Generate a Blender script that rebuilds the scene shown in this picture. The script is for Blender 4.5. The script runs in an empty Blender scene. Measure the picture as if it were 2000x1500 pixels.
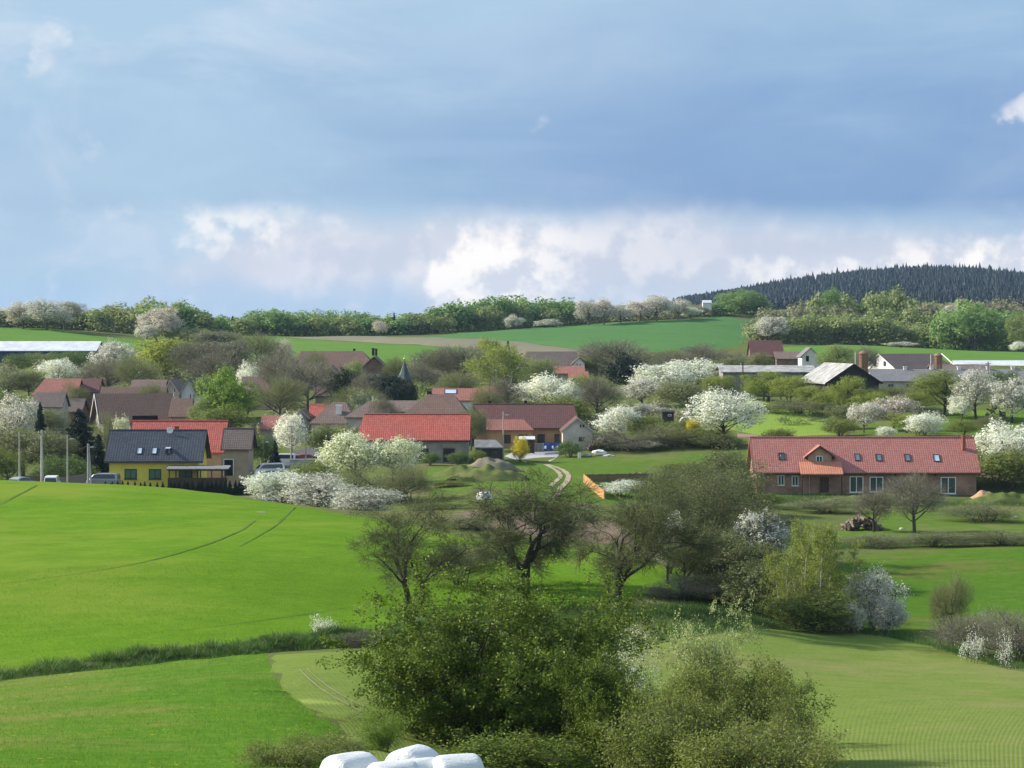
import bpy, bmesh, math, random
import numpy as np
from mathutils import Vector, Matrix
from mathutils.geometry import delaunay_2d_cdt

# ------------------------------------------------------------------ camera, sky, sun, exposure
SC = bpy.context.scene
COL = SC.collection
FPX = 5000.0                      # focal length in photo pixels (photo is 2000 wide)
PITCH = math.atan(110.0 / FPX)    # looking slightly down; horizon at photo row 640
cam_d = bpy.data.cameras.new('camera')
cam_d.sensor_width = 36.0
cam_d.lens = 36.0 * FPX / 2000.0
cam_d.clip_start = 0.5
cam_d.clip_end = 20000.0
cam = bpy.data.objects.new('camera', cam_d)
COL.objects.link(cam)
cam.location = (0, 0, 0)
cam.rotation_euler = (math.radians(90) - PITCH, 0, 0)
SC.camera = cam

SUN_EL = math.radians(29.0)
SUN_AZ = math.radians(-74.0)      # measured from +Y towards +X: the sun stands to the left, a little beyond the village
sun_vec = Vector((math.sin(SUN_AZ) * math.cos(SUN_EL), math.cos(SUN_AZ) * math.cos(SUN_EL), math.sin(SUN_EL)))
sun_d = bpy.data.lights.new('sun', 'SUN')
sun_d.energy = 5.0
sun_d.angle = math.radians(0.6)
sun_d.color = (1.0, 0.93, 0.82)
sun = bpy.data.objects.new('sun', sun_d)
COL.objects.link(sun)
sun.rotation_euler = sun_vec.to_track_quat('Z', 'Y').to_euler()

SC.view_settings.view_transform = 'Standard'
SC.view_settings.look = 'None'
SC.view_settings.exposure = 0.75
SC.view_settings.gamma = 1.0
SC.view_settings.use_curve_mapping = False
SC.cycles.use_denoising = True
SC.cycles.max_bounces = 6
SC.cycles.diffuse_bounces = 3
SC.cycles.glossy_bounces = 2
SC.cycles.transmission_bounces = 4
SC.cycles.transparent_max_bounces = 4
SC.cycles.volume_bounces = 0
SC.cycles.sample_clamp_indirect = 4.0


class G:
    """tiny helper for wiring shader nodes"""
    def __init__(self, tree):
        self.t = tree
        self.n = tree.nodes
        self.l = tree.links

    def new(self, kind, **kw):
        nd = self.n.new(kind)
        for k, v in kw.items():
            setattr(nd, k, v)
        return nd

    def put(self, sock, v):
        if v is None:
            return
        if hasattr(v, 'is_output'):
            self.l.new(v, sock)
        else:
            if hasattr(sock, 'default_value'):
                try:
                    n = len(sock.default_value)
                    if isinstance(v, (int, float)):
                        v = (v,) * n
                    v = tuple(v)
                    if n == 4 and len(v) == 3:
                        v = v + (1.0,)
                except TypeError:
                    pass
                sock.default_value = v

    def math(self, op, a, b=None, c=None, clamp=False):
        nd = self.new('ShaderNodeMath', operation=op, use_clamp=clamp)
        self.put(nd.inputs[0], a); self.put(nd.inputs[1], b); self.put(nd.inputs[2], c)
        return nd.outputs[0]

    def vmath(self, op, a, b=None):
        nd = self.new('ShaderNodeVectorMath', operation=op)
        self.put(nd.inputs[0], a); self.put(nd.inputs[1], b)
        return nd.outputs[0]

    def add(self, a, b): return self.math('ADD', a, b)
    def sub(self, a, b): return self.math('SUBTRACT', a, b)
    def mul(self, a, b): return self.math('MULTIPLY', a, b)

    def ss(self, x, lo, hi, a=0.0, b=1.0):
        nd = self.new('ShaderNodeMapRange', interpolation_type='SMOOTHSTEP')
        self.put(nd.inputs['Value'], x)
        self.put(nd.inputs['From Min'], lo); self.put(nd.inputs['From Max'], hi)
        self.put(nd.inputs['To Min'], a); self.put(nd.inputs['To Max'], b)
        return nd.outputs[0]

    def mix(self, f, a, b, mode='MIX'):
        nd = self.new('ShaderNodeMix', data_type='RGBA', blend_type=mode)
        self.put(nd.inputs[0], f); self.put(nd.inputs[6], a); self.put(nd.inputs[7], b)
        return nd.outputs[2]

    def noise(self, vec, scale=5.0, detail=4.0, rough=0.55, lac=2.0, dist=0.0):
        nd = self.new('ShaderNodeTexNoise')
        self.put(nd.inputs['Vector'], vec)
        nd.inputs['Scale'].default_value = scale
        nd.inputs['Detail'].default_value = detail
        nd.inputs['Roughness'].default_value = rough
        nd.inputs['Lacunarity'].default_value = lac
        nd.inputs['Distortion'].default_value = dist
        return nd.outputs['Fac']

    def comb(self, x, y, z):
        nd = self.new('ShaderNodeCombineXYZ')
        self.put(nd.inputs[0], x); self.put(nd.inputs[1], y); self.put(nd.inputs[2], z)
        return nd.outputs[0]

    def sep(self, v):
        nd = self.new('ShaderNodeSeparateXYZ')
        self.put(nd.inputs[0], v)
        return nd.outputs[0], nd.outputs[1], nd.outputs[2]


def build_world():
    w = bpy.data.worlds.new('World')
    SC.world = w
    w.use_nodes = True
    w.node_tree.nodes.clear()
    g = G(w.node_tree)
    sky = g.new('ShaderNodeTexSky', sky_type='NISHITA')
    sky.sun_disc = False
    sky.sun_elevation = SUN_EL
    sky.sun_rotation = SUN_AZ
    sky.air_density = 1.3
    sky.dust_density = 1.0
    sky.ozone_density = 2.0
    clear = g.mix(1.0, sky.outputs[0], (0.075, 0.082, 0.095), 'MULTIPLY')
    d = g.new('ShaderNodeTexCoord').outputs['Generated']
    x, y, z = g.sep(d)
    az = g.math('ARCTAN2', x, y)                     # radians, 0 straight ahead
    el = g.math('ARCSINE', z)
    # "degrees" of sky; clouds run flat near the horizon, so stretch
    A = g.mul(az, 57.2958)
    E = g.mul(el, 57.2958)
    p3 = g.vmath('MULTIPLY', d, (1.0, 1.0, 2.6))
    # ---- 1. blue rain deck, darker streaks, thin veils
    n1 = g.noise(g.vmath('ADD', g.vmath('MULTIPLY', d, (1, 1, 3.2)), (3.1, 0.7, 1.9)), 4.0, 3.0, 0.5)
    n2 = g.noise(g.vmath('ADD', g.vmath('MULTIPLY', d, (1, 1, 3.0)), (0.4, 2.2, 5.0)), 9.0, 5.0, 0.55, dist=0.6)
    side = g.ss(A, -9.0, 7.0)
    belt = g.mul(g.ss(E, 2.2, 2.9), g.ss(E, 8.0, 3.4))
    darkf = g.add(g.mul(g.add(g.mul(side, 0.66), 0.24), g.add(g.mul(belt, 0.70), 0.30)), g.mul(g.sub(n2, 0.5), 1.3))
    darkf = g.math('ADD', darkf, g.mul(g.sub(n1, 0.5), 0.6), clamp=True)
    deck = g.mix(darkf, (0.43, 0.61, 0.80), (0.145, 0.305, 0.600))
    base = g.mix(0.90, clear, deck)
    # pale veil, strongest to the upper left
    veil = g.mul(g.ss(g.add(n1, g.mul(n2, 0.5)), 0.62, 1.02), g.add(0.25, g.mul(g.ss(A, 4.0, -11.0), 0.75)))
    base = g.mix(g.mul(veil, 0.8), base, (0.64, 0.74, 0.87))
    n4 = g.noise(g.vmath('ADD', g.vmath('MULTIPLY', d, (1, 1, 1.8)), (6.1, 3.3, 2.7)), 13.0, 6.0, 0.58, dist=0.5)
    base = g.mix(g.mul(g.ss(n4, 0.46, 0.74), g.add(0.12, g.mul(g.ss(A, 3.0, -10.0), 0.5))), base, (0.68, 0.76, 0.87))
    st = g.noise(g.vmath('ADD', g.vmath('MULTIPLY', d, (1, 1, 11.0)), (1.3, 8.2, 0.0)), 7.0, 4.0, 0.5, dist=0.3)
    base = g.mix(g.mul(g.ss(st, 0.52, 0.75), 0.16), base, (0.50, 0.63, 0.82))
    # ---- ragged coordinates for the cloud shapes
    q1 = g.noise(g.vmath('ADD', d, (2.3, 5.9, 1.4)), 42.0, 6.0, 0.60)
    q2 = g.noise(g.vmath('ADD', d, (8.1, 1.2, 6.6)), 20.0, 5.0, 0.55)
    Ar = g.add(A, g.add(g.mul(g.sub(q1, 0.5), 1.5), g.mul(g.sub(q2, 0.5), 1.2)))
    Er = g.add(E, g.add(g.mul(g.sub(q2, 0.5), 1.1), g.mul(g.sub(q1, 0.5), 1.0)))
    # ---- 2. far pale cloud bank below about 2.8 degrees, all along the horizon
    edge = g.sub(g.add(2.72, g.add(g.mul(g.sub(n1, 0.5), 1.6), g.mul(g.sub(q2, 0.5), 1.3))), g.mul(g.ss(A, -4.5, -10.5), 2.2))
    edge = g.sub(edge, g.mul(g.ss(A, 4.0, 10.0), 0.5))
    bank = g.mul(g.ss(g.sub(edge, g.add(g.mul(E, 0.65), g.mul(Er, 0.35))), -0.15, 0.85), g.ss(Er, -0.6, 1.5, 0.30, 1.0))
    # ---- 3. cumulus heads, lit from the left/top
    b0 = g.noise(g.vmath('ADD', d, (5.3, 2.9, 8.4)), 30.0, 7.0, 0.55)
    b1 = g.noise(g.vmath('ADD', d, (5.3028, 2.9, 8.3938)), 30.0, 7.0, 0.55)
    lit = g.ss(g.sub(b0, b1), -0.06, 0.07)
    base = g.mix(g.mul(bank, 0.74), base, g.mix(g.mul(lit, g.ss(q2, 0.3, 0.7)), (0.64, 0.66, 0.76), (0.90, 0.85, 0.87)))
    core = g.mul(g.mul(g.ss(Ar, -2.0, -1.72), g.ss(Ar, 3.4, -0.6)), g.mul(g.ss(Er, 2.7, 1.9), g.ss(E, -0.6, 0.2)))
    rgt = g.mul(g.ss(Ar, 9.3, 9.8), g.ss(Er, 2.2, 1.7))
    strip = g.mul(g.ss(Ar, 2.6, 6.0), g.ss(g.sub(Er, g.mul(A, 0.11)), 1.05, 0.60))
    puff = g.mul(g.mul(g.ss(b0, 0.52, 0.66), g.ss(Er, 2.9, 2.2)), g.mul(g.ss(Er, -0.2, 0.9), g.ss(A, -1.5, -3.5, 0.15, 1.0)))
    cum = g.math('MAXIMUM', g.math('MAXIMUM', core, rgt), g.math('MAXIMUM', g.mul(strip, 0.75), g.mul(puff, 0.7)))
    ccol = g.mix(lit, (0.66, 0.69, 0.78), (1.06, 1.01, 0.97))
    base = g.mix(g.mul(cum, 0.90), base, ccol)
    # blue-grey shade at the foot of the bank
    foot = g.mul(g.ss(Er, 1.3, 0.5), g.mul(g.ss(Ar, -1.9, -2.6), 0.55))
    base = g.mix(foot, base, (0.36, 0.54, 0.76))
    # a few torn bright scraps higher up
    b2 = g.noise(g.vmath('ADD', d, (11.2, 0.4, 3.3)), 17.0, 6.0, 0.55)
    scr = g.mul(g.ss(b2, 0.67, 0.78), g.ss(E, 2.6, 4.2))
    base = g.mix(g.mul(scr, 0.7), base, (0.92, 0.91, 0.92))
    for (a0, e0, ra, re) in ((-10.4, 6.05, 0.20, 0.26), (11.2, 4.62, 0.28, 0.14)):
        k1 = g.math('POWER', g.math('DIVIDE', g.sub(Ar, a0), ra), 2.0)
        k2 = g.math('POWER', g.math('DIVIDE', g.sub(Er, e0), re), 2.0)
        base = g.mix(g.mul(g.mul(g.ss(g.add(k1, k2), 5.0, 0.0), g.ss(b0, 0.36, 0.62)), 0.8), base, (0.90, 0.89, 0.92))
    bg = g.new('ShaderNodeBackground')
    g.put(bg.inputs['Color'], base)
    bg.inputs['Strength'].default_value = 0.62
    out = g.new('ShaderNodeOutputWorld')
    g.l.new(bg.outputs[0], out.inputs['Surface'])


build_world()
SC.world.cycles.sampling_method = 'MANUAL'
SC.world.cycles.sample_map_resolution = 256

# ------------------------------------------------------------------ geometry of the place
def slope_of_row(py):
    t = (750.0 - py) / FPX
    return (-math.sin(PITCH) + t * math.cos(PITCH)) / (math.cos(PITCH) + t * math.sin(PITCH))


def zrow(py, D):
    """height of photo row py at distance D"""
    return slope_of_row(py) * D


def xcol(px, D):
    return (px - 1000.0) / FPX * D


def ppm(D):
    return FPX / D

# control points of the land: photo column, row, distance in metres
CP = [
 # near hillside
 (-500,1740,50),(300,1740,50),(800,1740,50),(1300,1760,50),(1900,1740,50),(2500,1740,50),
 (-500,1510,75),(0,1500,76),(400,1500,80),(800,1560,62),(640,1480,84),
 (-500,1390,130),(0,1352,138),(300,1318,140),(520,1300,142),(720,1290,142),
 (0,1430,100),(400,1400,105),(640,1410,104),
 (1000,1500,105),(1250,1480,105),(1000,1560,80),(1400,1510,95),(1150,1330,142),(1150,1250,170),
 (1700,1500,92),(2000,1500,92),(2500,1500,92),(1700,1400,122),(2000,1400,122),(1700,1300,166),(2000,1308,164),(2500,1330,155),
 (1500,1300,158),(1700,1238,190),(1500,1222,189),(1850,1262,181),
 # green crop field
 (-500,1330,150),(0,1318,150),(400,1266,158),(720,1247,165),(900,1215,175),
 (-500,1120,200),(0,1110,200),(400,1090,205),(700,1085,210),
 (-500,1000,258),(0,998,258),(350,1000,258),(600,1030,240),
 (-500,935,302),(0,939,302),(250,949,300),(430,966,290),(560,985,277),(730,1014,257),(900,1048,238),(1100,1070,230),(1300,1088,225),
 (-500,950,335),(0,955,335),(250,965,335),(450,972,330),(600,985,315),(730,1000,290),
 (-500,935,360),(0,950,352),(250,955,352),(450,955,352),
 # tree line
 (800,1195,188),(1050,1160,198),(1250,1197,186),(1420,1195,192),
 # middle gardens
 (900,1000,268),(1100,1012,268),(1300,1020,265),(850,950,325),(950,955,315),(1150,965,315),
 (600,950,345),(700,930,352),(850,908,365),(960,905,372),(1060,893,378),(1200,905,368),(1400,890,372),
 (1100,930,345),(1300,935,338),(1050,872,398),
 # brick house shelf
 (1480,965,344),(1700,967,344),(1900,967,344),(2200,960,344),(1700,985,325),(1950,990,325),
 (1700,1055,275),(2000,1050,275),(2500,1045,275),(1600,1060,272),(1700,1110,236),(2000,1105,236),(1700,1170,216),(2000,1180,214),(2500,1185,212),
 (1500,930,356),(1700,880,366),(1900,875,368),(1480,868,384),(1700,852,388),(1950,858,388),(2300,850,390),
 (1600,832,420),(1850,832,420),(2000,825,430),(2500,815,430),(1470,792,452),(1580,800,445),(1750,790,460),(1950,790,460),
 # village
 (-500,870,420),(0,870,420),(200,865,420),(400,855,420),(560,893,392),(700,880,395),(850,860,410),(950,850,415),(1250,850,405),
 (0,815,465),(250,815,465),(500,805,465),(700,800,460),(900,795,460),(1100,800,455),(1300,800,450),
 (0,745,560),(250,745,560),(500,750,540),(700,752,540),(900,752,540),(1100,752,540),(1300,755,540),(1500,748,540),(1750,735,560),(1990,735,560),
 (-500,745,560),(2500,735,560),
 # far fields
 (0,712,690),(200,705,690),(430,700,690),(600,705,680),(800,705,680),(1000,705,670),(1200,705,670),(1400,705,670),(1560,700,680),(1750,688,740),(1900,690,730),(2000,697,720),
 (0,660,790),(200,668,790),(350,675,800),(100,640,870),(-200,640,870),
 (500,657,930),(700,660,930),(850,657,950),(1000,645,1010),(1200,632,1050),(1450,617,1080),
 (700,690,740),(900,690,740),(1100,682,780),(1300,675,800),
 (1500,672,860),(1700,676,860),(1850,684,850),(2000,690,840),(2500,690,840),
 (300,650,950),(450,655,1000),
 (0,630,1050),(500,645,1150),(900,640,1200),(1300,622,1250),(1500,640,1050),(1750,645,1050),(2000,650,1050),
 (-500,640,1300),(0,640,1500),(500,650,1500),(900,650,1500),(1300,632,1500),(1600,630,1500),(2000,630,1500),(2500,625,1500),
 (1330,600,2300),(1500,580,2400),(1700,552,2500),(1850,541,2550),(2000,555,2550),(2400,570,2550),(1100,625,2300),(800,645,2300),(200,645,2300),(-600,645,2300),
 (-600,642,4500),(500,642,4500),(1300,625,4500),(2000,610,4500),(2800,610,4500),
]
_cp = np.array(CP, float)
_P = np.stack([(_cp[:, 0] - 1000) / 500.0, np.log(_cp[:, 2]) * 5.0], 1)


def _tps_k(r2):
    return np.where(r2 > 1e-12, 0.5 * r2 * np.log(np.maximum(r2, 1e-12)), 0.0)


def _fit():
    n = len(_P)
    d2 = ((_P[:, None] - _P[None]) ** 2).sum(-1)
    K = _tps_k(d2) + np.eye(n) * 0.004
    Q = np.concatenate([np.ones((n, 1)), _P], 1)
    M = np.zeros((n + 3, n + 3))
    M[:n, :n] = K; M[:n, n:] = Q; M[n:, :n] = Q.T
    b = np.zeros(n + 3)
    b[:n] = [slope_of_row(v) for v in _cp[:, 1]]
    return np.linalg.solve(M, b)


_W = _fit()


def _slope(u, D):
    """terrain height / distance at column-angle u=x/y and distance D (arrays)"""
    q = np.stack([u * FPX / 500.0, np.log(D) * 5.0], -1).reshape(-1, 2)
    out = np.empty(len(q))
    for i in range(0, len(q), 8192):
        qq = q[i:i + 8192]
        d2 = ((qq[:, None] - _P[None]) ** 2).sum(-1)
        out[i:i + 8192] = _tps_k(d2) @ _W[:-3] + _W[-3] + qq @ _W[-2:]
    return out.reshape(np.shape(u))


def height(x, y):
    x = np.asarray(x, float); y = np.asarray(y, float)
    x, y = np.broadcast_arrays(x, y)
    yc = np.clip(y, 50.0, 4500.0)
    u = np.clip(x / yc, -0.42, 0.42)
    z = _slope(u, yc) * yc
    near = np.clip(y / 50.0, -3.0, 1.0)
    z = np.where(y < 50.0, -1.7 + (z + 1.7) * np.maximum(near, 0.0), z)
    # gentle natural unevenness
    z = z + 0.09 * np.sin(x * 0.17 + 1.3) * np.sin(y * 0.13)
    return z


def H(x, y):
    return float(height(np.array([x]), np.array([y]))[0])


_DS = np.geomspace(52, 3500, 900)


def hit(px, py):
    """first point of the land seen at photo pixel px,py -> (x, y)"""
    u = (px - 1000.0) / FPX
    s = height(u * _DS, _DS) / _DS
    t = slope_of_row(py)
    k = np.argmax(s >= t)
    if s[k] < t:
        return None
    D = _DS[k]
    if k > 0:
        a = (t - s[k - 1]) / (s[k] - s[k - 1] + 1e-12)
        D = _DS[k - 1] + a * (_DS[k] - _DS[k - 1])
    return (u * D, D)

# ------------------------------------------------------------------ object helpers
MAT = {}


def link(o, parent=None):
    COL.objects.link(o)
    if parent is not None:
        o.parent = parent
    return o


def tag(o, label=None, cat=None, group=None, kind=None):
    if label: o['label'] = label
    if cat: o['category'] = cat
    if group: o['group'] = group
    if kind: o['kind'] = kind
    return o


def empty(name, loc=(0, 0, 0), rz=0.0):
    o = bpy.data.objects.new(name, None)
    o.empty_display_size = 0.3
    o.location = loc
    o.rotation_euler = (0, 0, rz)
    return link(o)


def mesh_np(name, V, F, mat=None, smooth=False):
    """V (n,3); F list of equal-size face index arrays [(m,3) or (m,4), ...]"""
    me = bpy.data.meshes.new(name)
    V = np.ascontiguousarray(V, dtype=np.float32)
    if not isinstance(F, (list, tuple)):
        F = [F]
    F = [np.asarray(f, dtype=np.int32) for f in F if len(f)]
    me.vertices.add(len(V)); me.vertices.foreach_set('co', V.ravel())
    lv = np.concatenate([f.ravel() for f in F])
    tot = np.concatenate([np.full(len(f), f.shape[1], np.int32) for f in F])
    start = np.concatenate([[0], np.cumsum(tot)[:-1]]).astype(np.int32)
    me.loops.add(len(lv)); me.loops.foreach_set('vertex_index', lv)
    me.polygons.add(len(tot)); me.polygons.foreach_set('loop_start', start); me.polygons.foreach_set('loop_total', tot)
    if smooth:
        me.polygons.foreach_set('use_smooth', np.ones(len(tot), bool))
    me.update(calc_edges=True)
    if mat is not None:
        me.materials.append(MAT[mat] if isinstance(mat, str) else mat)
    return me


def obj(name, me, parent=None, loc=None, rot=None, mat=None):
    o = bpy.data.objects.new(name, me)
    if loc is not None: o.location = loc
    if rot is not None: o.rotation_euler = rot
    if mat is not None and me.materials:
        o.material_slots[0].link = 'OBJECT'
        o.material_slots[0].material = MAT[mat]
    return link(o, parent)


class MB:
    """collects boxes, prisms, tubes into one mesh"""
    def __init__(self):
        self.v = []; self.f = []

    def add(self, vs, fs):
        k = len(self.v)
        self.v += [tuple(p) for p in vs]
        self.f += [tuple(i + k for i in f) for f in fs]
        return self

    def box(self, x0, x1, y0, y1, z0, z1):
        vs = [(x, y, z) for z in (z0, z1) for y in (y0, y1) for x in (x0, x1)]
        return self.add(vs, [(0, 2, 3, 1), (4, 5, 7, 6), (0, 1, 5, 4), (2, 6, 7, 3), (0, 4, 6, 2), (1, 3, 7, 5)])

    def prism(self, poly, axis, a, b):
        """extrude a 2-D polygon along axis from a to b"""
        n = len(poly)
        def P(p, w):
            if axis == 'x': return (w, p[0], p[1])
            if axis == 'y': return (p[0], w, p[1])
            return (p[0], p[1], w)
        vs = [P(p, a) for p in poly] + [P(p, b) for p in poly]
        fs = [tuple(range(n))[::-1], tuple(range(n, 2 * n))]
        fs += [(i, (i + 1) % n, n + (i + 1) % n, n + i) for i in range(n)]
        return self.add(vs, fs)

    def tube(self, p, q, r0, r1=None, n=8, cap=True):
        r1 = r0 if r1 is None else r1
        p = Vector(p); q = Vector(q)
        d = (q - p).normalized()
        a = d.orthogonal().normalized(); b = d.cross(a)
        vs = []
        for c, r in ((p, r0), (q, r1)):
            for i in range(n):
                t = 2 * math.pi * i / n
                vs.append(c + a * (r * math.cos(t)) + b * (r * math.sin(t)))
        fs = [(i, (i + 1) % n, n + (i + 1) % n, n + i) for i in range(n)]
        if cap:
            fs += [tuple(range(n))[::-1], tuple(range(n, 2 * n))]
        return self.add(vs, fs)

    def lathe(self, prof, n=16, cx=0, cy=0):
        vs = []
        for r, z in prof:
            for i in range(n):
                t = 2 * math.pi * i / n
                vs.append((cx + r * math.cos(t), cy + r * math.sin(t), z))
        fs = []
        for k in range(len(prof) - 1):
            for i in range(n):
                fs.append((k * n + i, k * n + (i + 1) % n, (k + 1) * n + (i + 1) % n, (k + 1) * n + i))
        fs.append(tuple(range(n))[::-1]); fs.append(tuple(range((len(prof) - 1) * n, len(prof) * n)))
        return self.add(vs, fs)

    def build(self, name, mat, parent=None, smooth=False, bevel=0.0):
        me = bpy.data.meshes.new(name)
        me.from_pydata(self.v, [], self.f)
        bm = bmesh.new(); bm.from_mesh(me)
        if bevel > 0:
            bmesh.ops.bevel(bm, geom=list(bm.edges), offset=bevel, segments=1, affect='EDGES', clamp_overlap=True)
        bmesh.ops.recalc_face_normals(bm, faces=bm.faces)
        bm.to_mesh(me); bm.free()
        if smooth:
            me.polygons.foreach_set('use_smooth', np.ones(len(me.polygons), bool))
        me.materials.append(MAT[mat])
        return obj(name, me, parent)
# ------------------------------------------------------------------ materials
def new_mat(name):
    m = bpy.data.materials.new(name)
    m.use_nodes = True
    m.node_tree.nodes.clear()
    MAT[name] = m
    g = G(m.node_tree)
    out = g.new('ShaderNodeOutputMaterial')
    return m, g, out


def principled(g, out, color, rough=0.8, spec=0.3, bump=None, bstr=0.3, bdist=0.05, metal=0.0):
    b = g.new('ShaderNodeBsdfPrincipled')
    g.put(b.inputs['Base Color'], color)
    g.put(b.inputs['Roughness'], rough)
    b.inputs['Specular IOR Level'].default_value = spec
    b.inputs['Metallic'].default_value = metal
    if bump is not None:
        bn = g.new('ShaderNodeBump')
        bn.inputs['Strength'].default_value = bstr
        bn.inputs['Distance'].default_value = bdist
        g.put(bn.inputs['Height'], bump)
        g.l.new(bn.outputs[0], b.inputs['Normal'])
    g.l.new(b.outputs[0], out.inputs['Surface'])
    return b


def pos(g):
    return g.new('ShaderNodeNewGeometry').outputs['Position']


def grassy(name, c_main, c_alt, c_dry, patch=0.03, dry=0.62, fine=1.6, drysoft=0.12, rows=None, rowcol=None, rowamt=0.5, bstr=0.6, bdist=0.12, fleck=None):
    """turf or young crop: broad patches, mid mottling, fine tufts; optional drill rows"""
    m, g, out = new_mat(name)
    p = pos(g)
    big = g.noise(p, patch, 4, 0.55)
    mid = g.noise(p, patch * 9, 4, 0.6)
    fin = g.noise(p, fine, 6, 0.7)
    # wind-combed streaks
    strk = g.noise(g.vmath('MULTIPLY', p, (0.35, 1.3, 1.0)), fine * 0.6, 3, 0.6)
    f1 = g.math('ADD', g.mul(g.sub(mid, 0.5), 1.5), g.mul(g.sub(fin, 0.5), 2.6), clamp=False)
    f1 = g.math('ADD', f1, 0.5, clamp=True)
    c = g.mix(f1, c_main, c_alt)
    c = g.mix(g.mul(g.ss(strk, 0.45, 0.8), 0.35), c, tuple(v * 0.72 for v in c_alt))
    spk = g.noise(g.vmath('MULTIPLY', p, (0.6, 1.5, 1.0)), fine * 0.42, 6, 0.72)
    c = g.mix(g.mul(g.ss(spk, 0.52, 0.70), 0.42), c, tuple(v * 0.55 for v in c_main))
    c = g.mix(g.mul(g.ss(spk, 0.46, 0.30), 0.35), c, tuple(min(1, v * 1.25) for v in c_alt))
    dr = g.add(g.mul(big, 0.75), g.mul(mid, 0.25))
    c = g.mix(g.ss(dr, dry, dry + drysoft), c, c_dry)
    h = g.add(fin, g.mul(mid, 0.8))
    if rows:
        per, x0, bend, y0, warp = rows           # drill rows fan slightly along the slope
        px, py, pz = g.sep(p)
        w = g.mul(g.sub(g.noise(p, 0.05, 2, 0.5), 0.5), warp)
        s = g.add(g.mul(g.sub(px, x0), g.math('POWER', 2.71828, g.mul(g.sub(py, y0), -bend))), w)
        wv = g.math('SINE', g.mul(s, 2 * math.pi / per))
        jit = g.mul(g.sub(g.noise(p, 4.5, 5, 0.8), 0.5), 8.0)
        rf = g.ss(g.add(wv, jit), -0.5, 0.9)
        pz2 = g.noise(p, 0.07, 4, 0.65)
        rf = g.mul(rf, g.ss(py, 150.0, 88.0, 0.0, 1.0))      # the stand closes up and hides the rows further down the slope
        c = g.mix(g.mul(g.mul(rf, g.ss(pz2, 0.40, 0.62, 0.15, 1.0)), rowamt), c, rowcol)
        h = g.sub(h, g.mul(rf, 0.15))
    if fleck:
        vo = g.new('ShaderNodeTexVoronoi', feature='F1')
        g.put(vo.inputs['Vector'], p); vo.inputs['Scale'].default_value = 1.1
        fk = g.mul(g.ss(vo.outputs['Distance'], 0.14, 0.06), g.ss(g.noise(p, 0.11, 2, 0.5), 0.46, 0.6))
        c = g.mix(fk, c, fleck)
    principled(g, out, c, 1.0, 0.0, h, bstr, bdist)
    return m


def soil(name, a, b, rows=None):
    m, g, out = new_mat(name)
    p = pos(g)
    n = g.noise(p, 0.25, 6, 0.65); f = g.noise(p, 2.5, 5, 0.7)
    c = g.mix(g.ss(g.add(g.mul(n, 0.6), g.mul(f, 0.4)), 0.35, 0.65), a, b)
    principled(g, out, c, 0.95, 0.1, g.add(f, n), 0.7, 0.15)


def plain(name, col, rough=0.7, var=0.12, scale=1.5, spec=0.3, metal=0.0, bstr=0.15, streak=False):
    """a solid painted / rendered / timber surface with slight weathering"""
    m, g, out = new_mat(name)
    p = g.new('ShaderNodeTexCoord').outputs['Object']
    if streak:
        p2 = g.vmath('MULTIPLY', p, (3.0, 3.0, 0.25))
    else:
        p2 = p
    n = g.noise(p2, scale, 5, 0.6); f = g.noise(p2, scale * 9, 4, 0.6)
    k = g.add(g.mul(n, 0.65), g.mul(f, 0.35))
    lo = tuple(v * (1 - 2.2 * var) for v in col); hi = tuple(min(1.0, v * (1 + 1.6 * var)) for v in col)
    c = g.mix(g.ss(k, 0.3, 0.7), lo, hi)
    principled(g, out, c, rough, spec, f, bstr, 0.02, metal)


def tiles(name, c1, c2, mortar, tw=0.30, th=0.36, pitch=40.0, lichen=None, lic=0.0, rough=0.75, bstr=0.8, mott=0.5):
    """pantile roof: running courses with slight colour change from tile to tile"""
    m, g, out = new_mat(name)
    p = g.new('ShaderNodeTexCoord').outputs['Object']
    x, y, z = g.sep(p)
    s = g.mul(z, 1.0 / math.sin(math.radians(pitch)))
    v = g.comb(g.add(x, g.mul(y, 0.0)), s, 0.0)
    br = g.new('ShaderNodeTexBrick')
    br.offset = 0.0; br.squash = 1.0
    g.put(br.inputs['Vector'], v)
    g.put(br.inputs['Color1'], c1); g.put(br.inputs['Color2'], c2); g.put(br.inputs['Mortar'], mortar)
    br.inputs['Scale'].default_value = 1.0
    br.inputs['Mortar Size'].default_value = 0.028
    br.inputs['Mortar Smooth'].default_value = 0.6
    br.inputs['Bias'].default_value = 0.0
    br.inputs['Brick Width'].default_value = tw
    br.inputs['Row Height'].default_value = th
    n = g.noise(p, 0.35, 5, 0.6); f = g.noise(p, 3.0, 5, 0.65)
    c = g.mix(g.mul(g.ss(g.add(g.mul(n, 0.6), g.mul(f, 0.4)), 0.40, 0.66), mott), br.outputs['Color'], tuple(q * 0.58 for q in c1))
    if lichen:
        c = g.mix(g.mul(g.ss(g.add(g.mul(f, 0.6), g.mul(n, 0.4)), 0.48, 0.66), lic), c, lichen)
    # each course steps down towards the eave, each tile is rounded
    saw = g.math('FRACT', g.math('DIVIDE', s, th))
    rnd = g.math('ABSOLUTE', g.math('SINE', g.mul(x, math.pi / tw)))
    h = g.add(g.mul(saw, -0.7), g.mul(rnd, 0.5))
    principled(g, out, c, rough, 0.25, h, bstr, 0.05)


def glassy(name, col=(0.03, 0.04, 0.05), rough=0.08):
    m, g, out = new_mat(name)
    p = g.new('ShaderNodeTexCoord').outputs['Object']
    n = g.noise(p, 0.8, 3, 0.5)
    c = g.mix(n, col, tuple(v * 2.2 for v in col))
    principled(g, out, c, rough, 0.6, n, 0.03, 0.02)


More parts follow.
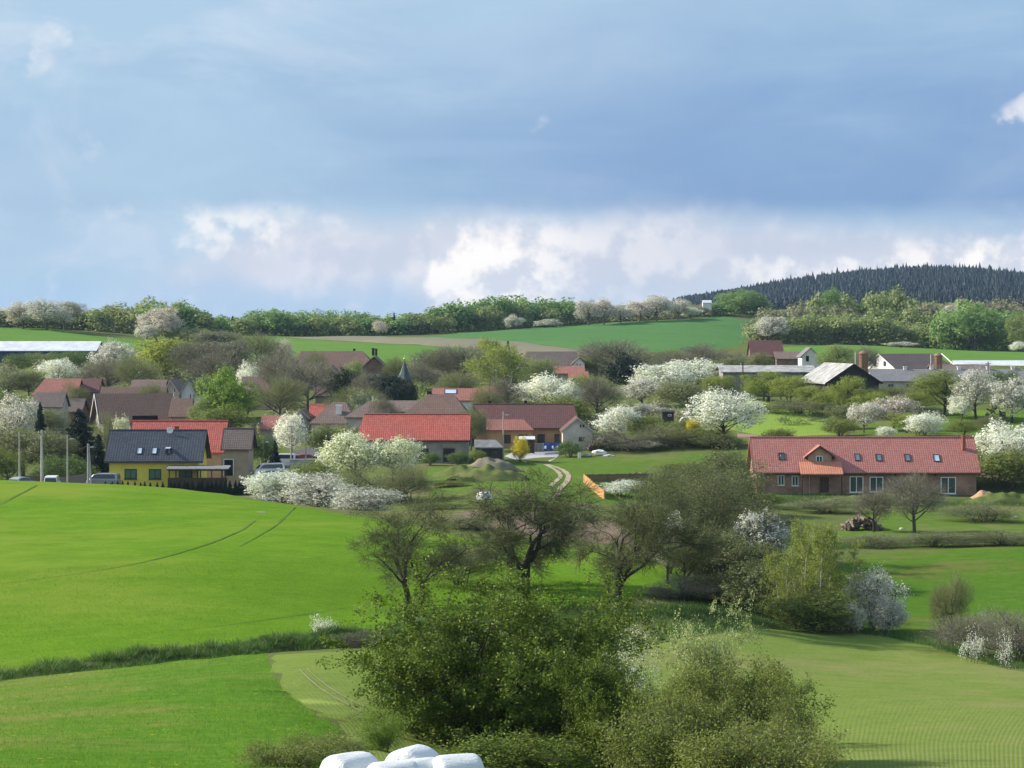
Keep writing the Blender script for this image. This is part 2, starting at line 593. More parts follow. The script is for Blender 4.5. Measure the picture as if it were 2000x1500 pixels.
def leafmat(name, a, b, c=None, trans=0.35, rough=0.6, crate=0.18, hue=None):
    """leaves or petals: every one its own shade, light shines through"""
    m, g, out = new_mat(name)
    geo = g.new('ShaderNodeNewGeometry')
    r = geo.outputs['Random Per Island']
    oi = g.new('ShaderNodeObjectInfo').outputs['Random']
    n = g.noise(geo.outputs['Position'], 0.45, 2, 0.5)
    k = g.math('ADD', g.mul(r, 0.6), g.mul(g.sub(n, 0.3), 0.8), clamp=True)
    col = g.mix(k, a, b)
    if c is not None:
        col = g.mix(g.ss(r, 1.0 - crate - 0.02, 1.0 - crate), col, c)
    col = g.mix(1.0, col, g.comb(g.add(0.9, g.mul(oi, 0.2)), g.add(0.92, g.mul(oi, 0.16)), g.add(0.9, g.mul(oi, 0.2))), 'MULTIPLY')
    d = g.new('ShaderNodeBsdfPrincipled')
    g.put(d.inputs['Base Color'], col)
    d.inputs['Roughness'].default_value = rough
    d.inputs['Specular IOR Level'].default_value = 0.2
    t = g.new('ShaderNodeBsdfTranslucent')
    g.put(t.inputs['Color'], g.mix(1.0, col, (1.05, 1.1, 0.75), 'MULTIPLY'))
    mx = g.new('ShaderNodeMixShader'); mx.inputs[0].default_value = trans
    g.l.new(d.outputs[0], mx.inputs[1]); g.l.new(t.outputs[0], mx.inputs[2])
    g.l.new(mx.outputs[0], out.inputs['Surface'])


def bark(name, a, b):
    m, g, out = new_mat(name)
    p = g.new('ShaderNodeTexCoord').outputs['Object']
    n = g.noise(g.vmath('MULTIPLY', p, (1, 1, 0.3)), 6.0, 5, 0.65)
    principled(g, out, g.mix(n, a, b), 0.9, 0.1, n, 0.4, 0.05)


# turf, crops, soil
grassy('rough_grass', (0.088, 0.115, 0.036), (0.125, 0.150, 0.048), (0.165, 0.145, 0.080), 0.05, 0.50, 1.6, 0.2)
grassy('wheat', (0.084, 0.172, 0.015), (0.132, 0.236, 0.021), (0.168, 0.228, 0.032), 0.028, 0.43, 3.2, 0.25, bstr=0.6, bdist=0.10)
grassy('meadow', (0.058, 0.140, 0.016), (0.105, 0.205, 0.024), (0.165, 0.178, 0.050), 0.060, 0.45, 2.2, 0.25, bstr=0.7, bdist=0.15, fleck=(0.45, 0.42, 0.06))
grassy('seedling_field', (0.122, 0.180, 0.038), (0.166, 0.215, 0.052), (0.215, 0.205, 0.085), 0.04, 0.47, 3.0, 0.25,
       rows=(0.21, 3.4, 0.0128, 110.0, 0.35), rowcol=(0.245, 0.225, 0.110), rowamt=0.45)
grassy('pasture', (0.058, 0.128, 0.016), (0.088, 0.162, 0.022), (0.145, 0.125, 0.046), 0.045, 0.50, 1.8, 0.16)
grassy('garden_grass', (0.072, 0.132, 0.022), (0.112, 0.172, 0.032), (0.150, 0.148, 0.058), 0.06, 0.48, 1.8, 0.2)
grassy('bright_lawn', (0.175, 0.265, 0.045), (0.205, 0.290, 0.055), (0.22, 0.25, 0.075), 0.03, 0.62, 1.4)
grassy('far_meadow', (0.092, 0.185, 0.038), (0.120, 0.215, 0.046), (0.150, 0.205, 0.058), 0.008, 0.58, 0.5, 0.2, bstr=0.2)
grassy('far_wheat', (0.070, 0.160, 0.052), (0.090, 0.185, 0.060), (0.115, 0.185, 0.065), 0.006, 0.60, 0.4, 0.2, bstr=0.2)
soil('ploughed_soil', (0.150, 0.110, 0.075), (0.205, 0.155, 0.11))
soil('far_soil', (0.165, 0.155, 0.10), (0.20, 0.185, 0.12))
soil('dirt', (0.30, 0.25, 0.17), (0.40, 0.34, 0.24))
soil('grey_earth', (0.135, 0.125, 0.085), (0.20, 0.18, 0.13))
soil('orange_clay', (0.36, 0.22, 0.13), (0.45, 0.30, 0.19))
soil('asphalt', (0.075, 0.078, 0.085), (0.11, 0.11, 0.115))
soil('pale_gravel', (0.32, 0.32, 0.32), (0.42, 0.41, 0.40))
soil('track_soil', (0.060, 0.132, 0.011), (0.112, 0.195, 0.018))

# ------------------------------------------------------------------ the land, one sheet
def build_ground():
    ys = np.concatenate([[-400, -200, -100, -50, -20, 0, 12, 24, 36], np.geomspace(48, 4600, 330), [5200]])
    uf = np.linspace(-0.26, 0.26, 150)
    us = np.concatenate([-np.geomspace(3.0, 0.28, 22), uf, np.geomspace(0.28, 3.0, 22)])
    X = us[None, :] * np.maximum(ys, 130.0)[:, None]
    Y = np.repeat(ys[:, None], len(us), 1)
    Z = height(X, Y)
    far = Y > 4500
    Z = np.where(far, height(X, np.full_like(Y, 4500.0)), Z)
    Z = np.where(Y < 0, -1.7, Z)
    n, m = X.shape
    V = np.stack([X, Y, Z], -1).reshape(-1, 3)
    i = np.arange(n - 1)[:, None] * m + np.arange(m - 1)[None]
    F = np.stack([i, i + 1, i + m + 1, i + m], -1).reshape(-1, 4)
    o = obj('ground', mesh_np('ground', V, F, 'rough_grass', True))
    tag(o, 'rough olive grass land rolling across the valley and up the hills', 'ground', kind='structure')


build_ground()


def inside(poly, P):
    """points P (n,2) inside polygon"""
    x, y = P[:, 0], P[:, 1]
    r = np.zeros(len(P), bool)
    n = len(poly)
    for i in range(n):
        x0, y0 = poly[i]; x1, y1 = poly[(i + 1) % n]
        c = ((y0 > y) != (y1 > y))
        xi = (x1 - x0) * (y - y0) / ((y1 - y0) if y1 != y0 else 1e-9) + x0
        r ^= c & (x < xi)
    return r


def world_poly(spec):
    """spec entries (px, py) on the visible land or (px, None, D)"""
    out = []
    for s in spec:
        if len(s) == 3:
            out.append((xcol(s[0], s[2]), s[2]))
        else:
            h = hit(*s)
            assert h is not None, s
            out.append(h)
    return out


def densify(poly, step_rel=0.02):
    out = []
    n = len(poly)
    for i in range(n):
        a = np.array(poly[i]); b = np.array(poly[(i + 1) % n])
        L = np.linalg.norm(b - a)
        k = max(1, int(L / (step_rel * max(60.0, min(a[1], b[1])))))
        for j in range(k):
            out.append(tuple(a + (b - a) * j / k))
    return out


def sheet(name, label, cat, poly, mat, lift, kind='structure', wob=0.0, seed=0, res=0.02):
    """a field draped over the land"""
    rng = np.random.default_rng(seed + 11)
    poly = densify(poly, res)
    if wob:
        poly = [(x + rng.normal(0, wob), y + rng.normal(0, wob * 2)) for x, y in poly]
    pa = np.array(poly)
    y0, y1 = pa[:, 1].min(), pa[:, 1].max()
    pts = []
    y = max(y0, 30.0)
    while y < y1:
        st = max(0.8, y * res)
        xs = np.arange(pa[:, 0].min(), pa[:, 0].max(), st)
        pts.append(np.stack([xs + rng.uniform(-.2, .2, len(xs)) * st, np.full(len(xs), y) + rng.uniform(-.2, .2, len(xs)) * st], 1))
        y += st
    P = np.concatenate(pts)
    P = P[inside(poly, P)]
    allv = [Vector(p) for p in poly] + [Vector(p) for p in P]
    e = [(i, (i + 1) % len(poly)) for i in range(len(poly))]
    r = delaunay_2d_cdt(allv, e, [], 1, 1e-4)
    V2 = np.array([(v.x, v.y) for v in r[0]])
    rim = np.array([any(k < len(poly) for k in ov) for ov in r[3]])
    Z = height(V2[:, 0], V2[:, 1]) + np.where(rim, 0.0, lift)
    tri = np.array([f for f in r[2] if len(f) == 3])
    V3 = np.column_stack([V2, Z])
    o = obj(name, mesh_np(name, V3, tri, mat, True))
    me = o.data
    nz = np.empty(len(me.polygons) * 3, np.float32); me.polygons.foreach_get('normal', nz)
    if nz.reshape(-1, 3)[:, 2].mean() < 0:
        me.flip_normals()
    tag(o, label, cat, kind=kind)
    return o


ZB = [(-250, 1352), (0, 1326), (200, 1302), (400, 1280), (560, 1268), (720, 1256)]     # foot of the bank, left to right
F_WHEAT = world_poly([(-300, 1334), (0, 1308), (200, 1286), (400, 1262), (560, 1250), (720, 1240), (900, 1212), (1150, 1180), (1340, 1160), (1340, 1092), (1100, 1070), (900, 1049)]
                     + [(730, None, 258), (600, None, 272), (500, None, 284), (430, None, 293), (250, None, 304), (0, None, 306), (-300, None, 306)])
sheet('wheat_field', 'bright green young crop field on the rounded slope below the yellow house', 'field', F_WHEAT, 'wheat', 0.16)
F_MEADOW = world_poly([(-300, 1352), (0, 1330), (300, 1297), (520, 1277), (526, 1300), (545, 1340), (600, 1385), (660, 1425), (700, 1470)]) + [(xcol(720, 74), 74), (xcol(720, 52), 52), (xcol(-400, 52), 52), (xcol(-400, 90), 90)]
sheet('meadow', 'grassy meadow with yellow flower dots below the dark bank', 'meadow', F_MEADOW, 'meadow', 0.12)
F_SEED = world_poly([(527, 1299), (532, 1279), (720, 1270), (1000, 1272), (1250, 1262), (1350, 1245), (1500, 1226), (1620, 1232), (1730, 1244), (1850, 1268), (2000, 1312), (2250, 1392)]) + \
         [(xcol(2400, 80), 80), (xcol(2300, 52), 52), (xcol(740, 52), 52), (xcol(730, 74), 74)] + world_poly([(706, 1470), (666, 1425), (606, 1385), (551, 1340)])
sheet('seedling_field', 'pale sparse crop field with fine drill rows beside the tall bushes', 'field', F_SEED, 'seedling_field', 0.12, wob=0.25)
F_BROWN = world_poly([(850, 1006), (930, 996), (1050, 1002), (1180, 1018), (1300, 1040), (1300, 1074), (1200, 1062), (1000, 1042), (900, 1030)])
sheet('ploughed_strip', 'brown ploughed strip behind the bare pear trees', 'field', F_BROWN, 'ploughed_soil', 0.12, wob=0.2)
F_PAST = world_poly([(1560, 1228), (1620, 1120), (1690, 1082), (1850, 1072), (2000, 1066), (2300, 1064), (2300, 1330), (2000, 1298), (1850, 1256), (1730, 1232), (1620, 1222)])
sheet('pasture', 'green pasture with faint brown patches below the brick house terrace', 'pasture', F_PAST, 'pasture', 0.12)
F_TERR = world_poly([(1620, 1052), (1700, 1000), (1850, 992), (2000, 990), (2300, 988), (2300, 1046), (2000, 1046), (1850, 1050), (1700, 1056)])
sheet('terrace_lawn', 'narrow green grass terrace in front of the long brick house', 'lawn', F_TERR, 'garden_grass', 0.12)
F_MID = world_poly([(830, 912), (960, 900), (1060, 904), (1120, 893), (1300, 890), (1470, 878), (1478, 935), (1440, 990), (1200, 985), (1000, 985), (840, 968)])
sheet('garden_meadow', 'green garden meadow around the orange fence and dirt track', 'meadow', F_MID, 'garden_grass', 0.10)
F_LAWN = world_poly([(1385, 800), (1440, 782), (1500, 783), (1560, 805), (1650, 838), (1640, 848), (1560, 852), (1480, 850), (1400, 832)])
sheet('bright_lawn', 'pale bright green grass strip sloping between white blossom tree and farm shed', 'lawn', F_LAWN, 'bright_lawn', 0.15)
F_DIRT = world_poly([(1440, 838), (1480, 836), (1525, 851), (1510, 858), (1440, 856)])
sheet('bare_soil', 'pinkish bare soil patch beside the bright grass strip', 'soil', F_DIRT, 'ploughed_soil', 0.2)
F_ORCH = world_poly([(1660, 852), (1720, 812), (1850, 806), (2000, 796), (2300, 800), (2300, 862), (2000, 860), (1850, 856)])
sheet('orchard_grass', 'green orchard slope behind the long brick house', 'meadow', F_ORCH, 'garden_grass', 0.2)
# far fields
sheet('far_field', 'green hill field beyond the long white-roofed hall', 'field', world_poly([(-300, 648), (0, 640), (90, 641), (180, 655), (300, 668), (340, 688), (250, 704), (0, 706), (-300, 706)]), 'far_meadow', 0.5)
sheet('far_field', 'light green field on the slope behind the manor roof', 'field', world_poly([(430, 662), (520, 657), (600, 663), (760, 672), (900, 680), (1020, 700), (900, 712), (700, 712), (520, 706), (430, 694)]), 'far_meadow', 0.5)
sheet('far_soil_strip', 'thin pale brown soil strip across the far green slope', 'field', world_poly([(560, 659), (700, 660), (860, 662), (1000, 668), (1160, 684), (1180, 694), (1020, 698), (900, 679), (760, 671), (600, 662)]), 'far_soil', 0.9)
sheet('far_wheat', 'deep green field rising to the blossoming hedge on the skyline', 'field', world_poly([(800, 659), (900, 652), (1000, 644), (1200, 632), (1350, 624), (1475, 616), (1470, 640), (1440, 676), (1380, 688), (1190, 690), (1160, 683), (1000, 667), (860, 661)]), 'far_wheat', 0.7)
sheet('far_field', 'green field ridge between the white barn and the right-hand woods', 'field', world_poly([(1530, 678), (1620, 675), (1750, 680), (1900, 688), (2000, 691), (2300, 694), (2300, 715), (1990, 712), (1800, 708), (1600, 706), (1535, 700)]), 'far_meadow', 0.5)


def ribbon(name, label, cat, pts, width, mat, lift, seed=0, kind='structure'):
    """a track or road along world points"""
    pts = np.array(pts, float)
    d = np.linalg.norm(np.diff(pts, axis=0), axis=1)
    s = np.concatenate([[0], np.cumsum(d)])
    n = max(4, int(s[-1] / 1.2))
    t = np.linspace(0, s[-1], n)
    k = np.ones(7) / 7
    def sm(a):
        q = np.interp(t, s, a)
        if n > 14:
            e = np.convolve(np.pad(q, 3, 'edge'), k, 'valid'); return e
        return q
    X = sm(pts[:, 0]); Y = sm(pts[:, 1])
    T = np.stack([np.gradient(X), np.gradient(Y)], 1); T /= np.linalg.norm(T, axis=1)[:, None]
    N = np.stack([-T[:, 1], T[:, 0]], 1)
    rng = np.random.default_rng(seed)
    w = np.asarray(width if np.ndim(width) else np.full(2, width), float)
    w = np.interp(np.linspace(0, 1, n), np.linspace(0, 1, len(w)), w) * rng.uniform(0.8, 1.2, n)
    V = []
    for q in (-0.5, 0.0, 0.5):
        XY = np.stack([X, Y], 1) + N * (w * q)[:, None]
        V.append(np.column_stack([XY, height(XY[:, 0], XY[:, 1]) + lift]))
    V = np.stack(V, 1).reshape(-1, 3)
    i = np.arange(n - 1) * 3
    F = np.concatenate([np.stack([i + q, i + q + 1, i + q + 4, i + q + 3], 1) for q in (0, 1)])
    o = obj(name, mesh_np(name, V, F, mat, True))
    nz = np.empty(len(o.data.polygons) * 3, np.float32); o.data.polygons.foreach_get('normal', nz)
    if nz.reshape(-1, 3)[:, 2].mean() < 0:
        o.data.flip_normals()
    return tag(o, label, cat, kind=kind)


def pxs(*pp):
    return [hit(*p) for p in pp]


ribbon('wheel_track', 'dark wheel track curving up the bright green crop field', 'track', pxs((497, 1019), (470, 1040), (420, 1062), (360, 1082), (260, 1108), (150, 1125), (0, 1146), (-150, 1160)), [0.28, 0.38, 0.26, 0.12, 0.08], 'track_soil', 0.19, 1)
ribbon('wheel_track', 'second dark wheel track ending at the field crest near the white hedge', 'track', pxs((576, 992), (555, 1013), (530, 1036), (500, 1054), (460, 1074)), [0.26, 0.3, 0.14, 0.08], 'track_soil', 0.19, 2)
ribbon('wheel_track', 'short dark wheel track at the crest near the lamp posts', 'track', pxs((72, 950), (50, 962), (20, 977), (0, 988), (-40, 1004)), [0.3, 0.36, 0.25], 'track_soil', 0.19, 3)
ribbon('wheel_track', 'faint thin wheel line low on the green crop field', 'track', pxs((740, 1180), (600, 1205), (450, 1226), (320, 1240)), [0.12, 0.16, 0.08], 'track_soil', 0.185, 4)
sheet('bare_patch', 'small bare earth patch at the crest of the green crop field', 'soil', world_poly([(493, 1004), (515, 997), (545, 999), (548, 1006), (520, 1010)]), 'grey_earth', 0.24, wob=0.12)
soil('pale_soil', (0.19, 0.20, 0.09), (0.27, 0.245, 0.14))
ribbon('wheel_track', 'thin pale tramline curving down the sparse crop field, left one', 'track', pxs((580, 1310), (606, 1336), (640, 1362), (680, 1384), (715, 1402)), [0.05, 0.10, 0.13, 0.10], 'pale_soil', 0.17, 9)
ribbon('wheel_track', 'thin pale tramline curving down the sparse crop field, right one', 'track', pxs((594, 1308), (622, 1334), (658, 1360), (698, 1382), (730, 1396)), [0.05, 0.08, 0.10, 0.08], 'pale_soil', 0.17, 10)
ribbon('dirt_track', 'pale dirt track curving down from the paved yard past the orange fence', 'path', pxs((1062, 908), (1085, 913), (1102, 921), (1112, 931), (1106, 945), (1095, 955), (1088, 966), (1084, 976)), [0.6, 0.7, 0.75, 0.7], 'dirt', 0.16, 5)
ribbon('dirt_track', 'second pale wheel rut beside the grassy mound', 'path', pxs((1062, 908), (1080, 916), (1093, 926), (1096, 934), (1084, 943), (1074, 953)), [0.5, 0.6, 0.6], 'dirt', 0.16, 6)
sheet('paved_yard', 'pale grey paved yard in front of the peach-walled house', 'yard', world_poly([(985, 891), (1000, 884), (1098, 880), (1088, 893), (1070, 904), (1040, 906), (1010, 898)]), 'pale_gravel', 0.2)
ribbon('road', 'grey asphalt road behind the crest of the green field', 'road', [(xcol(-100, 333), 333), (xcol(150, 333), 333), (xcol(330, 330), 330), (xcol(500, 327), 327), (xcol(620, 322), 322)], 6.0, 'asphalt', 0.10, 7)
ribbon('village_road', 'grey village lane running past the parked cars', 'road', [(xcol(500, 340), 340), (xcol(525, 360), 360), (xcol(560, 385), 385), (xcol(640, 402), 402)], 6.5, 'asphalt', 0.15, 8)
# ------------------------------------------------------------------ plant materials
bark('bark_dark', (0.030, 0.025, 0.020), (0.075, 0.064, 0.050))
bark('bark_grey', (0.075, 0.068, 0.058), (0.150, 0.138, 0.120))
bark('bark_birch', (0.30, 0.28, 0.24), (0.62, 0.60, 0.56))
bark('twig_dark', (0.070, 0.062, 0.040), (0.125, 0.110, 0.070))
leafmat('twig_grey', (0.165, 0.145, 0.120), (0.250, 0.222, 0.185), (0.215, 0.235, 0.105), 0.15, crate=0.20)
leafmat('twig_green', (0.150, 0.145, 0.088), (0.215, 0.212, 0.120), (0.235, 0.285, 0.09), 0.25, crate=0.35)
leafmat('blossom', (0.80, 0.80, 0.77), (0.88, 0.88, 0.86), (0.26, 0.30, 0.13), 0.35, crate=0.10)
leafmat('blossom_grey', (0.58, 0.56, 0.54), (0.80, 0.78, 0.76), (0.24, 0.24, 0.14), 0.32, crate=0.22)
leafmat('blossom_pink', (0.60, 0.53, 0.51), (0.78, 0.72, 0.70), (0.28, 0.26, 0.17), 0.32, crate=0.22)
leafmat('blossom_green', (0.68, 0.69, 0.54), (0.84, 0.84, 0.76), (0.26, 0.34, 0.10), 0.35, crate=0.24)
leafmat('leaf_olive', (0.060, 0.108, 0.010), (0.165, 0.225, 0.026), (0.22, 0.28, 0.045), 0.30, 0.65, crate=0.14)
leafmat('leaf_olive_pale', (0.140, 0.180, 0.040), (0.220, 0.260, 0.064), (0.26, 0.29, 0.09), 0.40, 0.7, crate=0.14)
leafmat('leaf_birch', (0.200, 0.255, 0.046), (0.290, 0.335, 0.072), (0.33, 0.36, 0.11), 0.45, crate=0.15)
leafmat('blossom_cream', (0.42, 0.45, 0.22), (0.60, 0.62, 0.40), (0.22, 0.30, 0.07), 0.4, crate=0.35)
leafmat('leaf_spring', (0.215, 0.265, 0.055), (0.310, 0.350, 0.082), None, 0.45)
leafmat('leaf_fresh', (0.150, 0.260, 0.038), (0.260, 0.370, 0.060), (0.32, 0.39, 0.09), 0.45)
leafmat('leaf_willow', (0.300, 0.340, 0.065), (0.390, 0.420, 0.095), None, 0.45)
leafmat('leaf_green', (0.095, 0.155, 0.045), (0.160, 0.225, 0.064), (0.20, 0.26, 0.09), 0.4)
leafmat('leaf_far', (0.165, 0.285, 0.090), (0.240, 0.365, 0.120), (0.29, 0.36, 0.15), 0.4, crate=0.2)
leafmat('leaf_far_olive', (0.205, 0.265, 0.095), (0.280, 0.330, 0.125), (0.32, 0.32, 0.16), 0.4, crate=0.2)
leafmat('leaf_far_brown', (0.225, 0.210, 0.145), (0.300, 0.280, 0.195), (0.30, 0.33, 0.18), 0.35, crate=0.2)
leafmat('needle', (0.012, 0.024, 0.014), (0.026, 0.046, 0.024), (0.04, 0.06, 0.03), 0.08, crate=0.1)
leafmat('needle_hazed', (0.004, 0.010, 0.015), (0.015, 0.026, 0.031), (0.022, 0.042, 0.034), 0.03, crate=0.06)  # far needles: part of the blue distance haze is mixed into this colour
leafmat('twig_bud', (0.062, 0.060, 0.036), (0.105, 0.102, 0.054), (0.150, 0.190, 0.055), 0.25, crate=0.32)
leafmat('thicket', (0.098, 0.112, 0.052), (0.170, 0.185, 0.082), (0.21, 0.25, 0.09), 0.33, crate=0.3)
leafmat('forsythia', (0.62, 0.50, 0.03), (0.80, 0.66, 0.05), (0.35, 0.35, 0.05), 0.3)
leafmat('blade', (0.105, 0.205, 0.016), (0.165, 0.285, 0.030), (0.26, 0.27, 0.07), 0.45, crate=0.10)
leafmat('blade_bank', (0.048, 0.125, 0.022), (0.100, 0.190, 0.036), (0.30, 0.26, 0.17), 0.3, crate=0.10)
leafmat('blade_crop', (0.120, 0.240, 0.012), (0.165, 0.295, 0.018), (0.20, 0.31, 0.025), 0.45, crate=0.2)


# ------------------------------------------------------------------ plant building blocks (numpy)
def unit(v):
    return v / np.maximum(np.linalg.norm(v, axis=-1, keepdims=True), 1e-9)


class Soup:
    """gathers vertices and faces from many numpy pieces"""
    def __init__(self):
        self.V = []; self.T = []; self.Q = []; self.n = 0

    def put(self, V, T=None, Q=None):
        if T is not None and len(T): self.T.append(np.asarray(T) + self.n)
        if Q is not None and len(Q): self.Q.append(np.asarray(Q) + self.n)
        self.V.append(V); self.n += len(V)

    def tube(self, P, R, k=5):
        P = np.asarray(P, float); R = np.asarray(R, float)
        n = len(P)
        T = unit(np.gradient(P, axis=0))
        ref = np.array([0.31, 0.17, 0.93]) if abs(T[0, 2]) < 0.8 else np.array([0.9, 0.3, 0.1])
        A = unit(np.cross(T, ref)); B = np.cross(T, A)
        a = np.arange(k) * 2 * np.pi / k
        V = P[:, None] + (A[:, None] * np.cos(a)[None, :, None] + B[:, None] * np.sin(a)[None, :, None]) * R[:, None, None]
        i = np.arange(n - 1)[:, None] * k + np.arange(k)[None]
        j = np.arange(n - 1)[:, None] * k + (np.arange(k)[None] + 1) % k
        Q = np.stack([i, j, j + k, i + k], -1).reshape(-1, 4)
        self.put(V.reshape(-1, 3), Q=Q)

    def slivers(self, P, D, L, W, rng, bend=0.15):
        """thin two-part twigs: base P, direction D, length L, width W"""
        n = len(P)
        L = np.broadcast_to(L, n)[:, None]; W = np.broadcast_to(W, n)[:, None]
        D = unit(D)
        S = unit(np.cross(D, rng.normal(size=(n, 3)))) * W
        M = P + D * L * 0.5 + rng.normal(size=(n, 3)) * bend * L * 0.35
        E = P + D * L + rng.normal(size=(n, 3)) * bend * L
        V = np.stack([P - S, P + S, M - S * 0.7, M + S * 0.7, E], 1).reshape(-1, 3)
        b = np.arange(n)[:, None] * 5
        self.put(V, T=b + np.array([[2, 3, 4]]), Q=b + np.array([[0, 1, 3, 2]]))

    def blades(self, P, D, L, W, rng):
        n = len(P)
        L = np.broadcast_to(L, n)[:, None]; W = np.broadcast_to(W, n)[:, None]
        S = unit(np.cross(unit(D), rng.normal(size=(n, 3)))) * W
        V = np.stack([P - S, P + S, P + unit(D) * L], 1).reshape(-1, 3)
        self.put(V, T=np.arange(n)[:, None] * 3 + np.array([[0, 1, 2]]))

    def leaves(self, P, size, rng, up=0.4, asp=0.6, out=None, ow=1.0):
        """lozenge leaves, random facing with some upward bias"""
        n = len(P)
        N = rng.normal(size=(n, 3)) * (1.0 if out is None else 0.55) + np.array([0, 0, up])
        if out is not None: N = N + out * ow
        N = unit(N)
        A = unit(np.cross(N, rng.normal(size=(n, 3)))); B = np.cross(N, A)
        s = (np.broadcast_to(size, n) * rng.uniform(0.6, 1.35, n))[:, None]
        V = np.stack([P - A * s * 0.5, P + B * s * 0.5 * asp, P + A * s * 0.5, P - B * s * 0.5 * asp], 1).reshape(-1, 3)
        self.put(V, Q=np.arange(n)[:, None] * 4 + np.array([[0, 1, 2, 3]]))

    def mesh(self, name, mat, smooth=False):
        V = np.concatenate(self.V)
        F = []
        if self.T: F.append(np.concatenate(self.T))
        if self.Q: F.append(np.concatenate(self.Q))
        return mesh_np(name, V, F, mat, smooth)


def curve(p, q, sag, rng, n=6):
    p = np.asarray(p, float); q = np.asarray(q, float)
    t = np.linspace(0, 1, n)[:, None]
    m = (p + q) / 2 + np.array([0, 0, sag]) + rng.normal(size=3) * np.linalg.norm(q - p) * 0.10
    return (1 - t) ** 2 * p + 2 * t * (1 - t) * m + t * t * q


def lump_tree(seed, mode, nl=16, leaf_n=3600, leaf=0.026, twig_n=1400, tf=0.22, spread=0.36, lr=(0.13, 0.21), multi=1, flat=1.0):
    """a normalised tree, 1 high and 1 wide: trunk + limbs mesh, crown mesh (twigs with leaves or petals).
    mode: leaf / bare"""
    rng = np.random.default_rng(seed)
    cz = tf + (1 - tf) * 0.5
    ax = np.array([spread, spread, (1 - tf) * 0.40])
    # lump centres pushed apart
    C = []
    tries = 0
    while len(C) < nl and tries < 4000:
        tries += 1
        v = rng.normal(size=3); v /= np.linalg.norm(v)
        r = rng.uniform(0.25, 1.0) ** 0.6
        c = np.array([0, 0, cz]) + v * ax * r
        if v[2] < -0.75: continue
        if all(np.linalg.norm(c - k) > 0.115 for k in C): C.append(c)
    C = np.array(C); nl = len(C)
    R = rng.uniform(lr[0], lr[1], nl)
    wood = Soup()
    fork = []
    for m in range(multi):
        off = rng.normal(size=2) * 0.05 * (multi > 1)
        top = np.array([off[0] * 2.2 + rng.normal() * 0.03, off[1] * 2.2 + rng.normal() * 0.03, cz + 0.08])
        P = curve((off[0], off[1], -0.05), top, 0.0, rng, 8)
        r0 = 0.026 / math.sqrt(multi)
        wood.tube(P, np.linspace(r0, r0 * 0.35, 8), 6)
        fork.append(P)
    for c, r in zip(C, R):
        P = fork[rng.integers(len(fork))]
        k = np.argmin(np.abs(P[:, 2] - (c[2] - 0.55 * np.linalg.norm(c[:2]) - 0.08)))
        k = int(np.clip(k, 2, 6))
        B = curve(P[k], c, -0.02 + 0.03 * rng.normal(), rng, 7)
        wood.tube(B, np.linspace(0.0105, 0.003, 7), 4)
        for q in range(4):
            s = B[rng.integers(3, 7)]
            e = c + unit(rng.normal(size=3) + np.array([0, 0, 0.3])) * r * 0.85
            wood.tube(curve(s, e, 0.01, rng, 5), np.linspace(0.0042, 0.0015, 5), 3)
    crown = Soup()
    w = R ** 2 / (R ** 2).sum()
    def sample(n, lo=0.35):
        k = rng.choice(nl, n, p=w)
        d = unit(rng.normal(size=(n, 3)) + np.array([0, 0, 0.15]))
        rr = R[k] * rng.uniform(lo, 1.0, n) ** 0.5 * rng.choice([1.0, 1.0, 1.0, 1.18, 1.35], n)
        return C[k] + d * rr[:, None] * np.array([1, 1, flat]), d, k
    if twig_n:
        P, d, k = sample(twig_n, 0.15)
        dd = unit(P - np.array([0, 0, cz - 0.25]) + rng.normal(size=P.shape) * 0.18)
        crown.slivers(P - dd * 0.05, dd, rng.uniform(0.06, 0.14, twig_n), 0.0011 if mode == 'leaf' else 0.0014, rng)
    if leaf_n:
        # little clusters of leaves rather than an even spray
        nc = max(1, leaf_n // 5)
        P, d, k = sample(nc)
        Q = np.repeat(P, 5, 0) + rng.normal(size=(nc * 5, 3)) * 0.016
        crown.leaves(Q, leaf, rng, 0.3, 0.7, np.repeat(d, 5, 0), 1.2)
    # normalise the outline to 1 x 1 x 1
    allv = np.concatenate(crown.V)
    hx = np.percentile(np.abs(allv[:, :2]), 97.5); hz = np.percentile(allv[:, 2], 98.2)
    S = np.array([0.5 / hx, 0.5 / hx, 1.0 / hz])
    for s in (wood, crown):
        s.V = [v * S for v in s.V]
    return wood.mesh('trunk', 'bark_grey', True), crown.mesh('crown', 'leaf_green')


def conifer(seed, nl=26, per=15, wide=True):
    rng = np.random.default_rng(seed)
    wood = Soup(); crown = Soup()
    wood.tube(np.array([[0, 0, z] for z in np.linspace(-0.03, 0.97, 6)]), np.linspace(0.022, 0.003, 6), 6)
    for i in range(nl):
        t = i / (nl - 1)
        z = 0.08 + 0.90 * t
        r = 0.5 * (1 - t) ** 0.8 * rng.uniform(0.8, 1.1) + 0.012
        k = int(per * (1 - 0.5 * t))
        a = rng.uniform(0, 2 * np.pi, k)
        L = r * rng.uniform(0.6, 1.08, k)
        for aa, l in zip(a, L):
            m = max(4, int(l * 60))
            s = np.linspace(0.1, 1, m) * l
            dr = np.array([math.cos(aa), math.sin(aa), 0])
            P = dr * s[:, None] + np.array([0, 0, 1]) * (z + 0.02 - 0.16 * s ** 1.3 + 0.06 * s ** 3)[:, None]
            P = np.repeat(P, 4, 0) + rng.normal(size=(m * 4, 3)) * np.array([0.012, 0.012, 0.008])
            D = dr * 0.6 + rng.normal(size=P.shape) * 0.55 + np.array([0, 0, -0.35])
            crown.blades(P, D, rng.uniform(0.035, 0.075, len(P)), 0.009, rng)
    return wood.mesh('trunk', 'bark_dark', True), crown.mesh('crown', 'needle')


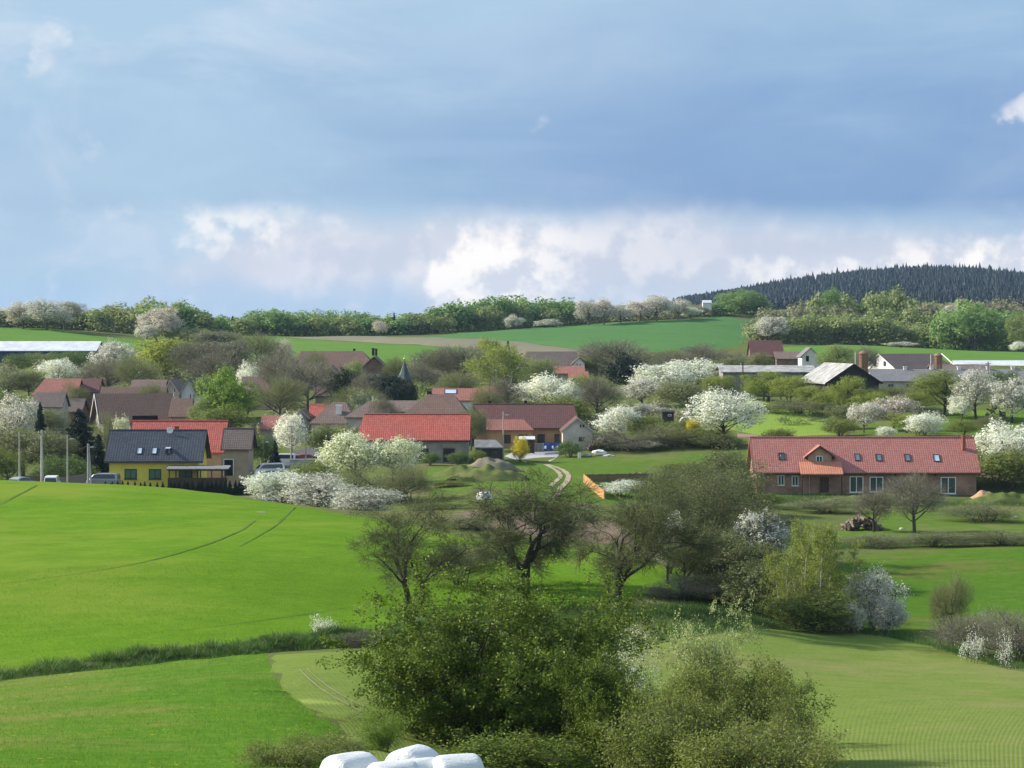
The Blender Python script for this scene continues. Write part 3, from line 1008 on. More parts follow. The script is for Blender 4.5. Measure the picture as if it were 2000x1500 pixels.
def grow(rng, wood, tips, p, d, L, r, lev, pr):
    """one branch of a recursive tree; records fine branch points for twigs"""
    n = 7 if lev < 2 else 5
    P = [np.array(p, float)]
    d = np.array(d, float)
    st = L / (n - 1)
    for i in range(n - 1):
        d = unit(d + rng.normal(size=3) * pr['wig'][lev] + np.array([0, 0, 1]) * pr['trop'][lev])
        P.append(P[-1] + d * st)
    P = np.array(P)
    end = r * pr['taper'][lev]
    wood.tube(P, np.linspace(r, end, n), 7 if lev == 0 else 5 if lev == 1 else 4 if lev == 2 else 3)
    if lev >= pr['tipfrom']:
        T = np.gradient(P, axis=0)
        tips.append((P, unit(T)))
    if lev >= pr['levels']:
        return
    nc = pr['kids'][lev]
    for i in range(nc):
        if lev == 0:
            k = (int(rng.integers(pr.get('low', n - 3), n))) if i else n - 1
        else:
            k = int(rng.integers(2, n)) if i else n - 1
        ax = unit(P[min(k, n - 1)] - P[max(k - 1, 0)])
        side = unit(np.cross(ax, rng.normal(size=3)))
        if lev == 0:
            a = 2 * math.pi * (i + rng.uniform(-0.3, 0.3)) / nc
            side = unit(np.array([math.cos(a), math.sin(a), 0.0]))
        ang = math.radians(rng.uniform(*pr['ang'][lev]))
        dd = ax * math.cos(ang) + side * math.sin(ang)
        ll = L * pr['len'][lev] * rng.uniform(0.7, 1.15) * (1.0 - 0.30 * (1 - k / (n - 1)))
        rr = max(end, r * 0.5) * pr['rad'][lev] * rng.uniform(0.75, 1.0)
        grow(rng, wood, tips, P[k], dd, ll, rr, lev + 1, pr)


def fine_twigs(rng, crown, tips, n, L, W, spread=0.7, up=0.15, droop=0.0):
    P = np.concatenate([t[0][1:] for t in tips]); T = np.concatenate([t[1][1:] for t in tips])
    k = rng.integers(0, len(P), n)
    p = P[k] + rng.normal(size=(n, 3)) * 0.08
    d = unit(T[k] + rng.normal(size=(n, 3)) * spread + np.array([0, 0, up - droop]))
    ll = L * rng.uniform(0.5, 1.3, n)
    crown.slivers(p, d, ll, W, rng, 0.12)
    return p, d, ll


def place_tree(meshes, name, label, px, top, D, wpx, crown=None, wood=None, group=None, hmul=1.0, rz=None, cat='tree', sink=0.0, crown_name='crown', trunk_name='trunk', depth=1.0, y=None):
    """stand a normalised tree on the land at column px and distance D; its top reaches photo row `top`"""
    x = xcol(px, D); z = H(x, D) - sink
    h = zrow(top, D) - z
    w = wpx / ppm(D)
    rz = random.uniform(0, 6.28) if rz is None else rz
    e = empty(name, (x, D, z), rz)
    e.scale = (w, w * depth, h)
    tag(e, label, cat, group)
    if meshes[0] is not None:
        obj(trunk_name, meshes[0], e, mat=wood)
    obj(crown_name, meshes[1], e, mat=crown)
    return e
# ------------------------------------------------------------------ building materials
tiles('roof_red', (0.399, 0.092, 0.070), (0.518, 0.133, 0.098), (0.168, 0.045, 0.039), pitch=40, mott=0.25)
tiles('roof_brick', (0.385, 0.150, 0.125), (0.470, 0.195, 0.160), (0.22, 0.085, 0.072), tw=0.30, th=0.34, pitch=42, mott=0.22)
tiles('roof_orange', (0.588, 0.231, 0.140), (0.672, 0.280, 0.175), (0.350, 0.126, 0.084), pitch=25)
tiles('roof_black', (0.050, 0.056, 0.073), (0.073, 0.080, 0.100), (0.020, 0.022, 0.030), tw=0.36, th=0.40, pitch=40, rough=0.45)
tiles('roof_darkbrown', (0.137, 0.105, 0.093), (0.173, 0.133, 0.119), (0.060, 0.048, 0.043), pitch=40)
tiles('roof_brown', (0.158, 0.095, 0.074), (0.210, 0.126, 0.097), (0.079, 0.053, 0.044), pitch=42, lichen=(0.15, 0.14, 0.10), lic=0.35)
tiles('roof_maroon', (0.124, 0.053, 0.050), (0.167, 0.071, 0.065), (0.067, 0.033, 0.031), pitch=40, lichen=(0.15, 0.11, 0.085), lic=0.3)
tiles('roof_rust', (0.294, 0.115, 0.092), (0.378, 0.151, 0.118), (0.154, 0.070, 0.059), pitch=30, lichen=(0.22, 0.15, 0.11), lic=0.3)
tiles('roof_old', (0.172, 0.121, 0.103), (0.235, 0.161, 0.135), (0.092, 0.069, 0.060), pitch=42, lichen=(0.17, 0.16, 0.12), lic=0.5)
tiles('roof_slate', (0.168, 0.165, 0.175), (0.224, 0.217, 0.224), (0.098, 0.098, 0.105), pitch=30, lichen=(0.2, 0.19, 0.17), lic=0.4)
plain('roof_sheet', (0.19, 0.195, 0.20), 0.8, 0.2, 0.6, streak=True)
plain('roof_weathered', (0.34, 0.335, 0.32), 0.85, 0.25, 0.35, streak=True)
plain('roof_pale', (0.56, 0.59, 0.63), 0.7, 0.10, 0.5)
plain('wall_yellow', (0.74, 0.63, 0.11), 0.85, 0.06, 0.8)
plain('wall_beige', (0.42, 0.33, 0.235), 0.9, 0.08, 0.8)
plain('wall_peach', (0.52, 0.31, 0.185), 0.9, 0.08, 0.8)
plain('wall_cream', (0.50, 0.47, 0.40), 0.9, 0.10, 0.8)
plain('wall_grey', (0.33, 0.31, 0.27), 0.9, 0.14, 0.7)
plain('wall_white', (0.72, 0.71, 0.68), 0.9, 0.08, 0.6)
plain('wall_brick', (0.30, 0.190, 0.140), 0.9, 0.20, 0.5)
plain('wall_brickpale', (0.44, 0.30, 0.215), 0.9, 0.10, 1.2)
plain('wall_brown', (0.22, 0.15, 0.11), 0.9, 0.16, 0.9)
plain('wall_mustard', (0.42, 0.36, 0.07), 0.9, 0.10, 0.9)
plain('boards_grey', (0.25, 0.235, 0.205), 0.9, 0.22, 1.4, streak=True)
plain('boards_dark', (0.040, 0.036, 0.036), 0.85, 0.2, 1.2, streak=True)
plain('boards_blue', (0.045, 0.060, 0.110), 0.8, 0.18, 1.0, streak=True)
plain('timber', (0.085, 0.055, 0.036), 0.85, 0.2, 1.5, streak=True)
plain('timber_grey', (0.23, 0.20, 0.165), 0.9, 0.2, 1.5, streak=True)
plain('fence_orange', (0.52, 0.275, 0.105), 0.7, 0.12, 1.2, streak=True)
plain('fence_brown', (0.17, 0.125, 0.07), 0.85, 0.18, 1.2, streak=True)
plain('trim_white', (0.74, 0.74, 0.72), 0.6, 0.05, 1.5)
plain('trim_green', (0.028, 0.060, 0.036), 0.5, 0.1, 1.5)
plain('trim_dark', (0.035, 0.030, 0.028), 0.7, 0.12, 1.5)
plain('trim_pale', (0.46, 0.42, 0.35), 0.7, 0.1, 1.5)
plain('brick_chimney', (0.34, 0.115, 0.075), 0.9, 0.15, 3.0)
plain('dark_hole', (0.014, 0.013, 0.013), 0.9, 0.1, 1.0)  # near-black panel colour, paints the shade inside open doorways
plain('concrete', (0.42, 0.41, 0.38), 0.9, 0.12, 1.2)
plain('metal_grey', (0.38, 0.39, 0.40), 0.45, 0.1, 2.0, metal=0.5)
plain('copper_green', (0.055, 0.090, 0.085), 0.6, 0.2, 1.5)
plain('gilt', (0.75, 0.55, 0.15), 0.35, 0.05, 2.0, metal=0.8)
plain('rust', (0.26, 0.15, 0.095), 0.9, 0.25, 1.0, streak=True)
plain('tarp_blue', (0.035, 0.085, 0.34), 0.5, 0.15, 1.2)
plain('stone', (0.45, 0.43, 0.40), 0.9, 0.15, 2.0)
glassy('glass')
glassy('glass_sky', (0.30, 0.36, 0.42), 0.15)
glassy('glass_dim', (0.10, 0.12, 0.14), 0.2)
glassy('glass_green', (0.05, 0.10, 0.07), 0.15)


def window(parent, face, u, zc, w, h, half, frame='trim_white', glass='glass', mull=1, transom=False, sill=True, name='window', t=None):
    """window on face f(-y) / l(-x) / r(+x) of a house; u along the face, zc centre height"""
    t = max(0.06, min(w, h) * 0.09) if t is None else t
    d0, d1, dg = -0.02, 0.07, 0.03
    m = MB()
    x0, x1, z0, z1 = u - w / 2, u + w / 2, zc - h / 2, zc + h / 2
    def bx(mb, a0, a1, b0, b1, e0, e1):
        if face == 'f': mb.box(a0, a1, -half - e1, -half - e0, b0, b1)
        elif face == 'l': mb.box(-half - e1, -half - e0, a0, a1, b0, b1)
        else: mb.box(half + e0, half + e1, a0, a1, b0, b1)
    bx(m, x0, x0 + t, z0, z1, d0, d1); bx(m, x1 - t, x1, z0, z1, d0, d1)
    bx(m, x0 + t, x1 - t, z0, z0 + t, d0, d1); bx(m, x0 + t, x1 - t, z1 - t, z1, d0, d1)
    for i in range(mull):
        c = x0 + w * (i + 1) / (mull + 1)
        bx(m, c - t * 0.45, c + t * 0.45, z0 + t, z1 - t, d0, d1 - 0.012)
    if transom:
        c = z0 + h * 0.66
        bx(m, x0 + t, x1 - t, c - t * 0.3, c + t * 0.3, d0, d1 - 0.02)
    fr = m.build(name, frame, parent)
    p = MB(); bx(p, x0 + t * 0.6, x1 - t * 0.6, z0 + t * 0.6, z1 - t * 0.6, d0, dg)
    p.build('pane', glass, fr)
    if sill:
        s = MB(); bx(s, x0 - 0.08, x1 + 0.08, z0 - 0.07, z0 - 0.003, -0.02, 0.14)
        s.build('sill', frame, fr)
    return fr


def opening(parent, face, u, z0, w, h, half, mat='dark_hole', frame=None, name='door', handle=True):
    """door leaf or painted shade of an opening, a little proud of the wall, with frame and handle"""
    m = MB()
    def bx(mb, a0, a1, b0, b1, e0, e1):
        if face == 'f': mb.box(a0, a1, -half - e1, -half - e0, b0, b1)
        elif face == 'l': mb.box(-half - e1, -half - e0, a0, a1, b0, b1)
        else: mb.box(half + e0, half + e1, a0, a1, b0, b1)
    bx(m, u - w / 2, u + w / 2, z0, z0 + h, -0.02, 0.025)
    o = m.build(name, mat, parent)
    if frame:
        f = MB(); t = 0.13
        bx(f, u - w / 2 - t, u - w / 2, z0, z0 + h + t, -0.02, 0.08); bx(f, u + w / 2, u + w / 2 + t, z0, z0 + h + t, -0.02, 0.08)
        bx(f, u - w / 2, u + w / 2, z0 + h, z0 + h + t, -0.02, 0.08)
        f.build('door_frame', frame, o)
    if handle:
        f = MB(); bx(f, u + w / 2 - 0.2, u + w / 2 - 0.08, z0 + 0.98, z0 + 1.03, 0.025, 0.07)
        f.build('handle', 'metal_grey', o)
    return o


def roof_mesh(L, W, ze, zr, ov, vo, th=0.16, hipL=0.0, hipR=0.0, drop=0.0):
    """gable roof as a closed slab (hips optional: distance the ridge end is pulled in)"""
    tan = (zr - ze) / (W / 2)
    yb = W / 2 + ov; zb = ze - ov * tan
    a0, a1 = -L / 2 - vo, L / 2 + vo
    def layer(dz):
        return [(a0, -yb, zb + dz), (a1, -yb, zb + dz), (a1, yb, zb + dz), (a0, yb, zb + dz), (a0 + hipL, 0, zr + dz), (a1 - hipR, 0, zr + dz)]
    V = layer(th) + layer(0.0)
    F = [(0, 1, 5, 4), (2, 3, 4, 5), (6, 10, 11, 7), (8, 11, 10, 9), (0, 6, 7, 1), (2, 8, 9, 3)]
    for e, (p, q, r) in enumerate(((0, 3, 4), (1, 2, 5))):
        hip = hipL if e == 0 else hipR
        if hip > 0:
            F += [(p, q, r), (p + 6, q + 6, r + 6), (p, q, q + 6, p + 6)]
        else:
            F += [(p, r, r + 6, p + 6), (q, r, r + 6, q + 6)]
    m = MB(); m.add(V, F)
    return m


def house(name, label, px, D, Lpx, W, ridge, eave, rot=0.0, wall='wall_cream', roof='roof_red', ov=0.45, vo=0.35, hipL=0.0, hipR=0.0,
          gable=False, wins=(), doors=(), chim=(), cat='house', group=None, caps=False, base=None, verge=None, skylights=(), gutter=False, depth=None):
    """house whose camera-side face stands at distance D, centred on column px.
    Lpx = width seen in photo pixels. gable=False: eaves towards the viewer; True: gable end towards the viewer (W = length going back)."""
    wid = Lpx / ppm(D)
    if not gable:
        L = wid - 2 * vo; dep = W
        Dr = D + W / 2
        zr = zrow(ridge, Dr); ze = zrow(eave, D - ov)
        tan = (zr - ze) / (W / 2 + ov); ze = ze + ov * tan
    else:
        L = W; dep = wid - 2 * ov; W = dep
        zr = zrow(ridge, D); ze = zrow(eave, D)
        tan = (zr - ze) / (W / 2 + ov); ze = ze + ov * tan
    Dc = D + (W / 2 if not gable else L / 2)
    x = xcol(px, D)
    x = x if not gable else xcol(px, D)
    bz = min(H(x - wid * 0.4, D), H(x + wid * 0.4, D), H(x, Dc)) - 0.3 if base is None else base
    e = empty(name, (x, Dc, bz), math.radians(rot + (90 if gable else 0)))
    tag(e, label, cat, group)
    zr -= bz; ze -= bz
    th = 0.16
    m = MB()
    zg = zr - th * 0.0
    prof = [(-W / 2, 0), (W / 2, 0), (W / 2, ze), (0, zg), (-W / 2, ze)]
    sh = MB()
    if hipL or hipR:
        hl = max(0.0, min(hipL, L / 2) * 0.98); hr = max(0.0, min(hipR, L / 2) * 0.98)
        a0, a1 = -L / 2, L / 2
        vs = [(a0, -W / 2, 0), (a1, -W / 2, 0), (a1, W / 2, 0), (a0, W / 2, 0), (a0, -W / 2, ze), (a1, -W / 2, ze), (a1, W / 2, ze), (a0, W / 2, ze)]
        sh.add(vs, [(0, 3, 2, 1), (0, 1, 5, 4), (1, 2, 6, 5), (2, 3, 7, 6), (3, 0, 4, 7), (4, 5, 6, 7)])
        tri = [(-W / 2 + 0.02, ze - 0.02), (W / 2 - 0.02, ze - 0.02), (0, zr - 0.02)]
        if not hipL: sh.prism(tri, 'x', a0 + 0.003, a0 + 0.4)
        if not hipR: sh.prism(tri, 'x', a1 - 0.4, a1 - 0.003)
    else:
        sh.prism(prof, 'x', -L / 2, L / 2)
    wl = sh.build('wall', wall, e)
    rf = roof_mesh(L, W, ze, zr, ov, vo, th, hipL, hipR).build('roof', roof, e)
    if caps:
        c = MB(); n = int((L + 2 * vo - hipL - hipR) / 0.42); st = (L + 2 * vo - hipL - hipR) / n
        for i in range(n):
            a = -L / 2 - vo + hipL + i * st
            c.prism([(-0.16, zr + th - 0.10), (-0.10, zr + th + 0.05), (0, zr + th + 0.10), (0.10, zr + th + 0.05), (0.16, zr + th - 0.10)], 'x', a, a + st * 0.96)
            c.prism([(-0.18, zr + th - 0.08), (-0.115, zr + th + 0.075), (0, zr + th + 0.13), (0.115, zr + th + 0.075), (0.18, zr + th - 0.08)], 'x', a + st * 0.72, a + st)
        c.build('ridge_tiles', roof, rf)
    if verge:
        for s in ((-1,) if gable else (-1, 1)):
            for q in (-1, 1):
                v = MB(); xx = s * (L / 2 + vo + 0.02)
                tan = (zr - ze) / (W / 2)
                yb = (W / 2 + ov) * q
                v.add([(xx - 0.03, yb, ze - ov * tan - 0.08), (xx + 0.03, yb, ze - ov * tan - 0.08), (xx + 0.03, yb, ze - ov * tan + th + 0.03), (xx - 0.03, yb, ze - ov * tan + th + 0.03),
                       (xx - 0.03, 0, zr - 0.08), (xx + 0.03, 0, zr - 0.08), (xx + 0.03, 0, zr + th + 0.03), (xx - 0.03, 0, zr + th + 0.03)],
                      [(0, 1, 2, 3), (4, 7, 6, 5), (0, 4, 5, 1), (1, 5, 6, 2), (2, 6, 7, 3), (3, 7, 4, 0)])
                v.build('bargeboard', verge, rf)
    half = W / 2 if not gable else L / 2
    face = 'f' if not gable else 'l'
    inv = Matrix.Rotation(-e.rotation_euler.z, 3, 'Z')
    def loc(ppx, ppy):
        P = Vector((xcol(ppx, D), D, zrow(ppy, D))) - Vector((x, Dc, bz))
        q = inv @ P
        return (q.x if face == 'f' else q.y), q.z
    for wn in wins:
        ppx, ppy, wp, hp = wn[:4]; kw = wn[4] if len(wn) > 4 else {}
        u, zc = loc(ppx, ppy)
        window(e, face, u, zc, wp / ppm(D), hp / ppm(D), half, **kw)
    for dn in doors:
        ppx, pbot, ptop, wp = dn[:4]; kw = dn[4] if len(dn) > 4 else {}
        u, z0 = loc(ppx, pbot); _, z1 = loc(ppx, ptop)
        opening(e, face, u, max(z0, 0.05), wp / ppm(D), z1 - max(z0, 0.05), half, **kw)
    for cn in chim:
        ppx, ptop, wp = cn[:3]; cm = cn[3] if len(cn) > 3 else 'brick_chimney'
        yy = cn[4] if len(cn) > 4 else 0.4
        if not gable:
            cx = (ppx - px) / ppm(D); w2 = max(0.22, wp / ppm(D) / 2)
            zt = zrow(ptop, Dc + yy) - bz
            zb = zr - abs(yy) * (zr - ze) / (W / 2) - 0.25
            m = MB(); m.box(cx - w2, cx + w2, yy - w2, yy + w2, zb, zt - 0.13); m.box(cx - w2 - 0.06, cx + w2 + 0.06, yy - w2 - 0.06, yy + w2 + 0.06, zt - 0.13, zt)
        else:
            cy = -(ppx - px) / ppm(D); w2 = max(0.22, wp / ppm(D) / 2)
            zt = zrow(ptop, D + 2) - bz; xx = -L / 2 + (cn[4] if len(cn) > 4 else 2.0)
            zb = zr - abs(cy) * (zr - ze) / (W / 2) - 0.3
            m = MB(); m.box(xx - w2, xx + w2, cy - w2, cy + w2, zb, zt - 0.13); m.box(xx - w2 - 0.06, xx + w2 + 0.06, cy - w2 - 0.06, cy + w2 + 0.06, zt - 0.13, zt)
        m.build('chimney', cm, rf)
    tanr = (zr - ze) / (W / 2)
    for sk in skylights:
        ppx, ppy, wp, hp = sk[:4]; open_ = sk[4] if len(sk) > 4 else 0.0
        # find where that row meets the front slope
        best = None
        for k in range(200):
            yy = -W / 2 + (W / 2) * k / 199.0
            zz = ze + (yy + W / 2) * tanr + th
            if bz + zz >= zrow(ppy, Dc + yy):
                best = (yy, zz); break
        yy, zz = best if best else (-W / 4, ze + W / 4 * tanr)
        cx = xcol(ppx, Dc + yy) - x
        w2 = wp / ppm(D) / 2; hh = hp / ppm(D) / math.sin(math.atan(tanr)) / 2
        a = math.atan(tanr)
        f = MB(); t = 0.09
        f.box(-w2, -w2 + t, -hh, hh, -0.05, 0.09); f.box(w2 - t, w2, -hh, hh, -0.05, 0.09)
        f.box(-w2 + t, w2 - t, -hh, -hh + t, -0.05, 0.09); f.box(-w2 + t, w2 - t, hh - t, hh, -0.05, 0.09)
        o = f.build('skylight', 'trim_dark', rf)
        o.location = (cx, yy, zz); o.rotation_euler = (a, 0, 0)
        p = MB(); p.box(-w2 + t * 0.5, w2 - t * 0.5, -hh + t * 0.5, hh - t * 0.5, -0.04, 0.05)
        q = p.build('pane', sk[5] if len(sk) > 5 else 'glass_sky', o)
        if open_:
            q.location = (0, hh, 0.12); q.rotation_euler = (-open_, 0, 0)
            for v in q.data.vertices: v.co.y -= hh
    if gutter:
        gm = MB(); yb = -(W / 2 + ov + 0.06); zb = ze - ov * tanr - 0.02
        gm.tube((-L / 2 - vo, yb, zb), (L / 2 + vo, yb, zb), 0.08, n=6)
        gm.build('gutter', 'trim_dark', rf)
    return e, dict(L=L, W=W, ze=ze, zr=zr, bz=bz, x=x, Dc=Dc, rf=rf, wl=wl, tan=tanr, th=th, inv=inv)
# ------------------------------------------------------------------ the village
# yellow house with black tiled roof
GW = dict(frame='trim_green', glass='glass_green', mull=1)
yh, yi = house('yellow_house', 'yellow house with black tiled roof and wooden veranda on the field edge', 300, 345, 192, 9.0, 842, 903, wall='wall_yellow', roof='roof_black',
               ov=0.55, vo=0.6, wins=[(254.5, 926, 24, 20, GW), (302, 926, 24, 20, GW), (362, 927, 26, 19, dict(frame='trim_green', glass='glass_green', mull=1))],
               chim=[(335, 832, 8, 'brick_chimney', 1.0)], skylights=[(272, 881, 11, 12), (301, 881, 11, 12), (328, 881, 11, 11, 0.55)], caps=True, gutter=True, verge='trim_dark')


def veranda():
    D = 342.0
    x0, x1 = xcol(327, D), xcol(443, D)
    e = empty('veranda', (0, 0, 0)); e.parent = yh
    e.matrix_parent_inverse = yh.matrix_basis.inverted()
    bz = H((x0 + x1) / 2, D) - 0.2
    zt = zrow(917, D); zb = zrow(914, D + 3)
    m = MB(); m.add([(x0 - .2, D - .3, zt), (x1 + .2, D - .3, zt), (x1 + .2, D + 2.9, zb + .25), (x0 - .2, D + 2.9, zb + .25),
                     (x0 - .2, D - .3, zt + .12), (x1 + .2, D - .3, zt + .12), (x1 + .2, D + 2.9, zb + .37), (x0 - .2, D + 2.9, zb + .37)],
                    [(0, 3, 2, 1), (4, 5, 6, 7), (0, 1, 5, 4), (1, 2, 6, 5), (2, 3, 7, 6), (3, 0, 4, 7)])
    m.build('veranda_roof', 'roof_sheet', e)
    for px in (330, 343, 357, 385, 391, 413, 433, 440):
        x = xcol(px, D); q = MB(); q.box(x - .07, x + .07, D - .07, D + .07, bz, zt); q.build('post', 'timber', e)
    q = MB(); q.box(x0, x1, D - .10, D - .05, bz, zrow(933, D)); q.build('parapet_boards', 'timber', e)
    q = MB(); q.box(x0, x1, D - .12, D + .05, zt - .17, zt - .004); q.build('beam', 'timber', e)


veranda()


def dish():
    r = yi['rf']
    xx = xcol(327, 347) - yi['x']; zz = yi['zr'] + 0.1
    m = MB(); m.tube((xx, -0.5, yi['zr'] - 0.6), (xx, -0.5, zz + 0.35), 0.03, n=6)
    p = m.build('dish_mast', 'metal_grey', r)
    d = MB(); n = 18
    prof = [(0.02, 0.0), (0.2, 0.03), (0.36, 0.09), (0.45, 0.15)]
    d.lathe(prof + [(0.44, 0.17), (0.34, 0.11), (0.18, 0.05), (0.02, 0.02)], 18)
    o = d.build('satellite_dish', 'trim_white', p, smooth=True)
    o.location = (xx + 0.1, -0.62, zz); o.rotation_euler = (math.radians(75), math.radians(-20), 0)
    m = MB(); m.box(-0.12, 0.12, -0.12, 0.12, 0, 0.5)
    o = m.build('vent_cap', 'trim_white', r); o.location = (xx - 0.35, 0.6, yi['zr'] - 0.1)


dish()
house('red_roofed_house', 'long bright red roofed house directly behind the yellow house', 343, 362, 190, 10.0, 824, 886, wall='wall_beige', roof='roof_red', ov=0.4, vo=0.5, caps=True, verge='trim_dark')
house('garage', 'beige garage with brown tiled roof beside the red roofed house', 462, 355, 60, 6.5, 839, 880, wall='wall_beige', roof='roof_darkbrown', ov=0.4, vo=0.5,
      doors=[(446, 929, 898, 17, dict(frame='trim_white', name='garage_opening', handle=True))], caps=True, verge='trim_dark')

# left cluster
house('barn', 'long brown barn with white bargeboards behind the dark spruce', 252, 424, 156, 10.5, 770, 828, rot=17, wall='wall_grey', roof='roof_brown', ov=0.5, vo=0.8, verge='trim_white', hipL=0,
      doors=[(284, 822, 812, 50, dict(handle=False, name='barn_opening'))])
house('barn', 'lower brown roofed barn attached to the end of the long brown barn', 350, 425, 44, 8.0, 780, 816, wall='wall_cream', roof='roof_brown', wins=[(339, 821, 8, 5)])
house('farm_building', 'tall brown roofed building behind the long brown barn', 255, 440, 130, 9.0, 757, 800, wall='wall_brown', roof='roof_brown')
house('red_roofed_house', 'red hipped roof house at the village edge on the left', 106, 452, 90, 9.0, 741, 774, wall='wall_brown', roof='roof_rust', hipL=1.6, hipR=0.0)
house('barn', 'dark roofed barn adjoining the red hipped house', 170, 456, 46, 8.0, 741, 768, wall='wall_brown', roof='roof_maroon')
house('shed', 'low dark roofed shed with pale wall below the red hipped house', 92, 432, 62, 7.0, 768, 797, wall='wall_cream', roof='roof_darkbrown')
house('shed', 'dark lean barn roof between the pale shed and the long brown barn', 136, 440, 50, 7.0, 780, 806, wall='wall_brown', roof='roof_darkbrown')
house('farmhouse', 'grey gabled farmhouse with small dark window, gable to the viewer', 333, 452, 36, 12.0, 744, 771, gable=True, wall='wall_grey', roof='roof_old', ov=0.2, verge='trim_pale', wins=[(341, 762, 4, 9, dict(mull=0, sill=False)), (331, 774, 8, 8)])
house('farm_building', 'low grey-brown roofed wing left of the grey gabled farmhouse', 285, 455, 70, 9.0, 743, 775, wall='wall_grey', roof='roof_old')
house('farmhouse', 'white gabled farmhouse with two arched windows beside the round chestnut', 376, 446, 34, 11.0, 741, 772, gable=True, wall='wall_white', roof='roof_darkbrown', rot=-8, ov=0.3, verge='trim_pale',
      wins=[(372, 775, 3.4, 11, dict(mull=0, sill=False)), (379, 775, 3.4, 11, dict(mull=0, sill=False))])
house('storage_hall', 'long hall with pale white roof on the far slope', 60, 690, 258, 16.0, 667.5, 686, wall='boards_blue', roof='roof_pale', ov=0.4, vo=0.3, cat='hall')
house('garden_hut', 'little white roofed hut among the trees below the far field', 268, 540, 18, 4.0, 724, 730, wall='wall_cream', roof='roof_pale', ov=0.2, vo=0.2, cat='hut')

# centre
house('manor', 'large brown hipped roof manor in front of the far light green field', 652, 520, 190, 17.0, 687, 737, wall='wall_grey', roof='roof_brown', hipL=2.5, hipR=4.5, ov=0.6,
      chim=[(686, 681, 4, 'trim_dark', 1.5), (724, 680, 5, 'trim_dark', 1.0), (731, 681, 4, 'trim_dark', -1.0)], wins=[(590, 742, 5, 8), (640, 745, 5, 8)])
house('manor_wing', 'gabled purple-brown wing standing forward of the large manor', 730, 511, 66, 12.0, 698, 728, gable=True, wall='wall_brown', roof='roof_brown', ov=0.4, verge='timber', cat='house', wins=[(722, 735, 5, 8), (738, 735, 5, 8)])
house('small_house', 'small mustard yellow gable peeping above the dark conifers', 644, 488, 48, 9.0, 716, 737, gable=True, wall='wall_mustard', roof='roof_darkbrown', verge='trim_pale', wins=[(641, 733, 6, 5)])
house('small_house', 'purple-grey roofed cottage below the mustard gable', 634, 476, 44, 7.0, 740, 775, wall='wall_grey', roof='roof_old')
house('cottage', 'rust-brown hipped roof cottage with pale wall right of the round chestnut', 502, 470, 68, 9.0, 737, 774, wall='wall_cream', roof='roof_old', hipR=2.5, wins=[(504, 790, 6, 9)])
house('cottage', 'low cottage with faded red roof left of the white blossom tree', 540, 415, 66, 7.0, 813, 840, wall='wall_grey', roof='roof_rust')
house('cottage', 'grey little gabled cottage with two tiny windows above the white blossom tree', 588, 428, 34, 8.0, 802, 819, gable=True, wall='wall_grey', roof='roof_old', verge='trim_pale', wins=[(585, 817, 3.5, 5, dict(mull=0, sill=False)), (591, 817, 3.5, 5, dict(mull=0, sill=False))])
house('red_roofed_house', 'narrow bright red roof peeping behind the brown hipped cottage', 622, 432, 40, 7.0, 790, 815, wall='wall_cream', roof='roof_red')
house('cottage', 'brown hipped cottage with pale wall and tall white chimney', 650, 404, 92, 9.5, 787, 829, wall='wall_cream', roof='roof_old', hipL=3.3, hipR=2.0, chim=[(660, 791, 11, 'wall_white', -2.6)], wins=[(612, 846, 5, 12), (640, 846, 6, 9)])
house('cottage', 'pale cottage with light verge and brown roof behind the red barn roof', 716, 396, 88, 9.0, 785, 817, wall='wall_cream', roof='roof_old', hipL=3.6, wins=[(678, 828, 5, 9)])
house('cottage', 'tan old roof cottage behind the bare shrub and red barn', 790, 412, 70, 8.0, 784, 806, wall='wall_cream', roof='roof_old')
house('farmhouse', 'large brown hipped roof farmhouse directly behind the red barn', 850, 402, 132, 12.0, 772, 813, wall='wall_cream', roof='roof_brown', hipL=4.0, hipR=2.5, chim=[(836, 764, 9, 'trim_dark', 0.5)])
house('red_roofed_house', 'faded red roofed house with pale skylight behind the brown farmhouse', 902, 440, 118, 9.0, 760, 784, wall='wall_white', roof='roof_rust', skylights=[(880, 765, 24, 8)], wins=[(938, 789, 8, 6)])
rb, rbi = house('red_barn', 'long bright red tiled barn with grey wall beside the white blossom trees', 806, 370, 224, 10.0, 811, 861.5, wall='wall_grey', roof='roof_red', hipL=1.0, ov=0.4, vo=0.3, caps=True, gutter=True, cat='barn',
      doors=[(827, 902, 876, 18, dict(mat='boards_dark', frame='timber_grey', name='barn_door')), (877, 902, 876, 22, dict(mat='boards_dark', frame='timber_grey', name='barn_door'))], wins=[(787, 884, 8, 8)])
DW = dict(frame='timber', glass='glass', mull=1)
house('farmhouse', 'long maroon roofed house with peach wall behind the paved yard', 1028, 402, 212, 11.0, 791, 838, wall='wall_peach', roof='roof_maroon', ov=0.5, vo=0.3, hipR=1.0,
      chim=[(956, 783, 6, 'trim_dark', 0.5), (1027, 782, 6, 'trim_dark', 0.5)], wins=[(1057, 856, 14, 16, DW), (1088, 856, 10, 16, DW)], caps=True)
house('annex', 'peach annex with lower faded red roof in front of the maroon roof', 996, 396, 94, 5.0, 821, 842, wall='wall_peach', roof='roof_rust', ov=0.35, vo=0.25, cat='house', wins=[(1021, 854, 18, 11, DW), (990, 857, 15, 16, DW)], hipR=1.6)
house('gabled_outbuilding', 'small pale outbuilding with white gable and two tiny round-topped vents', 1128, 388, 66, 9.0, 817, 845, gable=True, wall='wall_cream', roof='roof_maroon', ov=0.35, vo=0.3, verge='trim_pale', cat='outbuilding',
      wins=[(1134, 832, 3, 5, dict(frame='trim_dark', mull=0, sill=False)), (1139.5, 832, 3, 5, dict(frame='trim_dark', mull=0, sill=False)), (1136, 857, 11, 7, dict(frame='timber', mull=0))])
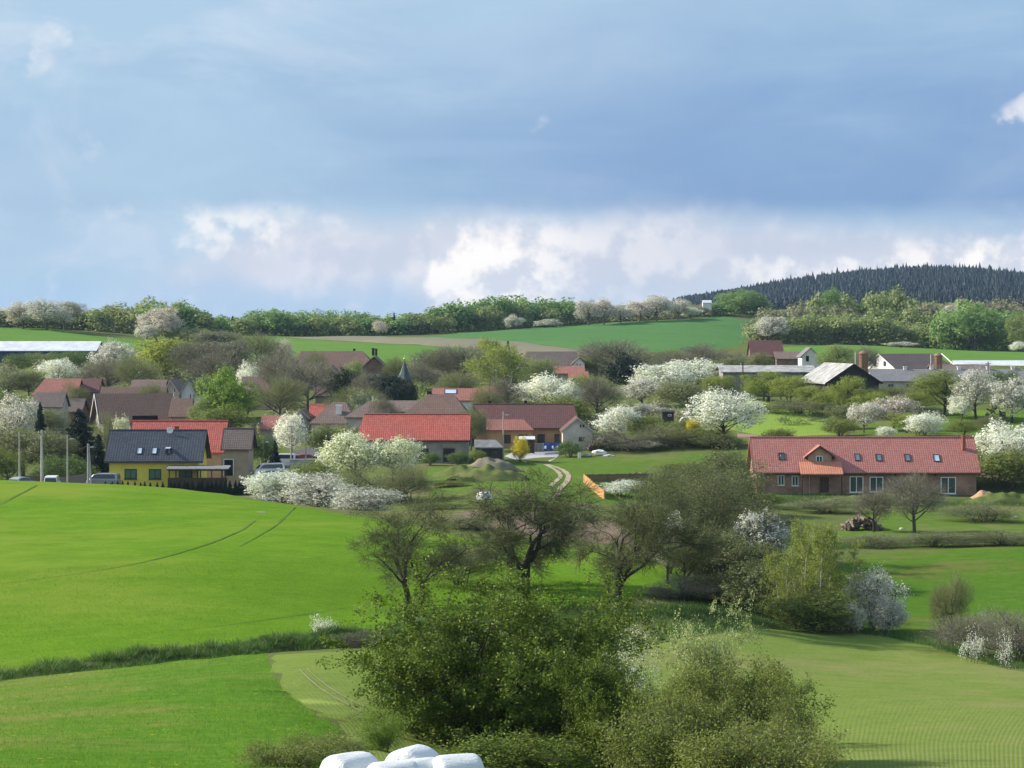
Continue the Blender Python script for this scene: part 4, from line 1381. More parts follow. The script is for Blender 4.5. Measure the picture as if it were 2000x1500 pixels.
house('garden_shed', 'dark wooden shed with pale blue-grey sheet roof beside the red barn', 955, 366, 58, 4.5, 861, 876, wall='boards_dark', roof='roof_sheet', ov=0.2, vo=0.2, cat='shed', hipR=1.2,
      doors=[(966, 897, 880, 9, dict(mat='timber', frame=None))])
house('farmhouse', 'dark grey roofed farmhouse among trees below the far soil strip', 1070, 552, 118, 12.0, 688, 722, wall='wall_grey', roof='roof_darkbrown', hipL=2.0, chim=[(1020, 690, 4), (1104, 689, 3)], wins=[(1060, 729, 6, 8)])
house('dormer_house', 'white gable with two windows set in front of the dark grey roof', 1131, 541, 30, 6.0, 699, 713, gable=True, wall='wall_white', roof='roof_darkbrown', cat='house', wins=[(1127, 712, 3, 5, dict(mull=0, sill=False)), (1133, 712, 3, 5, dict(mull=0, sill=False))])
house('small_house', 'little rust red roof among trees below the dark grey farmhouse', 1112, 530, 62, 7.0, 717, 731, wall='wall_cream', roof='roof_rust')
house('small_house', 'second rust red roof tucked behind the white blossom trees', 1130, 505, 40, 6.0, 727, 741, wall='wall_cream', roof='roof_rust')
house('small_house', 'faded rust roofed cottage partly hidden by the pale birch', 975, 470, 70, 7.0, 757, 775, wall='wall_cream', roof='roof_rust')


def chapel():
    D = 470.0; x = xcol(790, D); bz = H(x, D) - 0.3
    e = empty('chapel', (x, D, bz)); tag(e, 'little chapel with dark green pointed spire and gilded tip', 'chapel')
    ze = zrow(741, D) - bz; zt = zrow(704, D) - bz
    m = MB(); n = 8
    m.lathe([(1.35, 0), (1.35, ze)], 8); m.build('wall', 'wall_brown', e)
    s = MB(); h = zt - ze
    s.lathe([(1.75, ze - 0.1), (1.45, ze + h * 0.08), (1.05, ze + h * 0.22), (0.72, ze + h * 0.42), (0.40, ze + h * 0.68), (0.05, ze + h)], 8)
    r = s.build('roof', 'copper_green', e)
    b = MB(); b.lathe([(0.03, zt - 0.1), (0.04, zt + 0.15), (0.16, zt + 0.22), (0.18, zt + 0.32), (0.14, zt + 0.44), (0.03, zt + 0.5), (0.02, zt + 0.9)], 10)
    b.build('finial', 'gilt', r, smooth=True)
    for a in (-0.9, 0.0, 0.9):
        w = MB(); w.box(-0.22, 0.22, -1.30, -1.26, ze - 1.5, ze - 0.5)
        o = w.build('window', 'dark_hole', e); o.rotation_euler = (0, 0, a)


chapel()

# right: farm
house('farm_shed', 'grey boarded farm shed with long sheet metal roof behind the yellow-green shrubs', 1502, 478, 190, 14.0, 715, 728, wall='boards_grey', roof='roof_weathered', ov=0.5, vo=0.5, cat='shed',
      doors=[(1422, 774, 763, 20, dict(handle=False, name='shed_opening'))])
house('dark_barn', 'black boarded barn with grey roof, gable to the viewer', 1650, 452, 118, 16.0, 712, 750, gable=True, wall='boards_dark', roof='roof_weathered', rot=11, ov=0.6, vo=0.4, cat='barn', verge='trim_dark',
      doors=[(1640, 785, 764, 40, dict(mat='dark_hole', handle=False, name='barn_opening'))])
house('brown_barn', 'reddish brown old barn below the far wood edge', 1498, 600, 66, 9.0, 666, 698, wall='wall_brown', roof='roof_maroon', cat='barn', chim=[(1529, 668, 3)])
house('brown_barn', 'low brown roofed stable joining the old barn to the white gable', 1545, 596, 62, 8.0, 688, 702, wall='wall_brown', roof='roof_old', cat='barn')
house('hipped_house', 'small white gable with dark half-hipped roof on the hill field', 1583, 572, 40, 8.0, 680, 698, gable=True, wall='wall_white', roof='roof_slate', ov=0.4, cat='house', doors=[(1577, 706, 695, 6, dict(handle=False, name='loft_door'))])
wb, wbi = house('white_barn', 'white barn with dark brown roof and sunlit gable behind the long grey roof', 1786, 575, 152, 12.0, 692, 721, wall='wall_white', roof='roof_darkbrown', ov=0.3, vo=0.2, cat='barn', hipR=3.0, verge='trim_white', rot=27)
for u in (-2.2, 1.6):
    window(wb, 'l', u, zrow(711, 570) - wbi['bz'], 0.9, 1.1, wbi['L'] / 2, frame='trim_dark', glass='glass', mull=0, sill=False)
cs, csi = house('cowshed', 'long low cowshed with grey roof and small vents, pale wall', 1858, 508, 306, 14.0, 722, 746, wall='wall_cream', roof='roof_slate', ov=0.4, cat='shed',
      wins=[(1740 + 36 * i, 753, 11, 6, dict(frame='trim_pale', mull=1, sill=False)) for i in range(7)])
for px in (1775, 1827, 1881, 1938, 1987):
    xx = xcol(px, 510) - csi['x']
    m = MB(); m.box(xx - 0.32, xx + 0.32, -0.7, -0.1, csi['zr'] - 0.6, csi['zr'] + 0.55); m.box(xx - 0.42, xx + 0.42, -0.8, 0.0, csi['zr'] + 0.553, csi['zr'] + 0.66)
    m.build('roof_vent', 'trim_white', csi['rf'])
house('rust_barn', 'rust brown roofed barn between the white barn and the cowshed', 1880, 545, 120, 9.0, 713, 728, wall='wall_brown', roof='roof_old', cat='barn')
house('white_hall', 'far hall with flat white roof beyond the cowshed', 1945, 625, 150, 14.0, 705, 722, wall='wall_white', roof='roof_pale', ov=0.3, cat='hall')


def silo(px, D, w, top, label):
    x = xcol(px, D); bz = H(x, D) - 0.3; zt = zrow(top, D) - bz; r = w / ppm(D) / 2
    e = empty('silo', (x, D, bz)); tag(e, label, 'silo')
    m = MB(); prof = [(r, 0)]
    k = 12
    for i in range(k):
        a = zt * i / k; b = zt * (i + 1) / k
        prof += [(r, a + 0.02), (r, b - 0.14), (r * 1.06, b - 0.12), (r * 1.06, b - 0.03), (r, b - 0.01)]
    m.lathe(prof, 16); m.build('drum', 'rust', e, smooth=False)
    c = MB(); c.lathe([(r * 1.1, zt), (r * 1.1, zt + 0.06), (r * 0.5, zt + 0.5), (0.1, zt + 0.6)], 16); c.build('roof', 'rust', e)
    l = MB(); xx = -r - 0.55
    l.tube((xx, -0.1, 0), (xx, -0.1, zt + 0.3), 0.14, n=8); l.build('pipe', 'trim_pale', e)
    l = MB()
    for i in range(6):
        z = zt * (i + 0.5) / 6
        l.box(xx, -r + 0.1, -0.14, -0.06, z, z + 0.08)
    l.build('bracket', 'metal_grey', e)


silo(1686, 500, 19, 691, 'rusty round silo beside the black barn roof')
silo(1832, 528, 17, 695, 'rusty round silo standing in front of the dark barn roof')


# long brick house -------------------------------------------------------------
def brick_house():
    WW = dict(frame='trim_white', glass='glass', mull=1, t=0.10)
    FW = dict(frame='trim_white', glass='glass', mull=1, t=0.13, transom=False)
    e, i = house('brick_house', 'long red tiled brick house with dormer and porch roof on the terrace', 1693, 344, 444, 9.5, 856, 925, wall='wall_brick', roof='roof_brick', ov=0.5, vo=0.5, caps=True, gutter=True,
                 base=zrow(966, 344) - 0.1, rot=0.0,
                 wins=[(1526, 938, 13, 20, WW), (1553.5, 939, 13, 20, WW), (1673.5, 946, 27, 32, FW), (1712.5, 946, 27, 30, FW), (1776, 941, 14, 20, WW), (1853, 948, 30, 33, FW)],
                 doors=[(1610.5, 962, 934, 14, dict(mat='timber', frame='timber'))],
                 skylights=[(1527, 892, 12.5, 13, 0, 'glass'), (1675, 893.5, 11.5, 13, 0, 'glass_dim'), (1717, 894, 11.5, 13, 0, 'glass_dim'), (1773, 894.5, 11.5, 13, 0, 'glass_dim'), (1830, 895, 12.5, 13, 0, 'glass_sky')],
                 chim=[(1890.5, 850, 5, 'brick_chimney', -1.8)], verge='roof_brick')
    W, ze, zr, tan, bz, x, Dc, rf = i['W'], i['ze'], i['zr'], i['tan'], i['bz'], i['x'], i['Dc'], i['rf']
    # porch roof continues the slope outward
    D = 344.0
    xa, xb = xcol(1562, D) - x, xcol(1645, D) - x
    yF = -W / 2 - 1.6; z0 = zrow(927.5, D - 1.6) - bz; yB = -W / 2 + 0.9; z1 = ze + 0.9 * tan + i['th'] + 0.02
    m = MB(); m.add([(xa, yF, z0), (xb, yF, z0), (xb, yB, z1), (xa, yB, z1), (xa, yF, z0 + .14), (xb, yF, z0 + .14), (xb, yB, z1 + .14), (xa, yB, z1 + .14)],
                    [(0, 3, 2, 1), (4, 5, 6, 7), (0, 1, 5, 4), (1, 2, 6, 5), (2, 3, 7, 6), (3, 0, 4, 7)])
    m.build('porch_roof', 'roof_orange', e)
    for xx in (xa + 0.2, xb - 0.2):
        q = MB(); q.box(xx - 0.07, xx + 0.07, yF + 0.1, yF + 0.24, 0, z0 - 0.003); q.build('porch_post', 'timber', e)
    # dormer
    Dd = D + 1.0
    yD = -W / 2 + 1.15
    xl, xr = xcol(1579, Dd) - x, xcol(1625, Dd) - x; xc = (xl + xr) / 2
    zb = zrow(906, Dd) - bz; zs = zrow(889, Dd) - bz; za = zrow(872, Dd) - bz
    deep = 5.0
    d = MB()
    zs2 = zs
    d.prism([(xl, zb - 0.4), (xr, zb - 0.4), (xr, zs2), (xc, za - 0.16), (xl, zs2)], 'y', yD, yD + deep)
    dm = d.build('dormer', 'wall_brickpale', e)
    ow = 0.55
    sl = (za - zs) / ((xr - xl) / 2)
    for s in (-1, 1):
        r = MB(); ex = xc + s * ((xr - xl) / 2 + ow); ez = za - sl * ((xr - xl) / 2 + ow)
        r.add([(xc, yD - 0.35, za), (ex, yD - 0.35, ez), (ex, yD + deep, ez), (xc, yD + deep, za), (xc, yD - 0.35, za + 0.16), (ex, yD - 0.35, ez + 0.16), (ex, yD + deep, ez + 0.16), (xc, yD + deep, za + 0.16)],
              [(0, 1, 2, 3), (4, 7, 6, 5), (0, 4, 5, 1), (1, 5, 6, 2), (2, 6, 7, 3), (3, 7, 4, 0)])
        r.build('dormer_roof', 'roof_brick', dm)
        v = MB()
        v.add([(xc, yD - 0.40, za - 0.10), (ex, yD - 0.40, ez - 0.10), (ex, yD - 0.355, ez - 0.10), (xc, yD - 0.355, za - 0.10), (xc, yD - 0.40, za + 0.12), (ex, yD - 0.40, ez + 0.12), (ex, yD - 0.355, ez + 0.12), (xc, yD - 0.355, za + 0.12)],
              [(0, 3, 2, 1), (4, 5, 6, 7), (0, 1, 5, 4), (1, 2, 6, 5), (2, 3, 7, 6), (3, 0, 4, 7)])
        v.build('bargeboard', 'timber', dm)
    b = MB(); b.box(xl - 0.05, xr + 0.05, yD - 0.2, yD - 0.003, zb - 0.12, zb + 0.05); b.build('dormer_sill', 'trim_dark', dm)
    ux = xcol(1601, Dd) - x
    w = window(dm, 'f', ux, zrow(897.5, Dd) - bz, 13 / ppm(Dd), 14.5 / ppm(Dd), -yD, frame='trim_white', glass='glass', mull=1, t=0.11, sill=False)
    # lanterns and downpipe on the front
    for px in (1540, 1748, 1803, 1827):
        q = MB(); xx = xcol(px, D) - x; q.box(xx - 0.1, xx + 0.1, -W / 2 - 0.2, -W / 2 - 0.004, ze - 0.75, ze - 0.4); q.build('wall_lantern', 'trim_dark', e)
    q = MB(); xx = xcol(1581, D) - x; q.tube((xx, -W / 2 - 0.08, 0), (xx, -W / 2 - 0.08, ze - 0.3), 0.05, n=6); q.build('downpipe', 'trim_pale', e)
    # stove pipe chimney is tall: brick stack in front of the ridge


brick_house()

# terrace retaining edge of earth at the right end of the brick house
def mound(name, label, cat, px, D, w, h, dep, mat, seed, kind=None, rz=0.0):
    rng = np.random.default_rng(seed)
    n = 44; k = 18
    x0 = xcol(px, D)
    V = []
    ph = rng.uniform(0, 6, 6)
    for i in range(k):
        t = i / (k - 1)
        for j in range(n):
            a = 2 * math.pi * j / n
            rr = (1 - t) * (1 + 0.13 * math.sin(2 * a + ph[0]) + 0.08 * math.sin(5 * a + ph[1]) + 0.05 * math.sin(9 * a + ph[2]))
            lx, ly = rr * w / 2 * math.cos(a), rr * dep / 2 * math.sin(a)
            x = x0 + lx; y = D + ly
            q = max(0.0, 1 - (rr / 1.02) ** 1.6)
            z = h * q * (1 + 0.16 * math.sin(lx * 1.7 + ph[3]) * math.cos(ly * 1.3 + ph[4])) + 0.10 * math.sin(lx * 4 + ph[5]) * q + rng.normal() * 0.04 * q
            V.append((lx, ly, z + H(x, y) - (0.15 if i == 0 else 0)))
    F = [(i * n + j, i * n + (j + 1) % n, (i + 1) * n + (j + 1) % n, (i + 1) * n + j) for i in range(k - 1) for j in range(n)]
    z0 = H(x0, D)
    V = np.array(V); V[:, 2] -= z0
    o = obj(name, mesh_np(name, V, np.array(F), mat, True), loc=(x0, D, z0))
    return tag(o, label, cat, kind=kind)


soil_m = mound('earth_mound', 'grey earth heap in front of the dark garden shed', 'mound', 958, 352, 9.0, 1.9, 9.0, 'grey_earth', 3)
mound('grass_mound', 'grassy hummock left of the grey earth heap', 'mound', 905, 345, 9.0, 1.3, 8.0, 'rough_grass', 4)
mound('grass_mound', 'rough grassy mound in front of the grey earth heap', 'mound', 955, 335, 12.0, 1.7, 9.0, 'rough_grass', 5)
mound('clay_bank', 'orange clay bank at the end of the brick house', 'bank', 1924, 341, 4.0, 0.9, 3.5, 'orange_clay', 6)
mound('grass_bank', 'grassy bank below the wall of the long brick house', 'bank', 1750, 333, 26.0, 1.2, 7.0, 'rough_grass', 7)
mound('grass_bank', 'weedy bank at the right end of the brick house terrace', 'bank', 1960, 331, 12.0, 1.5, 6.0, 'rough_grass', 8)

# tiny things on the skyline and in the gardens
house('skyline_hut', 'tiny white hut on the skyline beside the blossoming hedge', 1381, 1078, 18, 3.5, 587, 592, wall='wall_white', roof='roof_pale', ov=0.2, vo=0.1, cat='hut', base=zrow(606, 1078))
house('black_hut', 'black hut among the bushes left of the big white blossom tree', 1305, 398, 25, 3.2, 803, 806, wall='boards_dark', roof='trim_dark', ov=0.1, vo=0.1, cat='hut', wins=[(1308, 811, 7, 4, dict(frame='trim_white', mull=0, sill=False))])


def polytunnel():
    D = 397.0; x = xcol(1336, D); z = H(x, D)
    e = empty('garden_tent', (x, D, z)); tag(e, 'small pale rounded garden tent beside the yellow shrub', 'tent')
    zt = zrow(814, D) - z
    w = 24 / ppm(D) / 2
    m = MB(); prof = [(-w, -0.2), (w, -0.2)] + [(w * math.cos(t), max(0.1, zt * (0.45 + 0.55 * math.sin(t)))) for t in np.linspace(0, math.pi, 10)]
    m.prism(prof, 'y', -1.6, 1.6); m.build('cover', 'trim_pale', e)
    q = MB(); q.box(-0.5, 0.5, -1.63, -1.602, -0.1, zt * 0.7); q.build('door_flap', 'trim_white', e)


polytunnel()
# ------------------------------------------------------------------ small things
plain('paint_white', (0.74, 0.75, 0.76), 0.25, 0.03, 1.0, spec=0.5)
plain('paint_silver', (0.34, 0.36, 0.38), 0.25, 0.04, 1.0, spec=0.5, metal=0.3)
plain('paint_red', (0.46, 0.10, 0.08), 0.25, 0.04, 1.0, spec=0.5)
plain('paint_blue', (0.06, 0.10, 0.26), 0.25, 0.04, 1.0, spec=0.5)
plain('tyre', (0.02, 0.02, 0.02), 0.9, 0.1, 3.0)
plain('lamp_glass', (0.65, 0.64, 0.60), 0.2, 0.03, 3.0)
plain('lamp_red', (0.35, 0.02, 0.02), 0.3, 0.05, 3.0)


def car(label, px, D, rz, paint, van=False, band=None, bz=None):
    """a car: lofted body, glazed cabin, four wheels, lamps. Front looks along +x before turning."""
    x = xcol(px, D); z = H(x, D) + 0.1 if bz is None else bz
    e = empty('parked_van' if van else 'parked_car', (x, D, z), rz)
    tag(e, label, 'van' if van else 'car')
    if van:
        low = [(-2.1, 0.35), (2.05, 0.35), (2.15, 0.6), (2.1, 0.95), (1.75, 1.12), (-2.15, 1.12), (-2.2, 0.7)]
        cab = [(-2.14, 1.10), (1.72, 1.10), (1.15, 1.78), (0.6, 1.90), (-1.9, 1.92), (-2.1, 1.78)]
    else:
        low = [(-2.05, 0.32), (2.05, 0.32), (2.15, 0.55), (2.05, 0.80), (1.05, 0.96), (-1.75, 1.0), (-2.1, 0.9), (-2.15, 0.6)]
        cab = [(-1.95, 0.97), (1.02, 0.94), (0.35, 1.42), (-0.2, 1.52), (-1.2, 1.50), (-1.75, 1.3)]
    b = MB(); b.prism(low, 'y', -0.86, 0.86); b.build('body', paint, e, bevel=0.05)
    m = MB()
    n = len(cab)
    zlo = min(c[1] for c in cab); zhi = max(c[1] for c in cab)
    vs = []
    for s in (-1, 1):
        for (u, w) in cab:
            t = (w - zlo) / (zhi - zlo)
            vs.append((u, s * (0.83 - 0.13 * t), w))
    m.add(vs, [tuple(range(n)), tuple(range(n, 2 * n))[::-1]] + [(i, n + i, n + (i + 1) % n, (i + 1) % n) for i in range(n)])
    cb = m.build('cabin', paint, e, bevel=0.04)
    # glazing: side windows, windscreen, rear window
    for s in (-1, 1):
        g = MB()
        def P(u, w, off=0.012):
            t = (w - zlo) / (zhi - zlo)
            return (u, s * (0.83 - 0.13 * t + off), w)
        k = 0.22
        pts = [(u + (0.0 - u) * 0.14, w + ((zlo + zhi) / 2 - w) * 0.30) for (u, w) in cab]
        g.add([P(u, w) for u, w in pts] + [P(u, w, -0.05) for u, w in pts], [tuple(range(n)), tuple(range(n, 2 * n))[::-1]] + [(i, n + i, n + (i + 1) % n, (i + 1) % n) for i in range(n)])
        g.build('side_window', 'glass', cb)
    for (a, bq, nm, sg) in ((1, 2, 'windscreen', 1), (n - 1, 0, 'rear_window', -1)):
        (u0, w0), (u1, w1) = cab[a], cab[bq]
        if nm == 'rear_window': (u0, w0), (u1, w1) = cab[0], cab[n - 1]
        lo = 0.16; hi = 0.90
        g = MB(); q = []
        for t in (lo, hi):
            u = u0 + (u1 - u0) * t; w = w0 + (w1 - w0) * t
            hw = 0.83 - 0.13 * (w - zlo) / (zhi - zlo) - 0.09
            q += [(u + sg * 0.02, -hw, w), (u + sg * 0.02, hw, w)]
        q2 = [(u - sg * 0.06, v, w) for u, v, w in q]
        g.add(q + q2, [(0, 1, 3, 2), (4, 6, 7, 5), (0, 4, 5, 1), (1, 5, 7, 3), (3, 7, 6, 2), (2, 6, 4, 0)])
        g.build(nm, 'glass', cb)
    for (wx, wy) in ((1.32, -0.8), (1.32, 0.8), (-1.32, -0.8), (-1.32, 0.8)):
        w = MB(); sgn = 1 if wy > 0 else -1
        w.tube((wx, wy - sgn * 0.1, 0.32), (wx, wy + sgn * 0.1, 0.32), 0.32, n=14); wo = w.build('wheel', 'tyre', e)
        r = MB(); r.tube((wx, wy + sgn * 0.101, 0.32), (wx, wy + sgn * 0.125, 0.32), 0.19, n=10); r.build('rim', 'metal_grey', wo)
    for s in (-1, 1):
        h = MB(); h.box(2.02, 2.17, s * 0.62 - 0.16, s * 0.62 + 0.16, 0.60, 0.76); h.build('headlight', 'lamp_glass', e, bevel=0.02)
        h = MB(); h.box(-2.22, -2.08, s * 0.70 - 0.10, s * 0.70 + 0.10, 0.72, 0.94); h.build('tail_light', 'lamp_red', e, bevel=0.02)
    for (u0, nm) in ((2.06, 'bumper'), (-2.24, 'bumper')):
        h = MB(); h.box(u0, u0 + 0.17, -0.80, 0.80, 0.36, 0.52); h.build('bumper', 'trim_dark', e, bevel=0.03)
    if band:
        for s in (-1, 1):
            h = MB(); h.box(-1.9, 1.6, s * 0.875 - 0.008, s * 0.875 + 0.008, 0.62, 0.88); h.build('stripe', band, e)
    return e


zc = lambda py, D: zrow(py, D)
car('white van seen from behind at the field crest beside the lamp posts', 101, 318, math.radians(95), 'paint_white', True, bz=zrow(928.5, 318) - 1.92)
car('silver estate car parked at the corner of the yellow house', 201, 341, math.radians(172), 'paint_silver', True, bz=zrow(924, 341) - 1.92)
car('pale blue-grey car tip showing at the fence behind the field', 44, 325, math.radians(60), 'paint_silver', bz=zrow(932, 325) - 1.45)
car('white van with blue stripe parked on the village lane', 524, 357, math.radians(200), 'paint_white', True, 'paint_blue', bz=zrow(904.5, 357) - 1.92)
car('white car parked by the small dark thuja', 552, 384, math.radians(170), 'paint_white', True, bz=zrow(886, 384) - 1.92)
car('red car half hidden behind the grey wall', 587, 388, math.radians(185), 'paint_red', bz=zrow(887, 388) - 1.5)


def lamp_post(label, px, D, top, arm=True, r=0.09, mat='concrete', side=1, name='lamp_post', double=False):
    x = xcol(px, D); z = H(x, D) - 0.2; h = zrow(top, D) - z
    e = empty(name, (x, D, z)); tag(e, label, 'lamp post' if arm else 'pole', 'poles and lamps of the village')
    m = MB(); m.tube((0, 0, 0), (0, 0, h), r * 1.3, r * 0.8, 8); m.build('pole', mat, e)
    if double:
        m = MB(); m.tube((0.42, 0.2, 0), (0.12, 0.05, h * 0.98), r * 1.2, r * 0.8, 8); m.build('strut', mat, e)
    if arm:
        a = MB(); zz = h - 0.55
        a.tube((0, 0, zz - 0.1), (side * 0.32, 0, zz + 0.05), 0.035, n=6); ar = a.build('arm', 'metal_grey', e)
        l = MB(); l.prism([(side * 0.28, zz), (side * 0.28, zz + 0.12), (side * 0.55, zz + 0.17), (side * 0.80, zz + 0.10), (side * 0.80, zz + 0.03)], 'y', -0.12, 0.12)
        l.build('lamp_head', 'lamp_glass', ar, bevel=0.02)
    else:
        a = MB(); a.box(-0.5, 0.5, -0.05, 0.05, h - 0.45, h - 0.36); ar = a.build('crossarm', 'timber_grey', e)
        for q in (-0.42, 0.42):
            i = MB(); i.lathe([(0.03, h - 0.36), (0.05, h - 0.28), (0.035, h - 0.22), (0.05, h - 0.18), (0.02, h - 0.12)], 8, q, 0); i.build('insulator', 'trim_white', ar)
    return e


lamp_post('slim grey lamp post at the left end of the field crest', 37, 326, 843)
lamp_post('tall thick concrete pole left of the white van', 81, 322, 840, arm=False, r=0.16)
lamp_post('slim lamp post between the white van and the dark spruce', 131, 330, 850)
lamp_post('short double-legged lamp post next to the yellow house', 171, 332, 866, double=True, r=0.11)
lamp_post('grey pole in front of the white blossom tree, left one', 568, 380, 828, arm=False)
lamp_post('grey pole right of the white blossom tree trunk', 597, 384, 830, arm=False)
lamp_post('short dark lamp post left of the small thuja', 514, 366, 857, mat='timber_grey')
lamp_post('pale lamp post in front of the maroon roofed house', 983, 374, 804, mat='concrete')
lamp_post('thin pole standing beside the chapel spire', 809, 490, 699, arm=False, mat='timber_grey')
lamp_post('dark pole in front of the grey boarded farm shed', 1451, 470, 708, arm=False, mat='timber', r=0.13)
lamp_post('tall pole with crossarm before the cowshed among blossom trees', 1930, 470, 706, arm=False, mat='timber_grey', r=0.12)
lamp_post('small thin post at the right edge of the brick house roof', 1986, 480, 715, arm=False, mat='timber_grey', r=0.08)


def wire(label, pts):
    S = Soup()
    P = []
    for a, b in zip(pts[:-1], pts[1:]):
        a = np.array(a); b = np.array(b)
        t = np.linspace(0, 1, 14)[:-1]
        for q in t:
            p = a + (b - a) * q; p[2] -= 4 * q * (1 - q) * 0.9; P.append(p)
    P.append(np.array(pts[-1]))
    S.tube(np.array(P), np.full(len(P), 0.022), 4)
    o = obj('overhead_wire', S.mesh('overhead_wire', 'timber_grey', True))
    tag(o, label, 'wire')


def ptop(px, D, row):
    return (xcol(px, D), D, zrow(row, D))


wire('overhead wire strung between the poles at the field crest', [ptop(37, 326, 846), ptop(81, 322, 843), ptop(131, 330, 853), ptop(171, 332, 869)])
wire('overhead wire sloping from the pale lamp post to the red barn', [ptop(983, 374, 805), ptop(920, 371, 817)])


wire('overhead wire between the two grey poles by the white blossom tree', [ptop(514, 366, 859), ptop(568, 380, 831), ptop(597, 384, 833)])
wire('overhead wire from the grey pole over the cottages to the red barn', [ptop(597, 384, 833), ptop(700, 390, 812)])
wire('overhead wire leading out of the picture at the left crest', [ptop(-60, 328, 838), ptop(37, 326, 846)])
wire('overhead wire between the poles of the farm', [ptop(1451, 470, 711), ptop(1930, 470, 709), ptop(2060, 470, 712)])

# foreground wrapped bales
def bale_material():
    m, g, out = new_mat('bale_wrap')
    p = g.new('ShaderNodeTexCoord').outputs['Object']
    n = g.noise(g.vmath('MULTIPLY', p, (1.0, 5.0, 5.0)), 2.6, 6, 0.6, dist=0.8)
    f = g.noise(p, 14.0, 5, 0.65)
    d = g.noise(p, 1.4, 4, 0.6)
    c = g.mix(g.ss(d, 0.5, 0.8), (0.72, 0.73, 0.73), (0.58, 0.59, 0.60))
    sx, sy, sz = g.sep(p)
    seam = g.math('PINGPONG', g.add(sx, g.mul(g.noise(p, 3.0, 2, 0.5), 0.05)), 0.14)
    principled(g, out, g.mix(g.mul(g.ss(seam, 0.012, 0.0), 0.12), c, (0.45, 0.46, 0.48)), 0.38, 0.4, g.add(g.add(n, g.mul(f, 0.3)), g.mul(g.ss(seam, 0.02, 0.0), 0.08)), 0.8, 0.06)


bale_material()
plain('bale_teal', (0.20, 0.36, 0.38), 0.4, 0.1, 1.5)
plain('bale_dark', (0.03, 0.045, 0.04), 0.4, 0.1, 1.5)


def bale(label, px, D, top, rz, r=0.62, L=1.25, seed=0, mat='bale_wrap', group='wrapped bales', tilt=0.0):
    """round bale in stretch film: drum with soft rims, sagging, creased ends"""
    rng = np.random.default_rng(seed + 40)
    x = xcol(px, D); zt = zrow(top, D)
    n = 56
    prof = [(-L / 2 + 0.02, 0.0), (-L / 2 - 0.01, 0.12), (-L / 2 - 0.015, 0.28), (-L / 2 + 0.0, 0.42), (-L / 2 + 0.03, 0.52), (-L / 2 + 0.085, 0.585), (-L / 2 + 0.16, 0.615)]
    prof += [(-L * 0.25, 0.62), (-L * 0.1, 0.625), (L * 0.1, 0.625), (L * 0.25, 0.62)]
    prof += [(-a, q) for a, q in prof[6::-1]]
    V = []
    ph = rng.uniform(0, 6.28, 8)
    for (a, q) in prof:
        for j in range(n):
            t = 2 * math.pi * j / n
            rr = q * r / 0.62
            w = 0.014 * math.sin(3 * t + ph[0]) + 0.009 * math.sin(7 * t + ph[1] + a * 3) + 0.005 * math.sin(13 * t + ph[2] + a * 6)
            rr *= 1 + w * (q > 0.3)
            e = 0.0
            if abs(a) > L * 0.42:                       # creases radiating from the middle of the end
                s = 1 if a > 0 else -1
                k = min(1.0, q / 0.5)
                e = s * (0.022 * k * (1 - 0.3 * k) * (abs(math.sin(4.5 * t + ph[3])) ** 6 + 0.7 * abs(math.sin(3.5 * t + ph[4])) ** 8) - 0.03 * (1 - k) ** 2)
                e *= -1.0
            zz = rr * math.sin(t); 
            if zz < -r * 0.72: zz = -r * 0.72 + (zz + r * 0.72) * 0.25   # sits flattened on the ground
            V.append((a + e, rr * math.cos(t), zz))
    k = len(prof)
    F = [(i * n + j, i * n + (j + 1) % n, (i + 1) * n + (j + 1) % n, (i + 1) * n + j) for i in range(k - 1) for j in range(n)]
    o = obj('wrapped_bale', mesh_np('wrapped_bale', np.array(V), np.array(F), mat, True), loc=(x, D, zt - r), rot=(0, tilt, rz))
    sub = o.modifiers.new('smooth', 'SUBSURF'); sub.levels = 1; sub.render_levels = 1
    return tag(o, label, 'bale', group)


bale('white wrapped bale with creased end, leftmost of the foreground stack', 683, 62.0, 1470, math.radians(40), seed=1)
bale('white wrapped bale at the back, tallest of the foreground stack', 806, 64.5, 1458.5, math.radians(62), seed=2, r=0.66)
bale('white wrapped bale in the front middle of the foreground stack, lowest', 768, 61.0, 1487, math.radians(25), seed=3)
bale('white wrapped bale at the front right of the tallest foreground bale', 815, 62.6, 1481, math.radians(33), seed=4, r=0.60)
bale('white wrapped bale at the right end of the foreground stack', 893, 62.5, 1474, math.radians(18), seed=5, r=0.62, L=1.22)
# mid-distance bales
bale('single white wrapped bale behind the bare pear tree by the grassy mound', 946, 300, 960, math.radians(30), r=0.85, L=1.5, seed=6)
bale('dark green wrapped bale behind the pear trees', 1128, 288, 992, math.radians(60), r=0.62, seed=7, mat='bale_dark')
bale('teal wrapped bale next to the dark green one', 1146, 287, 993, math.radians(50), r=0.66, seed=8, mat='bale_teal')
bale('white wrapped bale right of the teal one', 1171, 286, 996, math.radians(60), r=0.66, seed=9)
bale('white wrapped bale half hidden by the pear crown, right of the others', 1188, 287, 1000, math.radians(45), r=0.55, seed=10)


